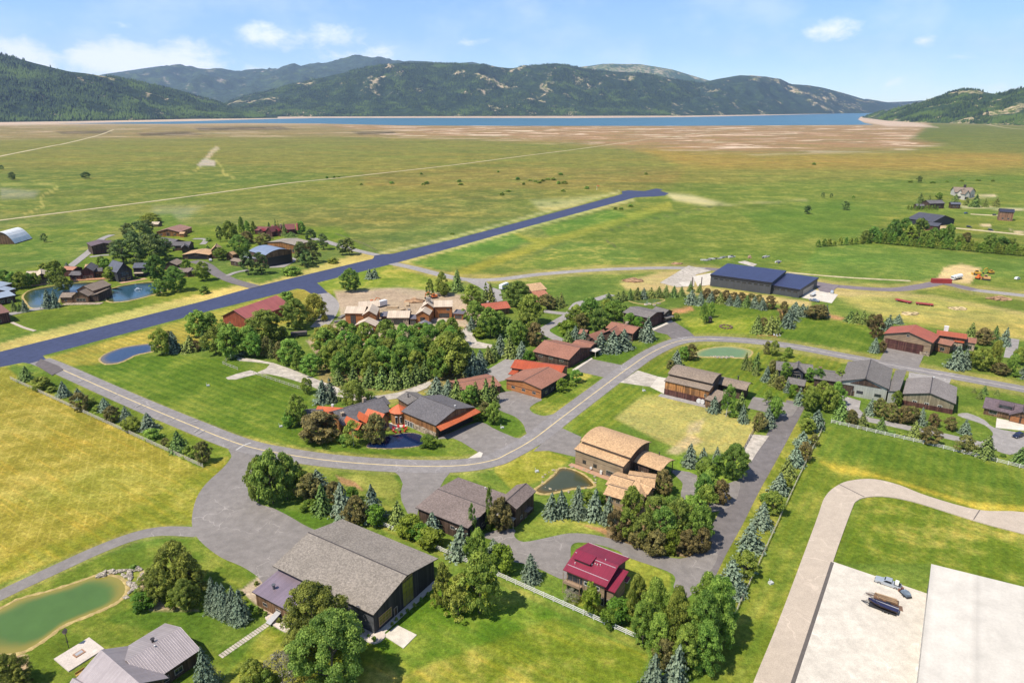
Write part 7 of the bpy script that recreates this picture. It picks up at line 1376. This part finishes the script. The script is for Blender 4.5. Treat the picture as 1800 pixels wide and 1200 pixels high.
# ------------------------------------------------------------------ yard and garden things
t = empty('bird_house', G(121, 1138), 0, 'tall dark pole with a bird house by the green pond', 'bird house'); MB().tube([(0, 0, -.1), (0, 0, 3.9)], .07, 8).cyl((0, 0, 1.7), .16, .22, 8).build('pole', DTRIM, t)
b_ = MB().box(-.32, .32, -.3, .3, 3.9, 4.5).build('box', M_plain((.22, .16, .13), .8), t); MB().xprism([(-.45, 4.5), (.45, 4.5), (0, 5.0)], -.4, .4).build('roof', M_plain((.12, .09, .08), .8), b_)
Q = [(95, 1159), (157, 1121), (184, 1141), (121, 1181)]; sheet('patio', Q, M_asphalt((.50, .43, .37), 0, .15)); 
c_ = sum((G(*p) for p in Q), Vector()) / 4; e1 = (G(*Q[1]) - G(*Q[0])).normalized(); az = math.atan2(e1.y, e1.x); LQ = (G(*Q[1]) - G(*Q[0])).length; WQ = (G(*Q[3]) - G(*Q[0])).length
t = empty('fire_table', (c_.x, c_.y, 0), az, 'square brick fire table in the middle of the paved patio', 'fire pit'); MB().box(-1.0, 1.0, -.75, .75, 0, .45).build('base', M_plain((.32, .18, .11), .8), t); MB().box(-.7, .7, -.45, .45, .45, .5).build('burner', M_plain((.34, .34, .35), .5), t)
mb = MB()
for y in (-WQ * .18, WQ * .18): mb.box(-LQ / 2, LQ / 2, y - .07, y + .07, -.02, .105)
for x in (-LQ * .17, LQ * .17): mb.box(x - .07, x + .07, -WQ / 2, WQ / 2, -.02, .112)
o = mb.build('patio_edging', M_plain((.42, .27, .13), .85)); o.location = (c_.x, c_.y, 0); o.rotation_euler = (0, 0, az); tag(o, kind='structure')
t = empty('bench', G(143, 1184), az, 'slatted yellow wood bench between the patio and the ribbed roof', 'bench')
for i in range(4): MB().box(-1.0, 1.0, -.3 + i * .16, -.18 + i * .16, .42, .47).build('slat', M_plain((.50, .31, .08), .7), t)
for x in (-.9, .9): MB().box(x - .05, x + .05, -.3, .3, 0, .42).build('leg', M_plain((.40, .25, .08), .7), t)
MB().box(-1, 1, .32, .38, .45, .9).build('backrest', M_plain((.50, .31, .08), .7), t)
RCH = M_plain((.50, .015, .025), .5, 0, .4, .05)
def chair(x, y, rz, label, group):
    t = empty('garden_chair', G(x, y, .1), rz, label, 'chair', group)
    MB().add([(-.3, -.32, .42), (.3, -.32, .42), (.3, .3, .32), (-.3, .3, .32), (-.3, -.32, .46), (.3, -.32, .46), (.3, .3, .36), (-.3, .3, .36)], [(0, 3, 2, 1), (4, 5, 6, 7), (0, 1, 5, 4), (1, 2, 6, 5), (2, 3, 7, 6), (3, 0, 4, 7)]).build('seat', RCH, t)
    MB().add([(-.32, .28, .34), (.32, .28, .34), (.36, .62, 1.15), (-.36, .62, 1.15), (-.32, .33, .34), (.32, .33, .34), (.36, .67, 1.15), (-.36, .67, 1.15)], [(0, 3, 2, 1), (4, 5, 6, 7), (0, 1, 5, 4), (1, 2, 6, 5), (2, 3, 7, 6), (3, 0, 4, 7)]).build('backrest', RCH, t)
    for s in (-1, 1):
        MB().box(s * .4 - .08, s * .4 + .08, -.42, .4, .56, .6).build('armrest', RCH, t)
        for y_ in (-.36, .34): MB().box(s * .38 - .04, s * .38 + .04, y_ - .04, y_ + .04, 0, .56).build('leg', RCH, t)
for i in range(8):
    a = i / 8 * 6.283 + .3; g = G(702, 756.5); p = g + Vector((2.3 * math.cos(a), 2.3 * math.sin(a), 0)); chair(*proj(p), a - math.pi / 2, 'red slatted garden chair in the ring by the dark blue pond', 'red chairs in the ring by the dark blue pond')
t = empty('fire_pit', G(702, 756.5, .1), 0, 'round fire pit inside the ring of red chairs', 'fire pit'); MB().cyl((0, 0, .2), .6, .4, 14).build('ring', M_plain((.12, .10, .10), .8), t)
t = empty('fire_pit', G(1276, 575), 0, 'fire pit ringed with brown boulders on the big lawn', 'fire pit')
for i in range(12): MB().cyl((3.0 * math.cos(i * .5236), 3.0 * math.sin(i * .5236), .3), .62, .7, 6).build('stone', M_stone((.17, .11, .08)), t)
for i, (x, y) in enumerate(((1361, 590), (1366, 591), (1371, 590.5))):
    t = empty('garden_chair', G(x, y), i * .7, f'{["left", "middle", "right"][i]} one of three white chairs below the spruces on the big lawn', 'chair', 'white chairs on the big lawn'); MB().box(-.35, .35, -.35, .35, .38, .46).build('seat', CARW, t); MB().box(-.35, .35, .3, .38, .46, 1.2).build('backrest', CARW, t)
    for sx_ in (-.3, .3):
        for sy_ in (-.3, .3): MB().box(sx_ - .04, sx_ + .04, sy_ - .04, sy_ + .04, 0, .38).build('leg', CARW, t)
for x, y, lb in ((883, 752, 'grey utility box with marker rod on the lawn below the awning hangar'), (944, 829, 'grey utility box with marker rod left of the dark pond'), (1132, 687, 'pale utility boxes on the lawn left of the timber clad hangar'), (366, 678, 'small white marker box alone on the big lodge lawn'), (494, 750, 'pale rock feature on the lawn left of the lodge'), (1355, 1025, 'small pale valve box in the right pasture')):
    t = empty('utility_box', G(x, y), .4, lb, 'utility box'); o = MB().xprism([(-.6, 0), (.6, 0), (.5, .5), (-.5, .5)], -.45, .45).build('cover', M_plain((.45, .45, .42), .7), t); MB().tube([(-.55, 0, 0), (-.6, 0, 1.6)], .05, 6).build('rod', CARW, t)
t = empty('windsock', G(1049, 334), 0, 'orange windsock on a pole beside the far runway end', 'windsock'); MB().tube([(0, 0, 0), (0, 0, 6)], .15, 6).build('pole', CARW, t); MB().tube([(0, 0, 6), (2.2, .2, 5.7), (4.0, .4, 5.2)], .75, 8, 0, .4).build('sock', ORGM, t)
for x, lb in ((1216.5, 'left'), (1232.5, 'right')):
    t = empty('utility_pole', G(x, 504), 0, f'{lb} one of two dark steel posts left of the navy roofed hangar', 'post', 'steel posts left of the navy hangar'); MB().box(-.25, .25, -.25, .25, 0, hz(G(x, 504), 487)).box(-.4, .4, -.4, .4, 0, .15).build('post', M_plain((.10, .075, .065), .6), t)
t = empty('fountain', G(243, 510), 0, 'white fountain spraying in the settlement pond', 'fountain'); sp = MB(); _q = random.Random(3)
for i in range(60):
    a = _q.uniform(0, 6.283); r0 = _q.uniform(.1, 2.4); z = 1.6 * (1 - (r0 / 2.5) ** 2); x, y = r0 * math.cos(a), r0 * math.sin(a); sp.tube([(x * .9, y * .9, max(.12, z * 1.05)), (x, y, max(.1, z * .8))], .11, 5)
sp.build('spray', M_plain((.8, .82, .84), .4), t); MB().cyl((0, 0, .15), .5, .3, 10).build('float', BLK, t)
JUNK = [(1240, 458, 'white and grey'), (1258, 455, 'dark and pale'), (1272, 453, 'mixed grey'), (1285, 452, 'long grey'), (1345, 452, 'grey panelled'), (1368, 461, 'pale stone'), (1318, 452, 'brown')]
for i, (x, y, d_) in enumerate(JUNK):
    mb = MB(); q = random.Random(i)
    for j in range(9):
        u, v = q.uniform(-4, 4), q.uniform(-1.6, 1.6); L_ = q.uniform(.6, 2.2); mb.box(u - L_, u + L_, v - .4, v + .4, 0, q.uniform(.3, 1.1), j % 3)
    o = mb.build('scrap_pile', [M_plain((.30, .29, .27), .7), M_plain((.08, .08, .09), .7), M_plain((.55, .52, .47), .7)] if i < 6 else [M_plain((.3, .2, .12), .8)] * 3); o.location = G(x, y); o.rotation_euler = (0, 0, i * .2); tag(o, f'{d_} heap of building scrap on the meadow behind the navy hangar', 'scrap pile')
for i, (x, y, w_, lb) in enumerate(((1755, 526, 6, 'low brown brush heap on the rough ground below the new road'), (1112, 494, 7, 'heap of logs and brush at the end of the gravel yard'), (730, 530, 6, 'brush and earth heap behind the building site'), (1190, 464, 4, 'small earth heap on the meadow above the long road'), (1600, 552, 5, 'pale earth heap behind the rust roofed stone hangar'), (1684, 543, 5, 'tan sand heap on the rough ground by the red wagons'))):
    g = G(x, y); r = random.Random(i); bm = bmesh.new(); bmesh.ops.create_icosphere(bm, subdivisions=3, radius=1)
    for v in bm.verts: v.co *= 1 + .3 * math.sin(v.co.x * 5 + i) * math.sin(v.co.y * 4) + r.uniform(-.1, .1)
    me = bpy.data.meshes.new('earth_heap'); bm.to_mesh(me); bm.free(); me.materials.append(M_stone((.30, .18, .10)) if i < 4 else M_stone((.42, .32, .17)))
    o = bpy.data.objects.new('earth_heap', me); COL.objects.link(o); o.location = g; o.scale = (w_, w_ * .6, w_ * .22 if i > 3 else w_ * .28); tag(o, lb, 'heap')
for i, (x, y, L_, lb) in enumerate(((690, 541, 3.2, 'stack of pale timber behind the middle roof of the building site'), (705, 546, 2.6, 'low timber stack on the bare earth beside the middle roof'), (716, 536, 3.4, 'long timber stack at the back of the building site'), (640, 541, 2.6, 'timber stack beside the orange telehandler'), (596, 566, 2.4, 'grey material stack left of the building site'), (601, 558, 2.8, 'dark material stack at the left edge of the building site'), (815, 575, 2.2, 'timber stack on the bare strip right of the building site'))):
    mb = MB(); q = random.Random(i + 50)
    for j in range(12): mb.box(-L_ + q.uniform(-.3, .3), L_ + q.uniform(-.3, .3), -1.0 + (j % 4) * .5, -.58 + (j % 4) * .5, .32 * (j // 4), .32 * (j // 4) + .28)
    o = mb.build('timber_stack', M_plain((.46, .34, .21) if i < 4 or i == 6 else (.2, .19, .18), .8, 0, .2, .25)); o.location = G(x, y); o.rotation_euler = (0, 0, i * .9); tag(o, lb, 'timber stack')
for i, (a, b_, lb) in enumerate((((1424, 523), (1434, 517), 'white covered boat on the left side of the white pad'), ((1459, 522), (1464, 512), None))):
    if lb is None: continue
    t = place('boat', lb, 'boat', a, b_); st = [(-3.6, 1.2, .5, 1.5), (-1, 1.25, .45, 1.6), (1.6, .95, .55, 1.75), (3.4, .1, 1.2, 1.9)]; vs = []
    for x, w_, k_, z_ in st: vs += [(x, -w_, z_), (x, -w_ * .8, (k_ + z_) / 2), (x, 0, k_), (x, w_ * .8, (k_ + z_) / 2), (x, w_, z_)]
    MB().add(vs, [(q * 5 + j, q * 5 + j + 1, q * 5 + j + 6, q * 5 + j + 5) for q in range(3) for j in range(4)] + [(4, 3, 2, 1, 0)]).build('hull', CARW, t, smooth=True)
    vs = []
    for x, w_, k_, z_ in st: vs += [(x, -w_ * .97, z_ + .01), (x, 0, z_ + .7), (x, w_ * .97, z_ + .01)]
    MB().add(vs, [(q * 3 + j, q * 3 + j + 3, q * 3 + j + 4, q * 3 + j + 1) for q in range(3) for j in range(2)] + [(0, 1, 2)]).build('cover', M_plain((.5, .5, .5), .7), t)
    MB().box(-3.4, 3.0, -.6, .6, .3, .48).build('cradle', BLK, t)
